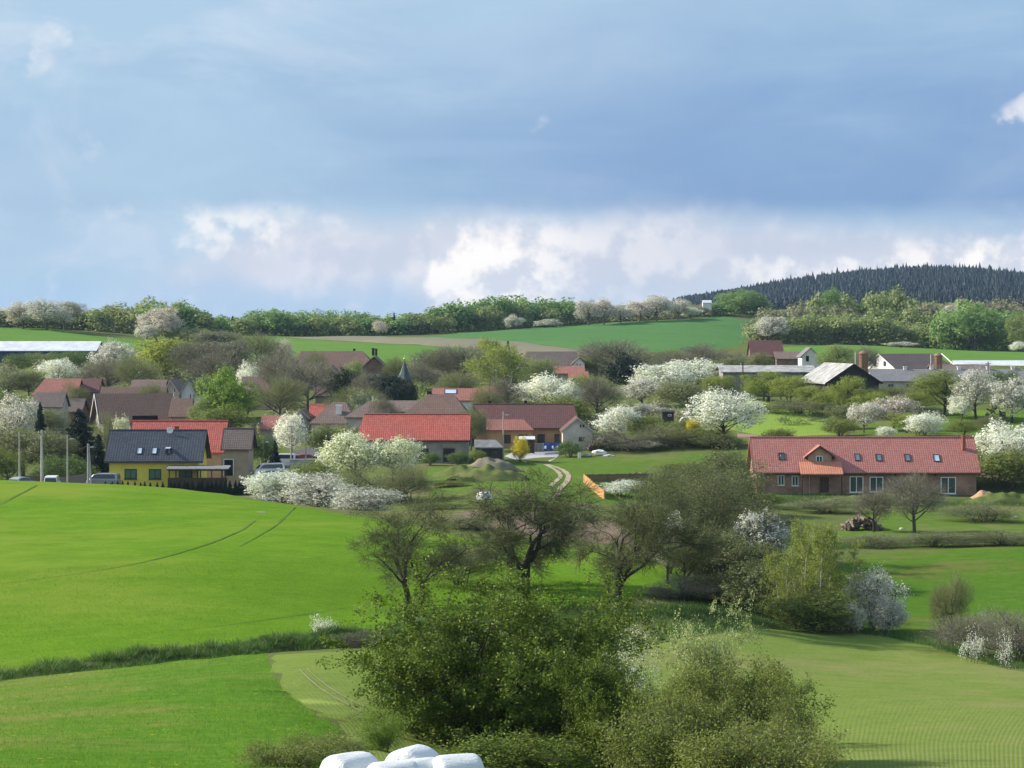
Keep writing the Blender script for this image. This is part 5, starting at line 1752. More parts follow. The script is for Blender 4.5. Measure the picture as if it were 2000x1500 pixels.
# orange plank fence ------------------------------------------------------------
def plank_fence(label, P, Q, h, mat, name='plank_fence', pitch=0.21, wid=0.19, gap_post=2.4):
    P = np.array(P); Q = np.array(Q)
    L = np.linalg.norm(Q - P)
    ang = math.atan2(Q[1] - P[1], Q[0] - P[0])
    z0 = H(P[0], P[1])
    e = empty(name, (P[0], P[1], z0), ang); tag(e, label, 'fence')
    n = int(L / pitch)
    rng = random.Random(5)
    b = MB(); b.box(0, wid, -0.012, 0.012, 0, 1); me = b.build('board', mat, e)
    first = True
    for i in range(n):
        s = i * pitch
        gx, gy = P[0] + (Q[0] - P[0]) * s / L, P[1] + (Q[1] - P[1]) * s / L
        o = me if first else me.copy()
        if not first:
            COL.objects.link(o); o.parent = e
        first = False
        o.location = (s, 0, H(gx, gy) - z0 - 0.05); o.scale = (1, 1, h * rng.uniform(0.97, 1.03))
    k = max(1, int(L / gap_post)); 
    for i in range(k + 1):
        s = L * i / k
        gx, gy = P[0] + (Q[0] - P[0]) * s / L, P[1] + (Q[1] - P[1]) * s / L
        p = MB(); p.box(s - 0.05, s + 0.05, 0.05, 0.15, H(gx, gy) - z0 - 0.2, H(gx, gy) - z0 + h + 0.03); p.build('post', mat, e)
    for q in (0.25, 0.8):
        r = MB(); za = H(P[0], P[1]) - z0; zb = H(Q[0], Q[1]) - z0
        r.add([(0, 0.014, za + h * q), (L, 0.014, zb + h * q), (L, 0.05, zb + h * q), (0, 0.05, za + h * q), (0, 0.014, za + h * q + .09), (L, 0.014, zb + h * q + .09), (L, 0.05, zb + h * q + .09), (0, 0.05, za + h * q + .09)],
              [(0, 3, 2, 1), (4, 5, 6, 7), (0, 1, 5, 4), (1, 2, 6, 5), (2, 3, 7, 6), (3, 0, 4, 7)])
        r.build('rail', mat, e)


fa = hit(1140, 944); fb = hit(1180, 977)
plank_fence('bright orange plank fence running down the garden meadow', fa, fb, 1.25, 'fence_orange')
plank_fence('brown plank fence along the back of the fenced garden', (fa[0] + 0.25, fa[1] + 0.3), (xcol(1275, fa[1] + 1.5), fa[1] + 1.5), 1.15, 'fence_brown')


def picket_run(label, px0, D0, px1, D1, top0, top1, mat, pitch):
    P = (xcol(px0, D0), D0); Q = (xcol(px1, D1), D1)
    L = math.hypot(Q[0] - P[0], Q[1] - P[1]); z0 = H(*P); ang = math.atan2(Q[1] - P[1], Q[0] - P[0])
    e = empty('picket_fence', (P[0], P[1], z0), ang); tag(e, label, 'fence')
    n = int(L / pitch)
    base = None
    for i in range(n):
        t = i / n; gx, gy = P[0] + (Q[0] - P[0]) * t, P[1] + (Q[1] - P[1]) * t
        zt = zrow(top0 + (top1 - top0) * t, gy); zg = H(gx, gy) - 0.1
        if base is None:
            m = MB(); m.box(0, pitch * 0.78, -0.015, 0.015, 0, 1); base = m.build('board', mat, e); o = base
        else:
            o = base.copy(); COL.objects.link(o); o.parent = e
        o.location = (i * pitch, 0, zg - z0); o.scale = (1, 1, max(0.3, zt - zg))
    r = MB(); r.box(0, L, 0.02, 0.07, H(*P) - z0 + 0.5, H(*P) - z0 + 0.6); r.build('rail', mat, e)


picket_run('brown picket fence left of the white van at the field crest', 49, 336, 90, 336, 929, 929, 'fence_brown', 0.24)
picket_run('grey picket fence between the white van and the silver car', 112, 334, 168, 340, 933, 925, 'timber_grey', 0.24)


def wall_box(name, label, cat, px0, px1, D, top, mat, thick=0.3, capm=None):
    x0, x1 = xcol(px0, D), xcol(px1, D); z = min(H(x0, D), H(x1, D)) - 0.3
    e = empty(name, ((x0 + x1) / 2, D, z)); tag(e, label, cat)
    h = zrow(top, D) - z; w = (x1 - x0) / 2
    m = MB(); m.box(-w, w, -thick / 2, thick / 2, 0, h - 0.12); m.build('body', mat, e)
    c = MB(); c.box(-w - 0.05, w + 0.05, -thick / 2 - 0.06, thick / 2 + 0.06, h - 0.118, h); c.build('coping', capm or mat, e)


wall_box('garden_wall', 'low grey-blue garden wall behind the white blossom hedge', 'wall', 566, 644, 362, 897, 'concrete')
wall_box('yard_wall', 'low wall with dark gate in front of the peach-walled house', 'wall', 1040, 1104, 388, 866, 'boards_grey')


def blue_load():
    D = 386.5; x = xcol(1078, D); z = H(x, D)
    e = empty('blue_tarpaulin', (x, D, z)); tag(e, 'blue tarpaulin draped over the yard wall of the peach house', 'tarpaulin')
    w = 34 / ppm(D) / 2
    rng = np.random.default_rng(3)
    n, k = 26, 8
    zt = zrow(865, D) - z
    V = []
    for i in range(k):
        for j in range(n):
            u = -w + 2 * w * j / (n - 1); t = i / (k - 1)
            V.append((u, -0.12 - 0.10 * math.sin(j * 1.1) * t - 0.15 * t, zt - t * (1.05 + 0.15 * math.sin(j * 0.7))))
    F = [(i * n + j, i * n + j + 1, (i + 1) * n + j + 1, (i + 1) * n + j) for i in range(k - 1) for j in range(n - 1)]
    me = mesh_np('sheet', np.array(V), np.array(F), 'tarp_blue', True)
    o = obj('sheet', me, e); s = o.modifiers.new('t', 'SOLIDIFY'); s.thickness = 0.03
    for q in (-0.72, 0.1, 0.66):
        m = MB(); m.lathe([(0.12, 0), (0.14, 0.05), (0.14, 0.35), (0.05, 0.42)], 8); o = m.build('tie_bundle', 'trim_white', e); o.location = (q * w, -0.42, zt - 0.85)


blue_load()


def pergola():
    D = 384.0; x0, x1 = xcol(1013, D), xcol(1045, D); xm = (x0 + x1) / 2; z = H(xm, D) - 0.1
    e = empty('carport', (xm, D, z)); tag(e, 'little carport with pale flat roof beside the yellow forsythia', 'carport')
    h = zrow(857, D) - z; w = (x1 - x0) / 2
    m = MB(); m.add([(-w, -1.2, h - .1), (w, -1.2, h - .1), (w, 1.2, h + .25), (-w, 1.2, h + .25), (-w, -1.2, h), (w, -1.2, h), (w, 1.2, h + .35), (-w, 1.2, h + .35)],
                    [(0, 3, 2, 1), (4, 5, 6, 7), (0, 1, 5, 4), (1, 2, 6, 5), (2, 3, 7, 6), (3, 0, 4, 7)]); m.build('roof', 'roof_pale', e)
    for a in (-1, 1):
        for b in (-1, 1):
            p = MB(); p.box(a * (w - .15) - .06, a * (w - .15) + .06, b * 1.0 - .06, b * 1.0 + .06, 0, h - .12 + (.3 if b > 0 else 0)); p.build('post', 'timber', e)
    p = MB(); p.box(-w + .2, w - .2, 1.05, 1.12, 0, h); p.build('back_panel', 'timber', e)


pergola()


def rock(name, label, cat, px, py, w, h, mat, seed):
    hx = hit(px, py)
    rng = np.random.default_rng(seed)
    bm = bmesh.new(); bmesh.ops.create_icosphere(bm, subdivisions=2, radius=1.0)
    for v in bm.verts:
        v.co *= 1 + rng.normal() * 0.12
        v.co.x *= w / 2; v.co.y *= w / 2.6; v.co.z *= h / 2
    me = bpy.data.meshes.new(name); bm.to_mesh(me); bm.free(); me.materials.append(MAT[mat])
    o = obj(name, me, loc=(hx[0], hx[1], H(*hx) + h * 0.35)); return tag(o, label, cat)


def marker():
    p = hit(1132, 896); e = empty('marker_post', (p[0], p[1], H(*p) - 0.1)); tag(e, 'short white marker post at the corner of the garden meadow', 'post')
    m = MB(); m.prism([(-0.24, 0), (0.24, 0), (0.22, 0.8), (-0.22, 0.8)], 'y', -0.12, 0.12); m.build('shaft', 'trim_white', e, bevel=0.02)
    c = MB(); c.prism([(-0.28, 0.803), (0.28, 0.803), (0.2, 0.98), (-0.2, 0.98)], 'y', -0.15, 0.15); c.build('cap', 'trim_white', e, bevel=0.02)


marker()
rock('white_sheeting', 'crumpled white sheeting on the rubble beside the wood stack', 'sheeting', 1170, 889, 2.2, 1.0, 'trim_white', 1)
rock('stone', 'pale rubble stone left of the white sheeting', 'stone', 1148, 892, 1.4, 0.6, 'stone', 2)
rock('stone', 'flat pale stone right of the white sheeting', 'stone', 1190, 893, 1.8, 0.5, 'stone', 3)
rock('plastic_sack', 'white plastic sack lying on the bank in front of the brick house', 'sack', 1831, 981, 1.1, 0.35, 'trim_white', 4)
rock('stone', 'small white stone under the bare tree on the terrace', 'stone', 1762, 1036, 0.6, 0.4, 'stone', 5)
rock('stone', 'grey stone lying on the terrace lawn at the right edge', 'stone', 1984, 1014, 0.8, 0.4, 'stone', 6)
rock('stone', 'white stone at the foot of the garage beside the blossom hedge', 'stone', 495, 930, 0.7, 0.45, 'stone', 7) if hit(495, 930)[1] > 300 else None


def log_pile(label, px, D, wpx, top, seed, r=(0.10, 0.2), n=70, L=1.6):
    rng = np.random.default_rng(seed)
    x = xcol(px, D); z = H(x, D); w = wpx / ppm(D) / 2; h = zrow(top, D) - z
    e = empty('log_pile', (x, D, z)); tag(e, label, 'log pile')
    base = MB(); base.tube((0, -0.5, 0), (0, 0.5, 0), 1.0, 0.92, 7); b0 = base.build('log', 'log_wood', e)
    first = True
    for i in range(n):
        u = rng.uniform(-1, 1); hh = h * (1 - u * u) ** 0.6
        o = b0 if first else b0.copy()
        if not first:
            COL.objects.link(o); o.parent = e
        first = False
        rr = rng.uniform(*r)
        o.location = (u * w, rng.uniform(-0.8, 0.8), rng.uniform(0.0, 1.0) ** 0.7 * hh + 0.05)
        o.scale = (rr, L * rng.uniform(0.6, 1.0), rr)
        o.rotation_euler = (rng.normal() * 0.35, rng.normal() * 0.35, rng.normal() * 0.5)


bark('log_wood', (0.10, 0.075, 0.06), (0.30, 0.24, 0.19))
log_pile('heap of cut logs and brushwood on the terrace behind the birches', 1684, 288, 70, 1012, 1, n=110, L=1.5)
log_pile('dark wood stack between the pale outbuilding and the white blossom tree', 1176, 386, 56, 857, 2, n=60, L=1.2)
log_pile('dark brush heap inside the fenced garden', 1245, 346, 26, 930, 3, n=30, r=(0.05, 0.12), L=2.4)
log_pile('pile of pale planks and bricks under the orchard trees', 1945, 432, 40, 796, 4, n=40, r=(0.08, 0.16), L=1.4)
# ------------------------------------------------------------------ plants
random.seed(7)
LIB = dict(
    blos=[lump_tree(100 + i, 'leaf', nl=20, leaf_n=8500, leaf=0.026, twig_n=1300, tf=0.20, spread=0.36, lr=(0.10, 0.18)) for i in range(4)],
    bare=[lump_tree(120 + i, 'bare', nl=22, leaf_n=1800, leaf=0.015, twig_n=6500, tf=0.22, spread=0.36, lr=(0.12, 0.2)) for i in range(4)],
    bud=[lump_tree(140 + i, 'leaf', nl=20, leaf_n=7000, leaf=0.021, twig_n=3000, tf=0.16, spread=0.34, lr=(0.11, 0.19)) for i in range(4)],
    leafy=[lump_tree(160 + i, 'leaf', nl=26, leaf_n=10000, leaf=0.028, twig_n=500, tf=0.14, spread=0.37, lr=(0.11, 0.18)) for i in range(3)],
    bush=[lump_tree(180 + i, 'leaf', nl=24, leaf_n=9000, leaf=0.026, twig_n=2200, tf=0.0, spread=0.38, lr=(0.13, 0.2), multi=6) for i in range(3)],
    bushbare=[lump_tree(190 + i, 'bare', nl=24, leaf_n=2600, leaf=0.016, twig_n=7000, tf=0.0, spread=0.38, lr=(0.13, 0.2), multi=7) for i in range(3)],
    tall=[lump_tree(200 + i, 'leaf', nl=22, leaf_n=9000, leaf=0.020, twig_n=1800, tf=0.08, spread=0.33, lr=(0.09, 0.16), multi=3) for i in range(2)],
    con=[conifer(220 + i) for i in range(2)],
)
_cnt = {}


def T(kind, label, px, top, D, w, crown, wood=None, name=None, cat='tree', group=None, **kw):
    k = _cnt.get(kind, 0); _cnt[kind] = k + 1
    ms = LIB[kind][k % len(LIB[kind])]
    nm = name or dict(blos='blossom_tree', bare='bare_tree', bud='budding_tree', leafy='leafy_tree', bush='shrub', bushbare='bare_shrub', tall='tall_tree', con='spruce')[kind]
    if cat == 'tree' and kind.startswith('bush'): cat = 'shrub'
    w = w * (1.22 if kind in ('bud', 'bush', 'bushbare', 'tall') else 1.04 if kind != 'con' else 1.35)
    return place_tree(ms, nm, label, px, top, D, w, crown, wood, group, cat=cat, crown_name='foliage' if cat == 'shrub' else 'crown', trunk_name='stems' if cat == 'shrub' else 'trunk', **kw)


B, BG, BP, BGR = 'blossom', 'blossom_grey', 'blossom_pink', 'blossom_green'
# --- left, around the yellow house
T('blos', 'greyish blossoming tree at the left edge beside the thin spruce', 28, 778, 400, 96, BG)
T('con', 'thin tall spruce beside the greyish blossom tree at the left edge', 78, 788, 392, 34, 'needle')
T('con', 'broad dark spruce left of the yellow house', 155, 802, 372, 92, 'needle')
T('con', 'low dark spruce touching the wall of the yellow house', 192, 850, 362, 50, 'needle')
T('bud', 'grey-green thicket tree behind the slim lamp post at the left', 45, 838, 372, 110, 'twig_green')
T('bud', 'grey-green thicket tree behind the thick concrete pole', 100, 846, 368, 90, 'twig_green')
T('bush', 'low olive shrub at the left edge behind the field crest', 8, 880, 350, 70, 'leaf_olive_pale')
T('bare', 'bare grey tree between the dark spruce and the black roof', 212, 812, 385, 66, 'twig_green')
T('bush', 'dark shrub under the thin spruce behind the picket fence', 118, 892, 352, 90, 'leaf_green')
T('blos', 'tiny white blossom tree behind the black roof ridge', 238, 818, 376, 34, BGR)
T('blos', 'white blossoming tree below the long white-roofed hall', 112, 704, 520, 84, B)
T('bud', 'round dark green tree under the long hall, far left', 30, 693, 570, 66, 'leaf_green')
T('bud', 'grey-green tree under the long hall beside the white blossom tree', 82, 690, 575, 60, 'leaf_far_olive')
T('bud', 'dull green tree under the end of the long hall', 140, 688, 575, 70, 'leaf_green')
T('blos', 'greyish blossom tree right of the long hall', 232, 670, 560, 90, BG)
T('bare', 'bare brown-grey tree below the greyish blossom tree', 205, 704, 515, 110, 'twig_grey')
T('bud', 'grey-green tree at the left edge above the red hipped roof', 20, 728, 500, 90, 'twig_green')
T('bud', 'second grey-green tree above the red hipped roof', 60, 722, 505, 70, 'leaf_far_olive')
T('bare', 'bare tree behind the roofs left of the yellow willow', 265, 700, 500, 90, 'twig_green')
T('leafy', 'bright yellow-green willow on the slope left of the bare grey trees', 322, 664, 535, 120, 'leaf_willow')
T('bare', 'tall bare grey-brown tree right of the yellow willow', 388, 668, 520, 120, 'twig_grey')
T('bare', 'bare grey tree above the white gabled farmhouse', 420, 690, 505, 100, 'twig_grey')
T('con', 'small dark conifer right of the bare grey trees', 455, 692, 510, 40, 'needle')
T('blos', 'little white blossom tree right of the small dark conifer', 483, 711, 490, 46, B)
T('leafy', 'round fresh green chestnut tree beside the white gable', 443, 725, 428, 100, 'leaf_fresh', hmul=1)
T('bush', 'olive shrub under the round green chestnut', 425, 795, 415, 90, 'leaf_olive_pale')
T('bare', 'bare tree on the slope edge left of the light green field', 498, 654, 590, 92, 'twig_green')
T('bud', 'pale pinkish budding tree in front of the light green field', 550, 664, 600, 44, 'blossom_pink')
T('bud', 'dark brownish tree above the round chestnut, by the slope', 440, 668, 560, 90, 'twig_grey')
# --- centre village
T('bare', 'large bare brown tree left of the manor roof', 560, 690, 470, 130, 'twig_grey')
T('bare', 'broad bare tree in front of the mustard gable', 600, 712, 455, 120, 'twig_grey')
T('bare', 'low bare tree above the white blossom tree by the lane', 545, 740, 440, 100, 'twig_green')
T('bare', 'thin bare tree standing before the manor wall', 618, 690, 500, 50, 'twig_green')
T('blos', 'round white blossom tree behind the two grey poles', 571, 812, 385, 60, B)
T('con', 'small dark pointed thuja beside the white parked car', 537, 862, 372, 24, 'needle', name='thuja')
T('bush', 'dark shrubbery left of the white blossom tree by the lane', 512, 852, 378, 50, 'leaf_green')
T('leafy', 'dark broad conifer right of the mustard gable', 676, 724, 455, 66, 'needle', name='pine_tree')
T('leafy', 'dark broad conifer left of the chapel spire', 752, 734, 450, 78, 'needle', name='pine_tree')
T('leafy', 'smaller dark conifer under the chapel spire', 772, 752, 444, 50, 'needle', name='pine_tree')
T('leafy', 'dark rounded conifer hiding the chapel wall', 797, 746, 446, 40, 'needle', name='pine_tree')
T('bare', 'bare tree between the two broad dark conifers', 716, 730, 448, 64, 'twig_grey')
T('bare', 'low bare brush behind the brown hipped cottage', 690, 758, 430, 100, 'twig_green')
T('blos', 'small greenish blossom tree behind the light-verge cottage', 705, 770, 428, 40, BGR)
T('bare', 'thin bare tree above the red barn ridge', 752, 776, 398, 60, 'twig_grey')
T('bare', 'bare grey shrubby tree at the right end of the red barn', 918, 800, 392, 66, 'twig_green')
T('bush', 'grey-green shrub in front of the brown hipped cottage', 655, 832, 388, 84, 'leaf_olive_pale')
T('bud', 'olive tree before the light-verge cottage wall', 690, 838, 384, 50, 'twig_green')
T('bare', 'large bare dark tree right of the chapel spire', 860, 684, 520, 110, 'twig_grey')
T('bare', 'bare purple-grey tree left of the pale birch', 905, 678, 515, 110, 'twig_grey')
T('leafy', 'small bright yellow-green treetop above the pale birch', 955, 664, 530, 50, 'leaf_spring')
T('con', 'small dark pine beside the bright yellow-green treetop', 992, 668, 535, 26, 'needle')
T('tall', 'pale green birch in the village middle', 972, 676, 500, 92, 'leaf_birch', 'bark_birch', name='birch_tree')
T('tall', 'pale olive birch in front of the dark grey farmhouse', 1055, 702, 520, 62, 'leaf_far_olive', 'bark_birch', name='birch_tree')
T('bare', 'bare tree left of the chapel, low among roofs', 825, 712, 490, 70, 'twig_grey')
T('bare', 'bare brush above the faded red roofs', 890, 728, 462, 90, 'twig_green')
T('blos', 'wide white blossom tree above the maroon roof', 1058, 736, 440, 110, B)
T('blos', 'white blossom tree right of the wide one above the maroon roof', 1108, 748, 436, 62, B)
T('bare', 'thin grey bare tree left of the wide white blossom tree', 990, 742, 440, 60, 'twig_grey')
T('bare', 'broad bare dome-shaped tree below the far green field', 1205, 668, 545, 140, 'twig_grey')
T('leafy', 'dark pine standing in front of the broad bare dome tree', 1216, 694, 490, 74, 'needle', name='pine_tree')
T('bare', 'bare tree right of the dome tree below the far green field', 1375, 674, 600, 92, 'twig_grey')
T('bare', 'thin bare tree between the dome tree and the far field', 1305, 684, 610, 60, 'twig_green')
T('bud', 'yellow-green shrubby tree above the small white gable', 1150, 734, 450, 70, 'leaf_spring')
T('bare', 'dark bare tree behind the small pale outbuilding', 1168, 738, 425, 84, 'twig_grey', 'bark_dark')
T('bush', 'olive shrubbery behind the maroon roof ridge', 1110, 776, 425, 90, 'leaf_olive_pale')
T('blos', 'white blossom tree crown, left of the blossoming group', 1290, 714, 480, 110, B)
T('blos', 'tall white blossom tree crown, right of the blossoming group', 1365, 704, 492, 110, B)
T('blos', 'low white blossom tree in front of the dark pine', 1258, 742, 458, 90, BG)
T('blos', 'greyish blossom tree behind the black hut', 1262, 790, 428, 70, BG)
T('bud', 'grey-green tree in front of the blossoming group', 1335, 748, 440, 110, 'twig_green')
T('bud', 'yellow-green small tree at the corner of the grey boarded shed', 1400, 735, 470, 60, 'leaf_spring')
T('bud', 'olive tree right of the blossoming group', 1385, 775, 440, 70, 'twig_green')
T('blos', 'round white blossom tree right of the pale outbuilding', 1207, 797, 396, 94, B)
T('bushbare', 'dark bare bush in front of the round white blossom tree', 1228, 846, 384, 130, 'twig_grey')
T('bushbare', 'dark thorny bush right of the bare bush below the black hut', 1305, 832, 386, 130, 'twig_green')
T('bush', 'dark green bramble left of the big white blossom tree', 1365, 838, 387, 100, 'leaf_olive_pale')
T('bush', 'grey-green conifer shrub before the small pale outbuilding', 1112, 862, 378, 40, 'leaf_green')
T('blos', 'small white blossom shrub at the foot of the dark thorny bush', 1272, 862, 381, 40, BG)
T('bush', 'yellow-green shrub between the round blossom tree and the black hut', 1258, 812, 394, 60, 'leaf_olive_pale')
T('bush', 'dense shrub in front of the pale garden tent and black hut', 1318, 822, 392, 70, 'leaf_olive_pale')
T('blos', 'big white blossom tree with thick dark trunk beside the bright grass strip', 1420, 766, 386, 128, B, 'bark_dark')
T('bush', 'bright yellow forsythia bush beside the paved yard', 1016, 855, 371, 27, 'forsythia', name='forsythia')
T('bush', 'small yellow forsythia left of the big white blossom tree', 1352, 818, 389, 24, 'forsythia', name='forsythia')
T('bush', 'dull shrub between red barn wall and dark shed', 932, 880, 363, 26, 'leaf_olive_pale')
T('bush', 'low dark shrub along the red barn wall, left', 840, 884, 364, 34, 'leaf_green')
T('bush', 'low dark shrub along the red barn wall, right', 896, 882, 364, 34, 'leaf_green')
T('bud', 'fresh green small tree between the chestnut and the hipped cottage', 480, 770, 452, 50, 'leaf_spring')
T('bare', 'bare tree in front of the grey gabled farmhouse', 300, 752, 436, 60, 'twig_green')
T('bud', 'olive tree standing before the long brown barn roof end', 395, 780, 425, 50, 'leaf_far_olive')
T('bare', 'bare tree above the pale shed below the red hipped house', 140, 752, 446, 60, 'twig_green')
T('bud', 'olive tree before the pale shed wall', 95, 800, 408, 70, 'twig_green')
T('bare', 'bare tree on the right of the manor wing', 775, 700, 505, 50, 'twig_green')
T('bud', 'pale spring green tree below the manor roof', 690, 708, 486, 44, 'leaf_far_olive')
T('bare', 'bare tree between the faded red roofs and the maroon roof', 950, 760, 425, 60, 'twig_green')
T('blos', 'small white blossom tree below the chapel conifers', 735, 782, 420, 44, BGR)
T('bud', 'olive tree at the end of the far soil strip roofs', 1150, 700, 545, 56, 'leaf_far_olive')
T('bud', 'spring green tree left of the blossoming group', 1235, 728, 500, 60, 'leaf_far_olive')
T('bare', 'bare twiggy tree behind the blossoming group', 1330, 690, 530, 90, 'twig_grey')
T('bud', 'grey-green tree left of the grey boarded shed', 1420, 700, 520, 60, 'twig_green')
# --- white blossom group left of the red barn wall
T('blos', 'large white blossom tree in front of the red barn, left of the pair', 690, 848, 335, 118, BGR)
T('blos', 'large white blossom tree in front of the red barn, right of the pair', 768, 858, 333, 100, BGR)
T('bush', 'white flowering hedge bush at the crest edge, left end', 553, 922, 303, 112, B, name='blackthorn', sink=0.5)
T('bush', 'white flowering hedge bush in the middle of the hedge at the crest', 622, 928, 297, 120, BG, name='blackthorn', sink=0.5)
T('bush', 'white flowering hedge bush, right end near the bare pear tree', 715, 954, 282, 110, BG, name='blackthorn', sink=0.6)
T('bush', 'greenish shrub behind the white flowering hedge', 595, 905, 318, 90, 'leaf_olive_pale')
T('bushbare', 'bare dark shrub right of the white flowering hedge', 790, 912, 305, 100, 'twig_green')
T('bushbare', 'bare shrub in the gap above the white hedge end', 720, 920, 310, 110, 'twig_green')
T('bush', 'rough olive bush below the grassy mound', 880, 940, 322, 60, 'leaf_olive_pale')
# --- right farm
for i, (px, top, D, w) in enumerate(((1492, 728, 462, 78), (1540, 736, 456, 70), (1588, 756, 448, 74), (1618, 764, 441, 62), (1664, 738, 437, 64), (1700, 768, 433, 66))):
    T('tall', ['yellow-green young tree nearest the grey boarded shed wall', 'yellow-green young tree second from the grey boarded shed wall', 'yellow-green young tree below the left eave of the black barn',
               'bushy yellow-green young tree on the lawn edge before the black barn', 'pointed yellow-green young tree in front of the black barn gable', 'yellow-green young tree at the right corner of the black barn'][i], px, top, D, w, 'leaf_spring', name='young_tree', group='yellow-green young trees before the black barn')
T('bushbare', 'dark bare shrub under the black barn trees', 1560, 784, 438, 110, 'twig_green')
T('bushbare', 'brown bare bush right of the black barn', 1745, 756, 450, 110, 'twig_green')
T('bud', 'dark green tree with bare trunk in front of the cowshed', 1842, 726, 436, 96, 'leaf_olive_pale', 'bark_dark')
T('bud', 'yellow-green tree before the cowshed, left of the dark one', 1795, 768, 442, 70, 'leaf_spring')
T('blos', 'tall whitish blossom tree in the orchard by the crossarm pole', 1908, 726, 430, 92, BG, 'bark_dark')
T('blos', 'whitish blossom tree at the right edge of the orchard', 1978, 742, 425, 92, BG, 'bark_dark')
T('blos', 'small white blossom tree in the orchard, left of the tall one', 1874, 775, 428, 44, B)
T('bud', 'dark tree behind the orchard blossom trees', 1960, 726, 470, 60, 'leaf_green')
T('blos', 'white blossom tree behind the brick roof, left end of the orchard row', 1688, 788, 400, 62, BG)
T('blos', 'pinkish-grey blossom tree behind the brick roof', 1742, 778, 402, 100, BP)
T('bush', 'bright white blossom tree just above the brick roof ridge', 1802, 808, 384, 62, B, cat='blossom tree', name='blossom_tree')
T('bush', 'low white blossom shrub peeping over the brick roof ridge', 1735, 834, 380, 32, B, name='blossom_shrub')
T('bud', 'olive tree right behind the brick roof', 1768, 808, 392, 60, 'leaf_spring')
T('bush', 'olive bush at the left behind the brick roof', 1640, 820, 392, 60, 'leaf_olive_pale')
T('blos', 'large white blossom tree at the right end of the brick house', 1962, 830, 352, 116, B)
T('bush', 'grey-green thicket under the large blossom tree at the brick house end', 1968, 880, 347, 120, 'leaf_olive_pale')
T('bud', 'grey-green orchard tree left of the pinkish-grey blossom tree', 1652, 792, 412, 60, 'twig_green')
T('bare', 'small bare orchard tree right of the brick roof chimney', 1930, 812, 398, 60, 'twig_green')
T('bud', 'olive orchard tree behind the right end of the brick roof', 1880, 822, 386, 60, 'leaf_olive_pale')
T('bush', 'low olive shrub behind the left end of the brick roof', 1520, 838, 380, 50, 'leaf_olive_pale')
T('bush', 'low shrub at the foot of the big white blossom tree', 1400, 848, 381, 70, 'thicket')
T('bush', 'low olive shrub on the garden meadow edge above the brown fence', 1330, 905, 352, 70, 'leaf_olive_pale')
# --- between the fence and the brick house
T('bush', 'small white blossom tree beside the lower end of the orange fence', 1218, 940, 312, 84, B, name='blackthorn')
T('bud', 'olive budding tree left of the brick house', 1405, 884, 325, 110, 'thicket')
T('bud', 'tall grey-green tree before the left end of the brick house', 1428, 925, 305, 90, 'thicket')
T('bare', 'bare dark tree right of the fenced garden', 1345, 908, 305, 120, 'thicket', 'bark_dark')
T('bare', 'bare grey tree behind the right pear tree', 1300, 922, 280, 120, 'thicket', 'bark_dark')
T('bare', 'small bare tree with leaning stem on the brick house terrace', 1708, 955, 285, 74, 'twig_grey', 'bark_dark')
T('bare', 'wispy grey bare tree in front of the brick house windows', 1788, 928, 283, 108, 'twig_grey')
T('bush', 'scrubby shrub on the bank at the left corner of the brick house', 1485, 964, 318, 70, 'leaf_olive_pale')
T('bushbare', 'bare scrub on the bank below the brick house door', 1610, 972, 312, 120, 'twig_green')
T('bushbare', 'bare scrub on the terrace edge at the right', 1920, 985, 300, 130, 'twig_green')
T('bushbare', 'low bare scrub along the pasture bank, middle', 1830, 1040, 262, 130, 'twig_green')
T('bushbare', 'low bare scrub along the pasture bank, right edge', 1960, 1036, 262, 130, 'twig_green')
T('bushbare', 'low scrub along the pasture bank under the log heap', 1705, 1044, 262, 110, 'twig_green')


# --- near trees grown branch by branch ------------------------------------------
def fit(wood, crown, w, h, pct=99.3):
    A = np.concatenate(crown.V if crown.V else wood.V)
    hx = np.percentile(np.abs(A[:, 0] - np.median(A[:, 0])), pct); hz = np.percentile(A[:, 2], 99.8)
    S = np.array([w / 2 / hx, w / 2 / hx, h / hz])
    for s in (wood, crown):
        s.V = [v * S for v in s.V]


PEAR = dict(levels=4, tipfrom=3, kids=[5, 5, 5, 4], len=[1.75, 0.66, 0.62, 0.55], ang=[(18, 42), (24, 55), (28, 62), (30, 70)], rad=[0.72, 0.64, 0.58, 0.52],
            wig=[0.06, 0.15, 0.20, 0.22, 0.24], trop=[0.05, 0.07, 0.03, 0.0, -0.02], taper=[0.75, 0.35, 0.35, 0.4, 0.4])


FGT = dict(low=1, levels=3, tipfrom=3, kids=[7, 5, 5, 0], len=[0.85, 0.66, 0.58, 0.5], ang=[(14, 40), (22, 55), (28, 65), (30, 70)], rad=[0.62, 0.6, 0.55, 0.5],
           wig=[0.07, 0.14, 0.18, 0.2], trop=[0.03, 0.04, 0.0, 0.0], taper=[0.6, 0.35, 0.35, 0.4])


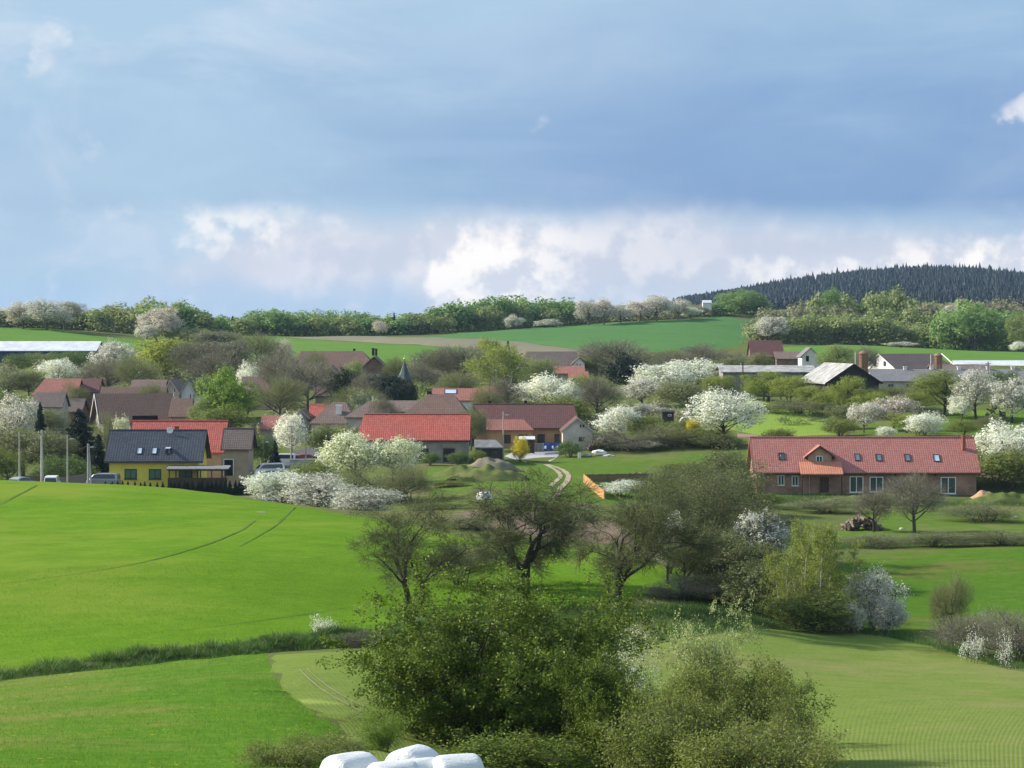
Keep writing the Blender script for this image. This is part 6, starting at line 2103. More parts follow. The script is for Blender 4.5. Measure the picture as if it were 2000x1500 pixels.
def near_tree(name, label, px, D, top, w, seed, pr, stems=1, L0=2.2, r0=0.26, twigs=9000, twl=0.7, tww=0.010, leaves=0, leaf=0.10, lmat='twig_green', wmat='bark_dark', lean=0.12, cat='tree',
              group=None, tspread=0.7, droop=0.0, jit=0.10, twmat=None, pw=None):
    rng = np.random.default_rng(seed)
    x = xcol(px, D); z = H(x, D) - 0.15
    h = zrow(top, D) - z
    wood = Soup(); crown = Soup(); tips = []
    for s in range(stems):
        a = rng.uniform(0, 6.28) if stems < 3 else 2 * math.pi * (s + rng.uniform(-.3, .3)) / stems
        ln = rng.uniform(lean * 0.5, lean) if stems > 1 else rng.normal() * lean * 0.5
        d = unit(np.array([math.cos(a) * ln, math.sin(a) * ln, 1.0]))
        p = np.array([math.cos(a), math.sin(a), 0]) * (0.35 if stems > 1 else 0.0) * rng.uniform(0.4, 1.2)
        grow(rng, wood, tips, p, d, L0 * rng.uniform(0.85, 1.15), r0 * rng.uniform(0.8, 1.1), 0, pr)
    p, d, ll = fine_twigs(rng, crown, tips, twigs, twl, tww, tspread, 0.1, droop)
    if leaves:
        per = max(1, leaves // twigs)
        t = rng.uniform(0.1, 1.05, (len(p), per))
        Q = (p[:, None] + d[:, None] * (ll[:, None] * t)[..., None] + rng.normal(size=(len(p), per, 3)) * jit).reshape(-1, 3)
        AA = np.concatenate(crown.V); cc = np.array([np.median(AA[:, 0]), np.median(AA[:, 1]), np.percentile(AA[:, 2], 35)])
        tn = unit(rng.normal(size=(len(p), 3)) + np.array([0, 0, 0.4]))
        cl = Soup(); cl.leaves(Q, leaf, rng, 0.25, 0.62, np.repeat(tn, per, 0) + unit(Q - cc) * 0.3, 1.0)
    A = np.concatenate(crown.V)
    cx = np.median(A[:, 0]); 
    hx = np.percentile(np.abs(A[:, 0] - cx), 97.0); hz = np.percentile(A[:, 2], 99.0)
    wm = w / ppm(D)
    S = np.array([wm / 2 / hx, wm / 2 / hx, h / hz])
    e = empty(name, (x - cx * S[0], D, z)); tag(e, label, cat, group)
    wood.V = [v * S for v in wood.V]; crown.V = [v * S for v in crown.V]
    obj('trunk', wood.mesh('trunk', wmat, True), e)
    if leaves:
        cl.V = [v * S for v in cl.V]
        tw = obj('twigs', crown.mesh('twigs', twmat or 'twig_dark'), e)
        obj('crown', cl.mesh('crown', lmat), e)
    else:
        obj('crown', crown.mesh('crown', lmat), e)
    return e


near_tree('pear_tree', 'old bare pear tree with forked trunk, leftmost of the three big ones', 803, 190, 960, 262, 11, PEAR, stems=2, L0=1.9, r0=0.17, twigs=11000, twl=0.6, tww=0.0085, lmat='twig_bud', lean=0.16)
near_tree('pear_tree', 'old bare pear tree with drooping twigs, middle of the three big ones', 1042, 199, 936, 240, 15, PEAR, stems=1, L0=1.5, r0=0.22, twigs=8500, twl=0.65, tww=0.008, lmat='twig_bud', droop=0.25)
near_tree('pear_tree', 'old bare pear tree with thick curved trunk, rightmost of the three big ones', 1256, 187, 945, 275, 21, PEAR, stems=1, L0=1.9, r0=0.25, twigs=12000, twl=0.65, tww=0.0085, lmat='twig_bud', droop=0.1)
near_tree('pear_tree', 'slender bare tree left of the thick-trunked pear', 1188, 193, 1006, 110, 27, PEAR, stems=1, L0=2.2, r0=0.13, twigs=5000, twl=0.6, tww=0.0085, lmat='twig_bud')
T('bushbare', 'thin grey bush between the left and middle pear trees', 898, 1066, 200, 130, 'twig_green')


def birch(name, label, px, D, top, w, seed, stems, lmat, twigs, leaves, leaf):
    rng = np.random.default_rng(seed)
    x = xcol(px, D); z = H(x, D) - 0.15; h = zrow(top, D) - z; wm = w / ppm(D)
    wood = Soup(); P0 = []; D0 = []
    e = empty(name, (x, D, z)); tag(e, label, 'tree')
    for s in range(stems):
        a = rng.uniform(0, 6.28); rr = wm * 0.26 * math.sqrt(rng.uniform(0, 1))
        bx, by = rr * math.cos(a), rr * math.sin(a)
        hh = h * rng.uniform(0.72, 1.0) * (1 - 0.25 * (rr / (wm * 0.3)) ** 2)
        P = curve((bx, by, 0), (bx * 1.35 + rng.normal() * 0.3, by * 1.35 + rng.normal() * 0.3, hh), 0.0, rng, 14)
        wood.tube(P, np.linspace(0.065, 0.010, 14), 6)
        for b in range(34):
            t = rng.uniform(0.12, 0.98); k = t * 13; i = int(min(k, 12)); q = P[i] + (P[i + 1] - P[i]) * (k - i)
            L = (0.30 + 1.25 * (1 - t)) * rng.uniform(0.6, 1.15) * wm / 6.5
            aa = rng.uniform(0, 6.28); dr = np.array([math.cos(aa), math.sin(aa), rng.uniform(0.5, 1.1)])
            E = q + unit(dr) * L
            Bc = curve(q, E, 0.08, rng, 5)
            wood.tube(Bc, np.linspace(0.014, 0.004, 5), 3)
            P0.append(Bc[1:]); D0.append(np.repeat(unit(E - q)[None], 4, 0))
    P0 = np.concatenate(P0); D0 = np.concatenate(D0)
    k = rng.integers(0, len(P0), twigs)
    d = unit(D0[k] * 0.5 + rng.normal(size=(twigs, 3)) * 0.5 + np.array([0, 0, -0.15]))
    ll = rng.uniform(0.25, 0.65, twigs)
    tw = Soup(); tw.slivers(P0[k], d, ll, 0.004, rng)
    per = leaves // twigs
    t = rng.uniform(0.1, 1.05, (twigs, per))
    Q = (P0[k][:, None] + d[:, None] * (ll[:, None] * t)[..., None] + rng.normal(size=(twigs, per, 3)) * 0.06).reshape(-1, 3)
    cl = Soup(); cl.leaves(Q, leaf, rng, 0.2, 0.7)
    obj('trunk', wood.mesh('trunk', 'bark_birch', True), e)
    obj('twigs', tw.mesh('twigs', 'twig_dark'), e)
    obj('crown', cl.mesh('crown', lmat), e)


birch('birch_clump', 'clump of slim pale-green birches beside the white blackthorn', 1588, 191, 1004, 250, 31, 16, 'leaf_birch', 14000, 56000, 0.09)
T('bush', 'white flowering blackthorn leaning out right of the birch clump', 1706, 1116, 193, 84, BG, name='blackthorn', sink=0.3)
T('bush', 'low whitish blackthorn at the foot of the birch clump', 1660, 1178, 188, 54, BG, name='blackthorn')
T('bush', 'small dark shrub inside the foot of the blackthorn', 1738, 1172, 190, 50, BG, name='blackthorn')
T('bush', 'brown-green shrub under the birch clump', 1580, 1160, 188, 150, 'leaf_olive_pale')
near_tree('thicket_tree', 'tall thicket tree right of the thick-trunked pear', 1350, 226, 930, 190, 101, PEAR, stems=2, L0=1.8, r0=0.18, twigs=8000, twl=0.6, tww=0.006, leaves=24000, leaf=0.10, lmat='thicket', lean=0.25, jit=0.1)
near_tree('thicket_tree', 'broad dark thicket tree behind the pear trees', 1395, 238, 900, 200, 103, PEAR, stems=3, L0=1.8, r0=0.18, twigs=9000, twl=0.6, tww=0.006, leaves=27000, leaf=0.11, lmat='thicket', lean=0.3, jit=0.1)
near_tree('thicket_tree', 'dark thicket tree between the birch clump and the pear trees', 1472, 224, 985, 150, 105, PEAR, stems=3, L0=1.5, r0=0.14, twigs=7000, twl=0.55, tww=0.006, leaves=21000, leaf=0.10, lmat='thicket', lean=0.3, jit=0.1)
T('bush', 'dense dark shrub at the foot of the thicket', 1385, 1040, 205, 120, 'thicket', 'bark_dark')
T('bush', 'dark hedge shrub under the dark thicket at the field corner', 1480, 1100, 194, 110, 'thicket', 'bark_dark')
T('blos', 'greyish blossom tree inside the dark thicket', 1478, 1004, 222, 110, BG, 'bark_dark')
near_tree('shrub', 'dark dense bush left of the birch clump', 1445, 200, 1055, 150, 107, FGT, stems=8, L0=1.6, r0=0.08, twigs=7000, twl=0.5, tww=0.005, leaves=35000, leaf=0.10, lmat='thicket', lean=0.5, cat='shrub', jit=0.1)
T('blos', 'thin white blossom tree behind the thick-trunked pear', 1305, 1010, 206, 90, BG, 'bark_dark')
near_tree('thicket_tree', 'grey-green thicket tree just right of the thick-trunked pear crown', 1310, 212, 985, 150, 113, PEAR, stems=2, L0=1.6, r0=0.13, twigs=7000, twl=0.55, tww=0.006, leaves=14000, leaf=0.09, lmat='thicket', lean=0.3, jit=0.1)
T('bush', 'olive shrub in the gap behind the left and middle pear trees', 925, 1012, 246, 80, 'thicket')
T('bush', 'low shrub row behind the ploughed strip, left', 870, 985, 282, 90, 'leaf_olive_pale')
T('bush', 'low shrub row behind the ploughed strip, right', 1075, 985, 285, 70, 'leaf_olive_pale')
T('bushbare', 'brown thorn scrub at the foot of the pear trees', 1330, 1130, 197, 130, 'twig_grey')
T('bushbare', 'low thorn scrub left of the dark dense bush', 1390, 1120, 198, 120, 'thicket')
T('bare', 'thin-stemmed young tree between the pear and the dark bush', 1335, 1050, 200, 90, 'thicket', 'bark_dark')
T('bare', 'slim young tree standing alone at the right field edge', 1864, 1128, 180, 62, 'twig_green', 'bark_dark')
T('bare', 'thin sapling left of the slim young tree', 1838, 1145, 181, 36, 'twig_green', 'bark_dark')
T('bushbare', 'brown bare hedge bush at the right field edge, left part', 1900, 1205, 174, 120, 'twig_grey')
T('bushbare', 'brown bare hedge bush at the right field edge, right part', 1985, 1200, 170, 140, 'twig_grey')
near_tree('blossom_shrub', 'sparse white blossom sprig in the brown hedge, left one', 1905, 168, 1226, 50, 91, FGT, stems=4, L0=0.6, r0=0.02, twigs=300, twl=0.3, tww=0.004, leaves=1500, leaf=0.07, lmat='blossom', lean=0.6, cat='shrub', jit=0.05)
near_tree('blossom_shrub', 'sparse white blossom sprig in the brown hedge, right one', 1968, 165, 1230, 36, 93, FGT, stems=4, L0=0.6, r0=0.02, twigs=250, twl=0.3, tww=0.004, leaves=1200, leaf=0.07, lmat='blossom', lean=0.6, cat='shrub', jit=0.05)
# --- by the bank
near_tree('blackthorn', 'small white blossom bush on the bank above the meadow', 628, 158.5, 1206, 50, 111, FGT, stems=5, L0=0.9, r0=0.03, twigs=900, twl=0.35, tww=0.005, leaves=6300, leaf=0.075, lmat='blossom', lean=0.45, cat='shrub', jit=0.06)
T('bushbare', 'greyish thorn bush at the end of the bank', 690, 1236, 157, 90, 'twig_grey')
# --- foreground thicket
near_tree('hawthorn_tree', 'large leafy olive-green tree in the foreground centre behind the white bales', 975, 106, 1132, 490, 41, FGT, stems=9, L0=3.0, r0=0.15, twigs=9000, twl=0.42, tww=0.007, leaves=126000, leaf=0.105, lmat='leaf_olive', lean=0.75, jit=0.09)
near_tree('hawthorn_tree', 'smaller leafy olive tree right of the large foreground tree', 1195, 100, 1290, 170, 43, FGT, stems=5, L0=2.0, r0=0.09, twigs=7000, twl=0.6, tww=0.005, leaves=49000, leaf=0.11, lmat='leaf_olive', lean=0.6, jit=0.08)
near_tree('hawthorn_tree', 'spreading grey-green shrubby tree in the foreground right', 1428, 92, 1300, 270, 47, FGT, stems=8, L0=2.2, r0=0.09, twigs=12000, twl=0.5, tww=0.005, leaves=75000, leaf=0.095, lmat='leaf_olive_pale', lean=0.7, jit=0.08)
near_tree('pear_tree', 'young pear with cream blossom rising behind the foreground shrub', 1372, 95, 1203, 150, 53, FGT, stems=4, L0=2.4, r0=0.08, twigs=6000, twl=0.4, tww=0.005, leaves=48000, leaf=0.085, lmat='blossom_cream', lean=0.3, jit=0.06)
near_tree('pear_tree', 'thin white blossom tree behind the right side of the large foreground tree', 1225, 122, 1225, 110, 59, FGT, stems=2, L0=2.0, r0=0.07, twigs=2200, twl=0.5, tww=0.005, leaves=9000, leaf=0.075, lmat='blossom', lean=0.3, jit=0.06)
near_tree('shrub', 'grey-leaved shrub in the foreground at the right field corner', 1530, 86, 1378, 140, 61, FGT, stems=6, L0=1.4, r0=0.05, twigs=5000, twl=0.45, tww=0.004, leaves=20000, leaf=0.075, lmat='leaf_olive_pale', lean=0.6, cat='shrub', jit=0.06)
near_tree('shrub', 'dark undergrowth shrub beneath the foreground trees', 1195, 109, 1385, 220, 67, FGT, stems=7, L0=1.4, r0=0.05, twigs=6000, twl=0.5, tww=0.004, leaves=22000, leaf=0.085, lmat='leaf_olive', lean=0.7, cat='shrub', jit=0.07)
near_tree('shrub', 'olive undergrowth shrub between the two foreground tree masses', 1330, 88, 1365, 260, 83, FGT, stems=8, L0=1.4, r0=0.05, twigs=7000, twl=0.5, tww=0.004, leaves=28000, leaf=0.085, lmat='leaf_olive_pale', lean=0.8, cat='shrub', jit=0.07)
near_tree('shrub', 'leafy undergrowth shrub under the middle of the large foreground tree', 1050, 112, 1365, 260, 85, FGT, stems=8, L0=1.4, r0=0.05, twigs=7000, twl=0.5, tww=0.004, leaves=28000, leaf=0.09, lmat='leaf_olive', lean=0.8, cat='shrub', jit=0.07)
near_tree('shrub', 'leafy undergrowth shrub under the left side of the large foreground tree', 815, 110, 1365, 190, 87, FGT, stems=8, L0=1.4, r0=0.05, twigs=6000, twl=0.5, tww=0.004, leaves=24000, leaf=0.085, lmat='leaf_olive', lean=0.8, cat='shrub', jit=0.07)
near_tree('shrub', 'grey-green undergrowth shrub at the bottom edge in front of the foreground right tree', 1460, 80, 1420, 300, 89, FGT, stems=8, L0=1.2, r0=0.05, twigs=7000, twl=0.45, tww=0.004, leaves=28000, leaf=0.075, lmat='leaf_olive_pale', lean=0.8, cat='shrub', jit=0.07)
near_tree('shrub', 'low dark shrub at the bottom edge right of the white bales', 1010, 99, 1432, 260, 117, FGT, stems=8, L0=1.0, r0=0.04, twigs=4500, twl=0.4, tww=0.004, leaves=22000, leaf=0.085, lmat='leaf_olive', lean=0.9, cat='shrub', jit=0.07)
near_tree('shrub', 'bright yellow-green bush left of the large foreground tree', 742, 93, 1385, 84, 71, FGT, stems=5, L0=1.2, r0=0.04, twigs=3000, twl=0.35, tww=0.004, leaves=15000, leaf=0.07, lmat='leaf_fresh', lean=0.4, cat='shrub', jit=0.06)
near_tree('shrub', 'spreading pale olive shrub at the bottom edge left of the bales', 570, 79, 1440, 200, 73, FGT, stems=7, L0=0.9, r0=0.03, twigs=4000, twl=0.3, tww=0.004, leaves=20000, leaf=0.065, lmat='leaf_olive_pale', lean=0.9, cat='shrub', jit=0.05)
near_tree('shrub', 'olive shrub low at the left behind the white bales', 655, 84, 1440, 130, 77, FGT, stems=6, L0=1.0, r0=0.03, twigs=3500, twl=0.35, tww=0.004, leaves=14000, leaf=0.065, lmat='leaf_olive_pale', lean=0.8, cat='shrub', jit=0.05)
near_tree('shrub', 'leafy undergrowth shrub behind the white bales', 900, 112, 1375, 230, 79, FGT, stems=7, L0=1.4, r0=0.05, twigs=6000, twl=0.5, tww=0.004, leaves=24000, leaf=0.085, lmat='leaf_olive', lean=0.8, cat='shrub', jit=0.07)
# thuja hedge in front of the yellow house: single little cones
ORD = 'first second third fourth fifth sixth seventh eighth ninth tenth eleventh twelfth thirteenth fourteenth fifteenth sixteenth seventeenth eighteenth nineteenth twentieth'.split()
for i, px in enumerate(range(206, 330, 11)):
    T('con', ORD[i] + ' small dark thuja from the left in the row before the yellow wall', px + random.uniform(-2, 2), 940 + 0.025 * (px - 206) + random.uniform(-2, 1), 338, 11, 'needle', name='thuja', group='thuja row at the yellow house')
for i, px in enumerate(range(332, 500, 9)):
    T('con', ORD[i] + ' small dark thuja from the left in the dense row along the veranda and garage', px + random.uniform(-2, 2), 939 + random.uniform(-2, 2), 337.5, 13, 'needle', name='thuja', group='thuja row along the veranda')

# ------------------------------------------------------------------ far woods
def cloud_leaves(rng, n, leaf, nl=9, tf=0.05):
    """crown of a far tree as loose leaf masses, 1 high 1 wide"""
    C = []
    for i in range(nl):
        v = unit(rng.normal(size=3)); C.append(np.array([0, 0, 0.54]) + v * np.array([0.30, 0.30, 0.30]) * rng.uniform(0.3, 1.0))
    C = np.array(C); R = rng.uniform(0.14, 0.24, nl)
    k = rng.integers(0, nl, n)
    d = unit(rng.normal(size=(n, 3)))
    P = C[k] + d * (R[k] * rng.uniform(0.6, 1.05, n))[:, None]
    O = np.concatenate([unit(d + (P - np.array([0, 0, 0.45])) * 2.0), np.tile(np.array([[-0.2, -0.4, 0.3]]), (n // 6, 1))])
    # stems and brush below
    P = np.concatenate([P, np.column_stack([rng.normal(0, 0.2, n // 6), rng.normal(0, 0.2, n // 6), rng.uniform(0, 0.35, n // 6)])])
    s = Soup(); s.leaves(P, leaf, rng, 0.2, 0.85, O, 1.3)
    return s.V[0]


def wood_mass(name, label, spots, mat, seed, n=800, leaf=0.065):
    """a far wood that reads as one mass; spots (px, D, height m, width m)"""
    rng = np.random.default_rng(seed)
    tpl = [cloud_leaves(rng, n, leaf) for _ in range(5)]
    S = Soup()
    for (px, D, h, w) in spots:
        x = xcol(px, D); z = H(x, D) - 0.5
        a = rng.uniform(0, 6.28); c, s = math.cos(a), math.sin(a)
        V = tpl[rng.integers(5)] * np.array([w, w, h])
        V = np.column_stack([V[:, 0] * c - V[:, 1] * s + x, V[:, 0] * s + V[:, 1] * c + D, V[:, 2] + z])
        S.put(V, Q=np.arange(len(V)).reshape(-1, 4))
    o = obj(name, S.mesh(name, mat)); tag(o, label, 'wood', kind='stuff')
    return o


rw = np.random.default_rng(99)


def line(p0, p1, n, D0, D1, h, w, tops=None):
    out = []
    for i in range(n):
        t = (i + rw.uniform(-0.4, 0.4)) / n
        out.append((p0 + (p1 - p0) * t, D0 + (D1 - D0) * t + rw.uniform(-12, 25), rw.uniform(*h), rw.uniform(*w)))
    return out


def top_line(pts, n, D0, D1, w, dD=(-8, 20), f=(0.95, 1.25)):
    """tree spots whose tops follow a skyline given as photo (column,row) pairs"""
    px = np.array([p[0] for p in pts], float); py = np.array([p[1] for p in pts], float)
    out = []
    for i in range(n):
        t = (i + rw.uniform(-0.45, 0.45)) / n
        c = px[0] + (px[-1] - px[0]) * t
        D = D0 + (D1 - D0) * t + rw.uniform(*dD)
        x = xcol(c, D)
        h = (zrow(float(np.interp(c, px, py)), D) - H(x, D) + 0.5) * rw.uniform(*f)
        out.append((c, D, max(3.0, h), rw.uniform(*w) * 1.25))
    return out


wood_mass('skyline_wood', 'olive wood on the skyline above the far left field', top_line([(-120, 600), (0, 603), (140, 612), (170, 600), (300, 592), (380, 597), (430, 632)], 46, 850, 880, (9, 14)), 'leaf_far_olive', 1)
wood_mass('skyline_wood', 'green wood patch on the skyline right of the left blossom trees', top_line([(300, 596), (350, 594), (400, 606), (440, 630)], 13, 862, 890, (9, 13)), 'leaf_far', 2)
wood_mass('skyline_wood', 'green skyline wood running behind the light green field', top_line([(440, 622), (520, 612), (640, 612), (760, 618), (800, 616)], 46, 965, 985, (9, 13)), 'leaf_far', 3)
wood_mass('skyline_wood', 'paler olive trees mixed into the skyline wood', top_line([(450, 618), (560, 612), (740, 620), (860, 612)], 22, 955, 990, (8, 12)), 'leaf_far_olive', 4)
wood_mass('skyline_wood', 'tall green skyline wood left of the blossoming hedge', top_line([(790, 618), (900, 592), (960, 586), (1050, 580), (1120, 588)], 44, 985, 1060, (10, 15)), 'leaf_far', 5)
wood_mass('skyline_wood', 'olive trees at the edge of the tall skyline wood', top_line([(800, 622), (900, 600), (1000, 598), (1120, 600)], 18, 975, 1050, (8, 12)), 'leaf_far_olive', 6)
wood_mass('skyline_hedge', 'grey-brown hedge on the skyline among the blossom trees', top_line([(1120, 600), (1250, 590), (1350, 588), (1400, 600)], 22, 1058, 1085, (8, 11)), 'leaf_far_brown', 7)
wood_mass('skyline_wood', 'olive trees around the tiny white hut on the skyline', top_line([(1400, 592), (1450, 572), (1500, 582)], 9, 1085, 1100, (10, 15)), 'leaf_far', 8)
wood_mass('hillside_wood', 'broad olive wood on the slope behind the farm', top_line([(1480, 622), (1600, 614), (1750, 622), (1830, 640)], 40, 868, 880, (9, 13)), 'leaf_far_olive', 9)
wood_mass('hillside_wood', 'grey-brown wood edge on the slope at the top of the far green field', top_line([(1475, 618), (1520, 600), (1640, 595), (1700, 605)], 24, 905, 950, (10, 14)), 'leaf_far_brown', 10)
wood_mass('hillside_wood', 'green round-topped wood below the dark conifer hill', top_line([(1600, 575), (1680, 578), (1740, 572), (1800, 580), (1860, 590)], 26, 955, 990, (11, 16)), 'leaf_far_olive', 11)
wood_mass('hillside_wood', 'fresh green wood at the right edge of the slope', top_line([(1840, 606), (1900, 596), (1950, 608), (2000, 605), (2100, 600)], 34, 862, 885, (10, 15)), 'leaf_far', 12)
wood_mass('hillside_wood', 'pale brown wood band under the conifer hill at the right', top_line([(1780, 600), (1900, 590), (2100, 596)], 34, 930, 985, (10, 14)), 'leaf_far_brown', 13)
wood_mass('hillside_wood', 'mixed olive wood filling the slope between the farm field and the conifers', top_line([(1500, 626), (1650, 606), (1800, 606), (1900, 612), (2100, 606)], 46, 900, 915, (10, 14)), 'leaf_far_olive', 16)
wood_mass('village_thicket', 'tangled grey-green undergrowth between the village gardens', line(-40, 620, 50, 520, 545, (4, 7), (6, 9)) + line(620, 1450, 55, 545, 560, (3.5, 6.0), (6, 9)), 'leaf_far_brown', 14, n=300)
wood_mass('garden_thicket', 'grey-green bushes filling the gardens behind the left roofs', line(-40, 560, 34, 478, 500, (3, 5.0), (5, 7)) + line(820, 1400, 26, 462, 480, (3, 5.0), (5, 7)), 'leaf_far_olive', 15, n=300)
wood_mass('garden_thicket', 'grey-brown bushes between the houses left of the village lane', line(-40, 190, 16, 400, 412, (2.5, 4.5), (4, 6)) + line(430, 640, 12, 424, 436, (2.5, 4.0), (4, 6)) + line(1130, 1460, 20, 415, 432, (2.5, 4.5), (4.5, 6.5)), 'leaf_far_brown', 17, n=300)
wood_mass('orchard_thicket', 'low olive bushes scattered before the farm buildings', line(1460, 1730, 14, 425, 436, (1.5, 3.2), (4, 6)) + line(1700, 2050, 18, 452, 470, (2, 4), (4, 6.5)), 'leaf_far_olive', 18, n=300)
# distinct trees on the skyline
FT = dict(group='blossom trees on the skyline')
T('blos', 'largest whitish blossom tree on the skyline at the far left', 92, 588, 835, 92, BG)
T('blos', 'whitish blossom tree on the skyline left of the largest one', 45, 592, 840, 70, BP)
T('bud', 'grey bare-looking tree right of the largest skyline blossom tree', 128, 592, 850, 60, 'leaf_far_brown')
T('blos', 'round whitish blossom tree standing in the far left field edge', 312, 603, 800, 82, BP)
T('blos', 'low blossom shrub left of the round field-edge blossom tree', 288, 636, 796, 46, BG)
T('bush', 'grey-green bush right of the round field-edge blossom tree', 372, 640, 800, 80, 'leaf_far_olive')
T('bush', 'grey bush where the far left field meets the village trees', 425, 648, 790, 80, 'leaf_far_brown')
T('blos', 'pale blossom tree in the middle of the skyline wood edge', 742, 628, 940, 28, BP)
T('con', 'dark narrow conifer top in the skyline wood', 770, 612, 975, 10, 'needle_hazed')
T('con', 'dark conifer at the left end of the middle skyline wood', 455, 618, 960, 22, 'needle_hazed')
for i, (px, top, w) in enumerate(((1004, 616, 34), (1070, 624, 50), (1150, 588, 52), (1178, 586, 50), (1212, 596, 46), (1246, 590, 56), (1282, 578, 60), (1322, 586, 50), (1348, 600, 40))):
    T('blos', ['pale blossom shrub at the foot of the tall skyline wood', 'long low blossom shrub before the tall skyline wood', 'pinkish blossom tree at the left end of the skyline hedge', 'second pinkish blossom tree of the skyline hedge',
               'third, lower blossom tree of the skyline hedge', 'fourth blossom tree of the skyline hedge, at mid hedge', 'tallest blossom tree of the skyline hedge', 'blossom tree right of the tallest in the skyline hedge', 'last small blossom tree of the skyline hedge by the hut'][i],
      px, top, 1000 + (px - 1004) * 0.18, w, [BG, BG, BP, BP, BG, BP, BG, BG, B][i], **FT)
T('leafy', 'round green tree right of the tiny skyline hut', 1450, 568, 1095, 90, 'leaf_far')
T('leafy', 'single fresh green tree sticking out of the hillside wood', 1622, 568, 960, 40, 'leaf_far')
T('blos', 'whitish blossom tree at the left end of the hillside wood', 1510, 620, 858, 60, BG)
T('blos', 'pinkish blossom patch high in the right hillside wood', 1880, 594, 920, 60, BP)
T('blos', 'white blossom shrub at the right edge below the hillside wood', 1990, 668, 830, 36, B)
T('blos', 'pale blossom shrub at the wood foot above the white barn', 1760, 668, 845, 60, BG)
T('leafy', 'big round green tree at the right edge of the hillside wood', 1905, 600, 855, 110, 'leaf_far')
T('leafy', 'olive round tree at the far right picture edge on the slope', 1998, 612, 840, 60, 'leaf_far_olive')
T('bare', 'bare tree beside the old reddish barn', 1440, 690, 560, 70, 'twig_grey')
T('bud', 'pale olive tree between the white half-hipped gable and the silo', 1640, 676, 560, 70, 'leaf_far_olive')
T('bare', 'grey bare tree left of the rusty silo', 1690, 680, 540, 60, 'twig_grey')
T('bud', 'pale budding tree in front of the old reddish barn', 1478, 690, 545, 60, 'twig_green')


def conifer_forest():
    rng = np.random.default_rng(5)
    S = Soup()
    tp = []
    for q in range(4):
        V = []; F = []
        n = 7
        for (z0, z1, r) in ((0.08, 0.55, 0.5), (0.30, 0.75, 0.42), (0.52, 0.90, 0.32), (0.70, 1.0, 0.22)):
            k = len(V)
            for j in range(n):
                a = 2 * math.pi * j / n + rng.uniform(-.2, .2); rr = r * rng.uniform(0.65, 1.15)
                V.append((rr * math.cos(a), rr * math.sin(a), z0 + rng.uniform(-.04, .04)))
            V.append((0, 0, z1))
            F += [(k + j, k + (j + 1) % n, k + n) for j in range(n)]
        tp.append((np.array(V), np.array(F)))
    n = 14500
    D = np.sqrt(rng.uniform(1500 ** 2, 2620 ** 2, n)); px = rng.uniform(1290, 2150, n)
    X = xcol(px, D); Z = height(X, D)
    keep = (px > 1330 + rng.normal(0, 8, n)) & ((D > 2000) | (px > 1600))
    for x, y, z in zip(X[keep], D[keep], Z[keep]):
        c = x / y * FPX + 1000
        grp = 0.5 + 0.5 * math.sin(x * 0.021 + 1.7 * math.sin(y * 0.013)) * math.sin(y * 0.017 + x * 0.006)
        h = (rng.uniform(7, 11) + 4.5 * grp + (rng.uniform(2, 5) if rng.random() < 0.08 else 0)) * float(np.interp(c, [1330, 1550, 1850, 2150], [0.55, 0.9, 1.1, 1.0]))
        w = rng.uniform(5.0, 8.5)
        V, F = tp[rng.integers(4)]
        S.put(V * np.array([w, w, h]) + np.array([x, y, z - 0.5]), T=F)
    o = obj('conifer_forest', S.mesh('conifer_forest', 'needle_hazed')); tag(o, 'dark blue-green conifer forest covering the far hill', 'forest', kind='stuff')


conifer_forest()


# ------------------------------------------------------------------ grass
def grass_on(name, label, poly, n, hgt, wid, mat, seed, lift=0.05, clump=0.0):
    rng = np.random.default_rng(seed)
    pa = np.array(poly)
    P = np.stack([rng.uniform(pa[:, 0].min(), pa[:, 0].max(), n * 3), rng.uniform(pa[:, 1].min(), pa[:, 1].max(), n * 3)], 1)
    P = P[inside(poly, P)][:n]
    z = height(P[:, 0], P[:, 1]) + lift
    S = Soup()
    D = rng.normal(size=(len(P), 3)) * 0.35 + np.array([0.05, 0, 1.0])
    S.blades(np.column_stack([P, z]), D, rng.uniform(0.5, 1.3, len(P)) * hgt, wid, rng)
    o = obj(name, S.mesh(name, mat)); tag(o, label, 'grass', kind='stuff')


grass_on('grass', 'grass tufts of the near meadow', F_MEADOW, 36000, 0.12, 0.012, 'blade', 1, 0.115)
grass_on('grass', 'young crop blades near the front of the green field', world_poly([(-100, 1336), (200, 1290), (560, 1254), (720, 1242), (900, 1200), (1150, 1160), (1300, 1130), (700, 1100), (0, 1120), (-100, 1130)]), 70000, 0.11, 0.014, 'blade_crop', 2, 0.155)


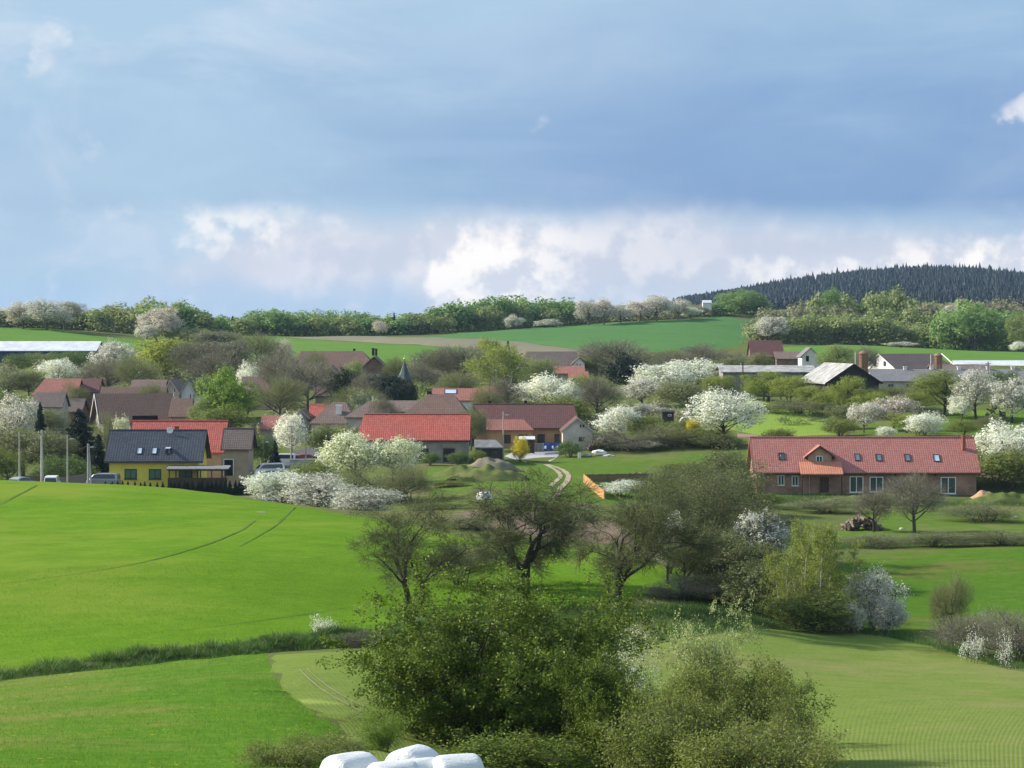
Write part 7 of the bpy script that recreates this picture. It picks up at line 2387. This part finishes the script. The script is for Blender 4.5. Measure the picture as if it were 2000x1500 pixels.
def bank():
    """overgrown earth bank between the crop field and the meadow"""
    pts = np.array(pxs((-250, 1352), (0, 1328), (200, 1304), (400, 1282), (560, 1268), (720, 1260), (860, 1235)))
    d = np.linalg.norm(np.diff(pts, axis=0), axis=1); s = np.concatenate([[0], np.cumsum(d)])
    n = 160; t = np.linspace(0, s[-1], n)
    X = np.interp(t, s, pts[:, 0]); Y = np.interp(t, s, pts[:, 1])
    rng = np.random.default_rng(8)
    Tn = unit(np.stack([np.gradient(X), np.gradient(Y)], 1)); N = np.stack([-Tn[:, 1], Tn[:, 0]], 1)
    prof = [(-1.9, -0.15), (-1.5, 0.10), (-1.0, 0.42), (-0.5, 0.70), (0.0, 0.85), (0.5, 0.80), (1.1, 0.5), (1.7, -0.1)]
    hs = 1.0 + 0.22 * np.sin(t * 0.5) + 0.15 * np.sin(t * 1.3 + 1)
    hs *= np.interp(t / s[-1], [0, 0.3, 0.75, 1.0], [0.4, 0.55, 0.9, 0.8])
    V = []
    for (o, h) in prof:
        XY = np.stack([X, Y], 1) + N * o
        V.append(np.column_stack([XY, height(XY[:, 0], XY[:, 1]) + h * hs + rng.normal(0, 0.05, n)]))
    V = np.stack(V, 1); k = len(prof)
    i = np.arange(n - 1)[:, None] * k + np.arange(k - 1)[None]
    F = np.stack([i, i + 1, i + k + 1, i + k], -1).reshape(-1, 4)
    o = obj('grass_bank', mesh_np('grass_bank', V.reshape(-1, 3), F, 'rough_grass', True))
    nz = np.empty(len(o.data.polygons) * 3, np.float32); o.data.polygons.foreach_get('normal', nz)
    if nz.reshape(-1, 3)[:, 2].mean() < 0: o.data.flip_normals()
    tag(o, 'overgrown dark grassy bank between the bright crop field and the meadow', 'bank', kind='structure')
    def on(a, b):
        ia, ib = a.astype(int), b.astype(int); fa, fb = (a - ia)[:, None], (b - ib)[:, None]
        return (V[ia, ib] * (1 - fa) + V[ia + 1, ib] * fa) * (1 - fb) + (V[ia, ib + 1] * (1 - fa) + V[ia + 1, ib + 1] * fa) * fb
    S = Soup()
    m = 40000
    P = on(rng.uniform(0, n - 1.001, m), rng.uniform(0, k - 1.001, m))
    S.blades(P - np.array([0, 0, 0.03]), rng.normal(size=(m, 3)) * 0.45 + np.array([0, 0, 1.0]), rng.uniform(0.08, 0.28, m), 0.016, rng)
    # tussocks
    c = 420
    C = on(rng.uniform(0, n - 1.001, c), rng.uniform(0, k - 1.001, c)); R = rng.uniform(0.12, 0.45, c); hh = rng.uniform(0.25, 0.75, c)
    j = rng.integers(0, c, 36000)
    off = rng.normal(size=(36000, 3)) * np.array([1, 1, 0.3]) * R[j][:, None] * 0.6
    S.blades(C[j] + off, unit(off) * 0.7 + rng.normal(size=(36000, 3)) * 0.35 + np.array([0, 0, 0.9]), hh[j] * rng.uniform(0.5, 1.1, 36000), 0.018, rng)
    g = obj('bank_grass', S.mesh('bank_grass', 'blade_bank')); tag(g, 'long tussocky grass growing on the bank', 'grass', kind='stuff')


bank()


def rough_strip(label, spots, n, hgt, seed, mat='blade_bank', spread=1.2, wid=0.018):
    """long grass along a field margin through photo points"""
    rng = np.random.default_rng(seed)
    pts = np.array(spots); d = np.linalg.norm(np.diff(pts, axis=0), axis=1); s = np.concatenate([[0], np.cumsum(d)])
    t = rng.uniform(0, s[-1], n)
    X = np.interp(t, s, pts[:, 0]) + rng.normal(0, spread * 0.5, n); Y = np.interp(t, s, pts[:, 1]) + rng.normal(0, spread, n)
    S = Soup(); S.blades(np.column_stack([X, Y, height(X, Y) - 0.03]), rng.normal(size=(n, 3)) * 0.4 + np.array([0, 0, 1.0]), rng.uniform(0.5, 1.3, n) * hgt, wid, rng)
    o = obj('margin_grass', S.mesh('margin_grass', mat)); tag(o, label, 'grass', kind='stuff')


rough_strip('long grass along the edge of the sparse crop field', pxs((1300, 1240), (1500, 1218), (1620, 1224), (1730, 1238), (1850, 1262), (2000, 1304)), 26000, 0.35, 1)
rough_strip('rough grass under the row of pear trees', pxs((780, 1200), (900, 1215), (1100, 1200), (1250, 1200), (1420, 1200), (1500, 1215)), 30000, 0.45, 2, spread=2.5)
rough_strip('rough grass along the terrace edges below the brick house', pxs((1560, 1068), (1700, 1064), (1850, 1060), (2000, 1056)), 18000, 0.5, 3, spread=2.0, wid=0.025)
rough_strip('weeds along the foot of the brick house bank', pxs((1480, 975), (1600, 978), (1750, 984), (1900, 984), (2000, 986)), 16000, 0.6, 4, spread=2.5, wid=0.03)
# ------------------------------------------------------------------ air
def haze():
    m, g, out = new_mat('haze_air')
    v = g.new('ShaderNodeVolumePrincipled')
    v.inputs['Color'].default_value = (0.50, 0.72, 1.0, 1.0)
    v.inputs['Density'].default_value = 0.000045
    v.inputs['Anisotropy'].default_value = 0.2
    g.l.new(v.outputs[0], out.inputs['Volume'])
    # bottom a metre under the lowest ground, top just above the hill trees
    lo = min(v.co.z for v in bpy.data.objects['ground'].data.vertices)
    hi = 0
    for o in bpy.data.objects:
        if o.type == 'MESH' and o.name in ('ground', 'conifer_forest'):
            hi = max(hi, max(v.co.z for v in o.data.vertices))
    bb = MB(); xs = [v.co.x for v in bpy.data.objects['ground'].data.vertices]
    bb.box(min(xs) - 50, max(xs) + 50, -450, 5260, lo - 1.0, hi + 3.0)
    o = bb.build('haze', 'haze_air')
    tag(o, 'thin blue-white haze over the whole valley', 'haze', kind='stuff')


haze()
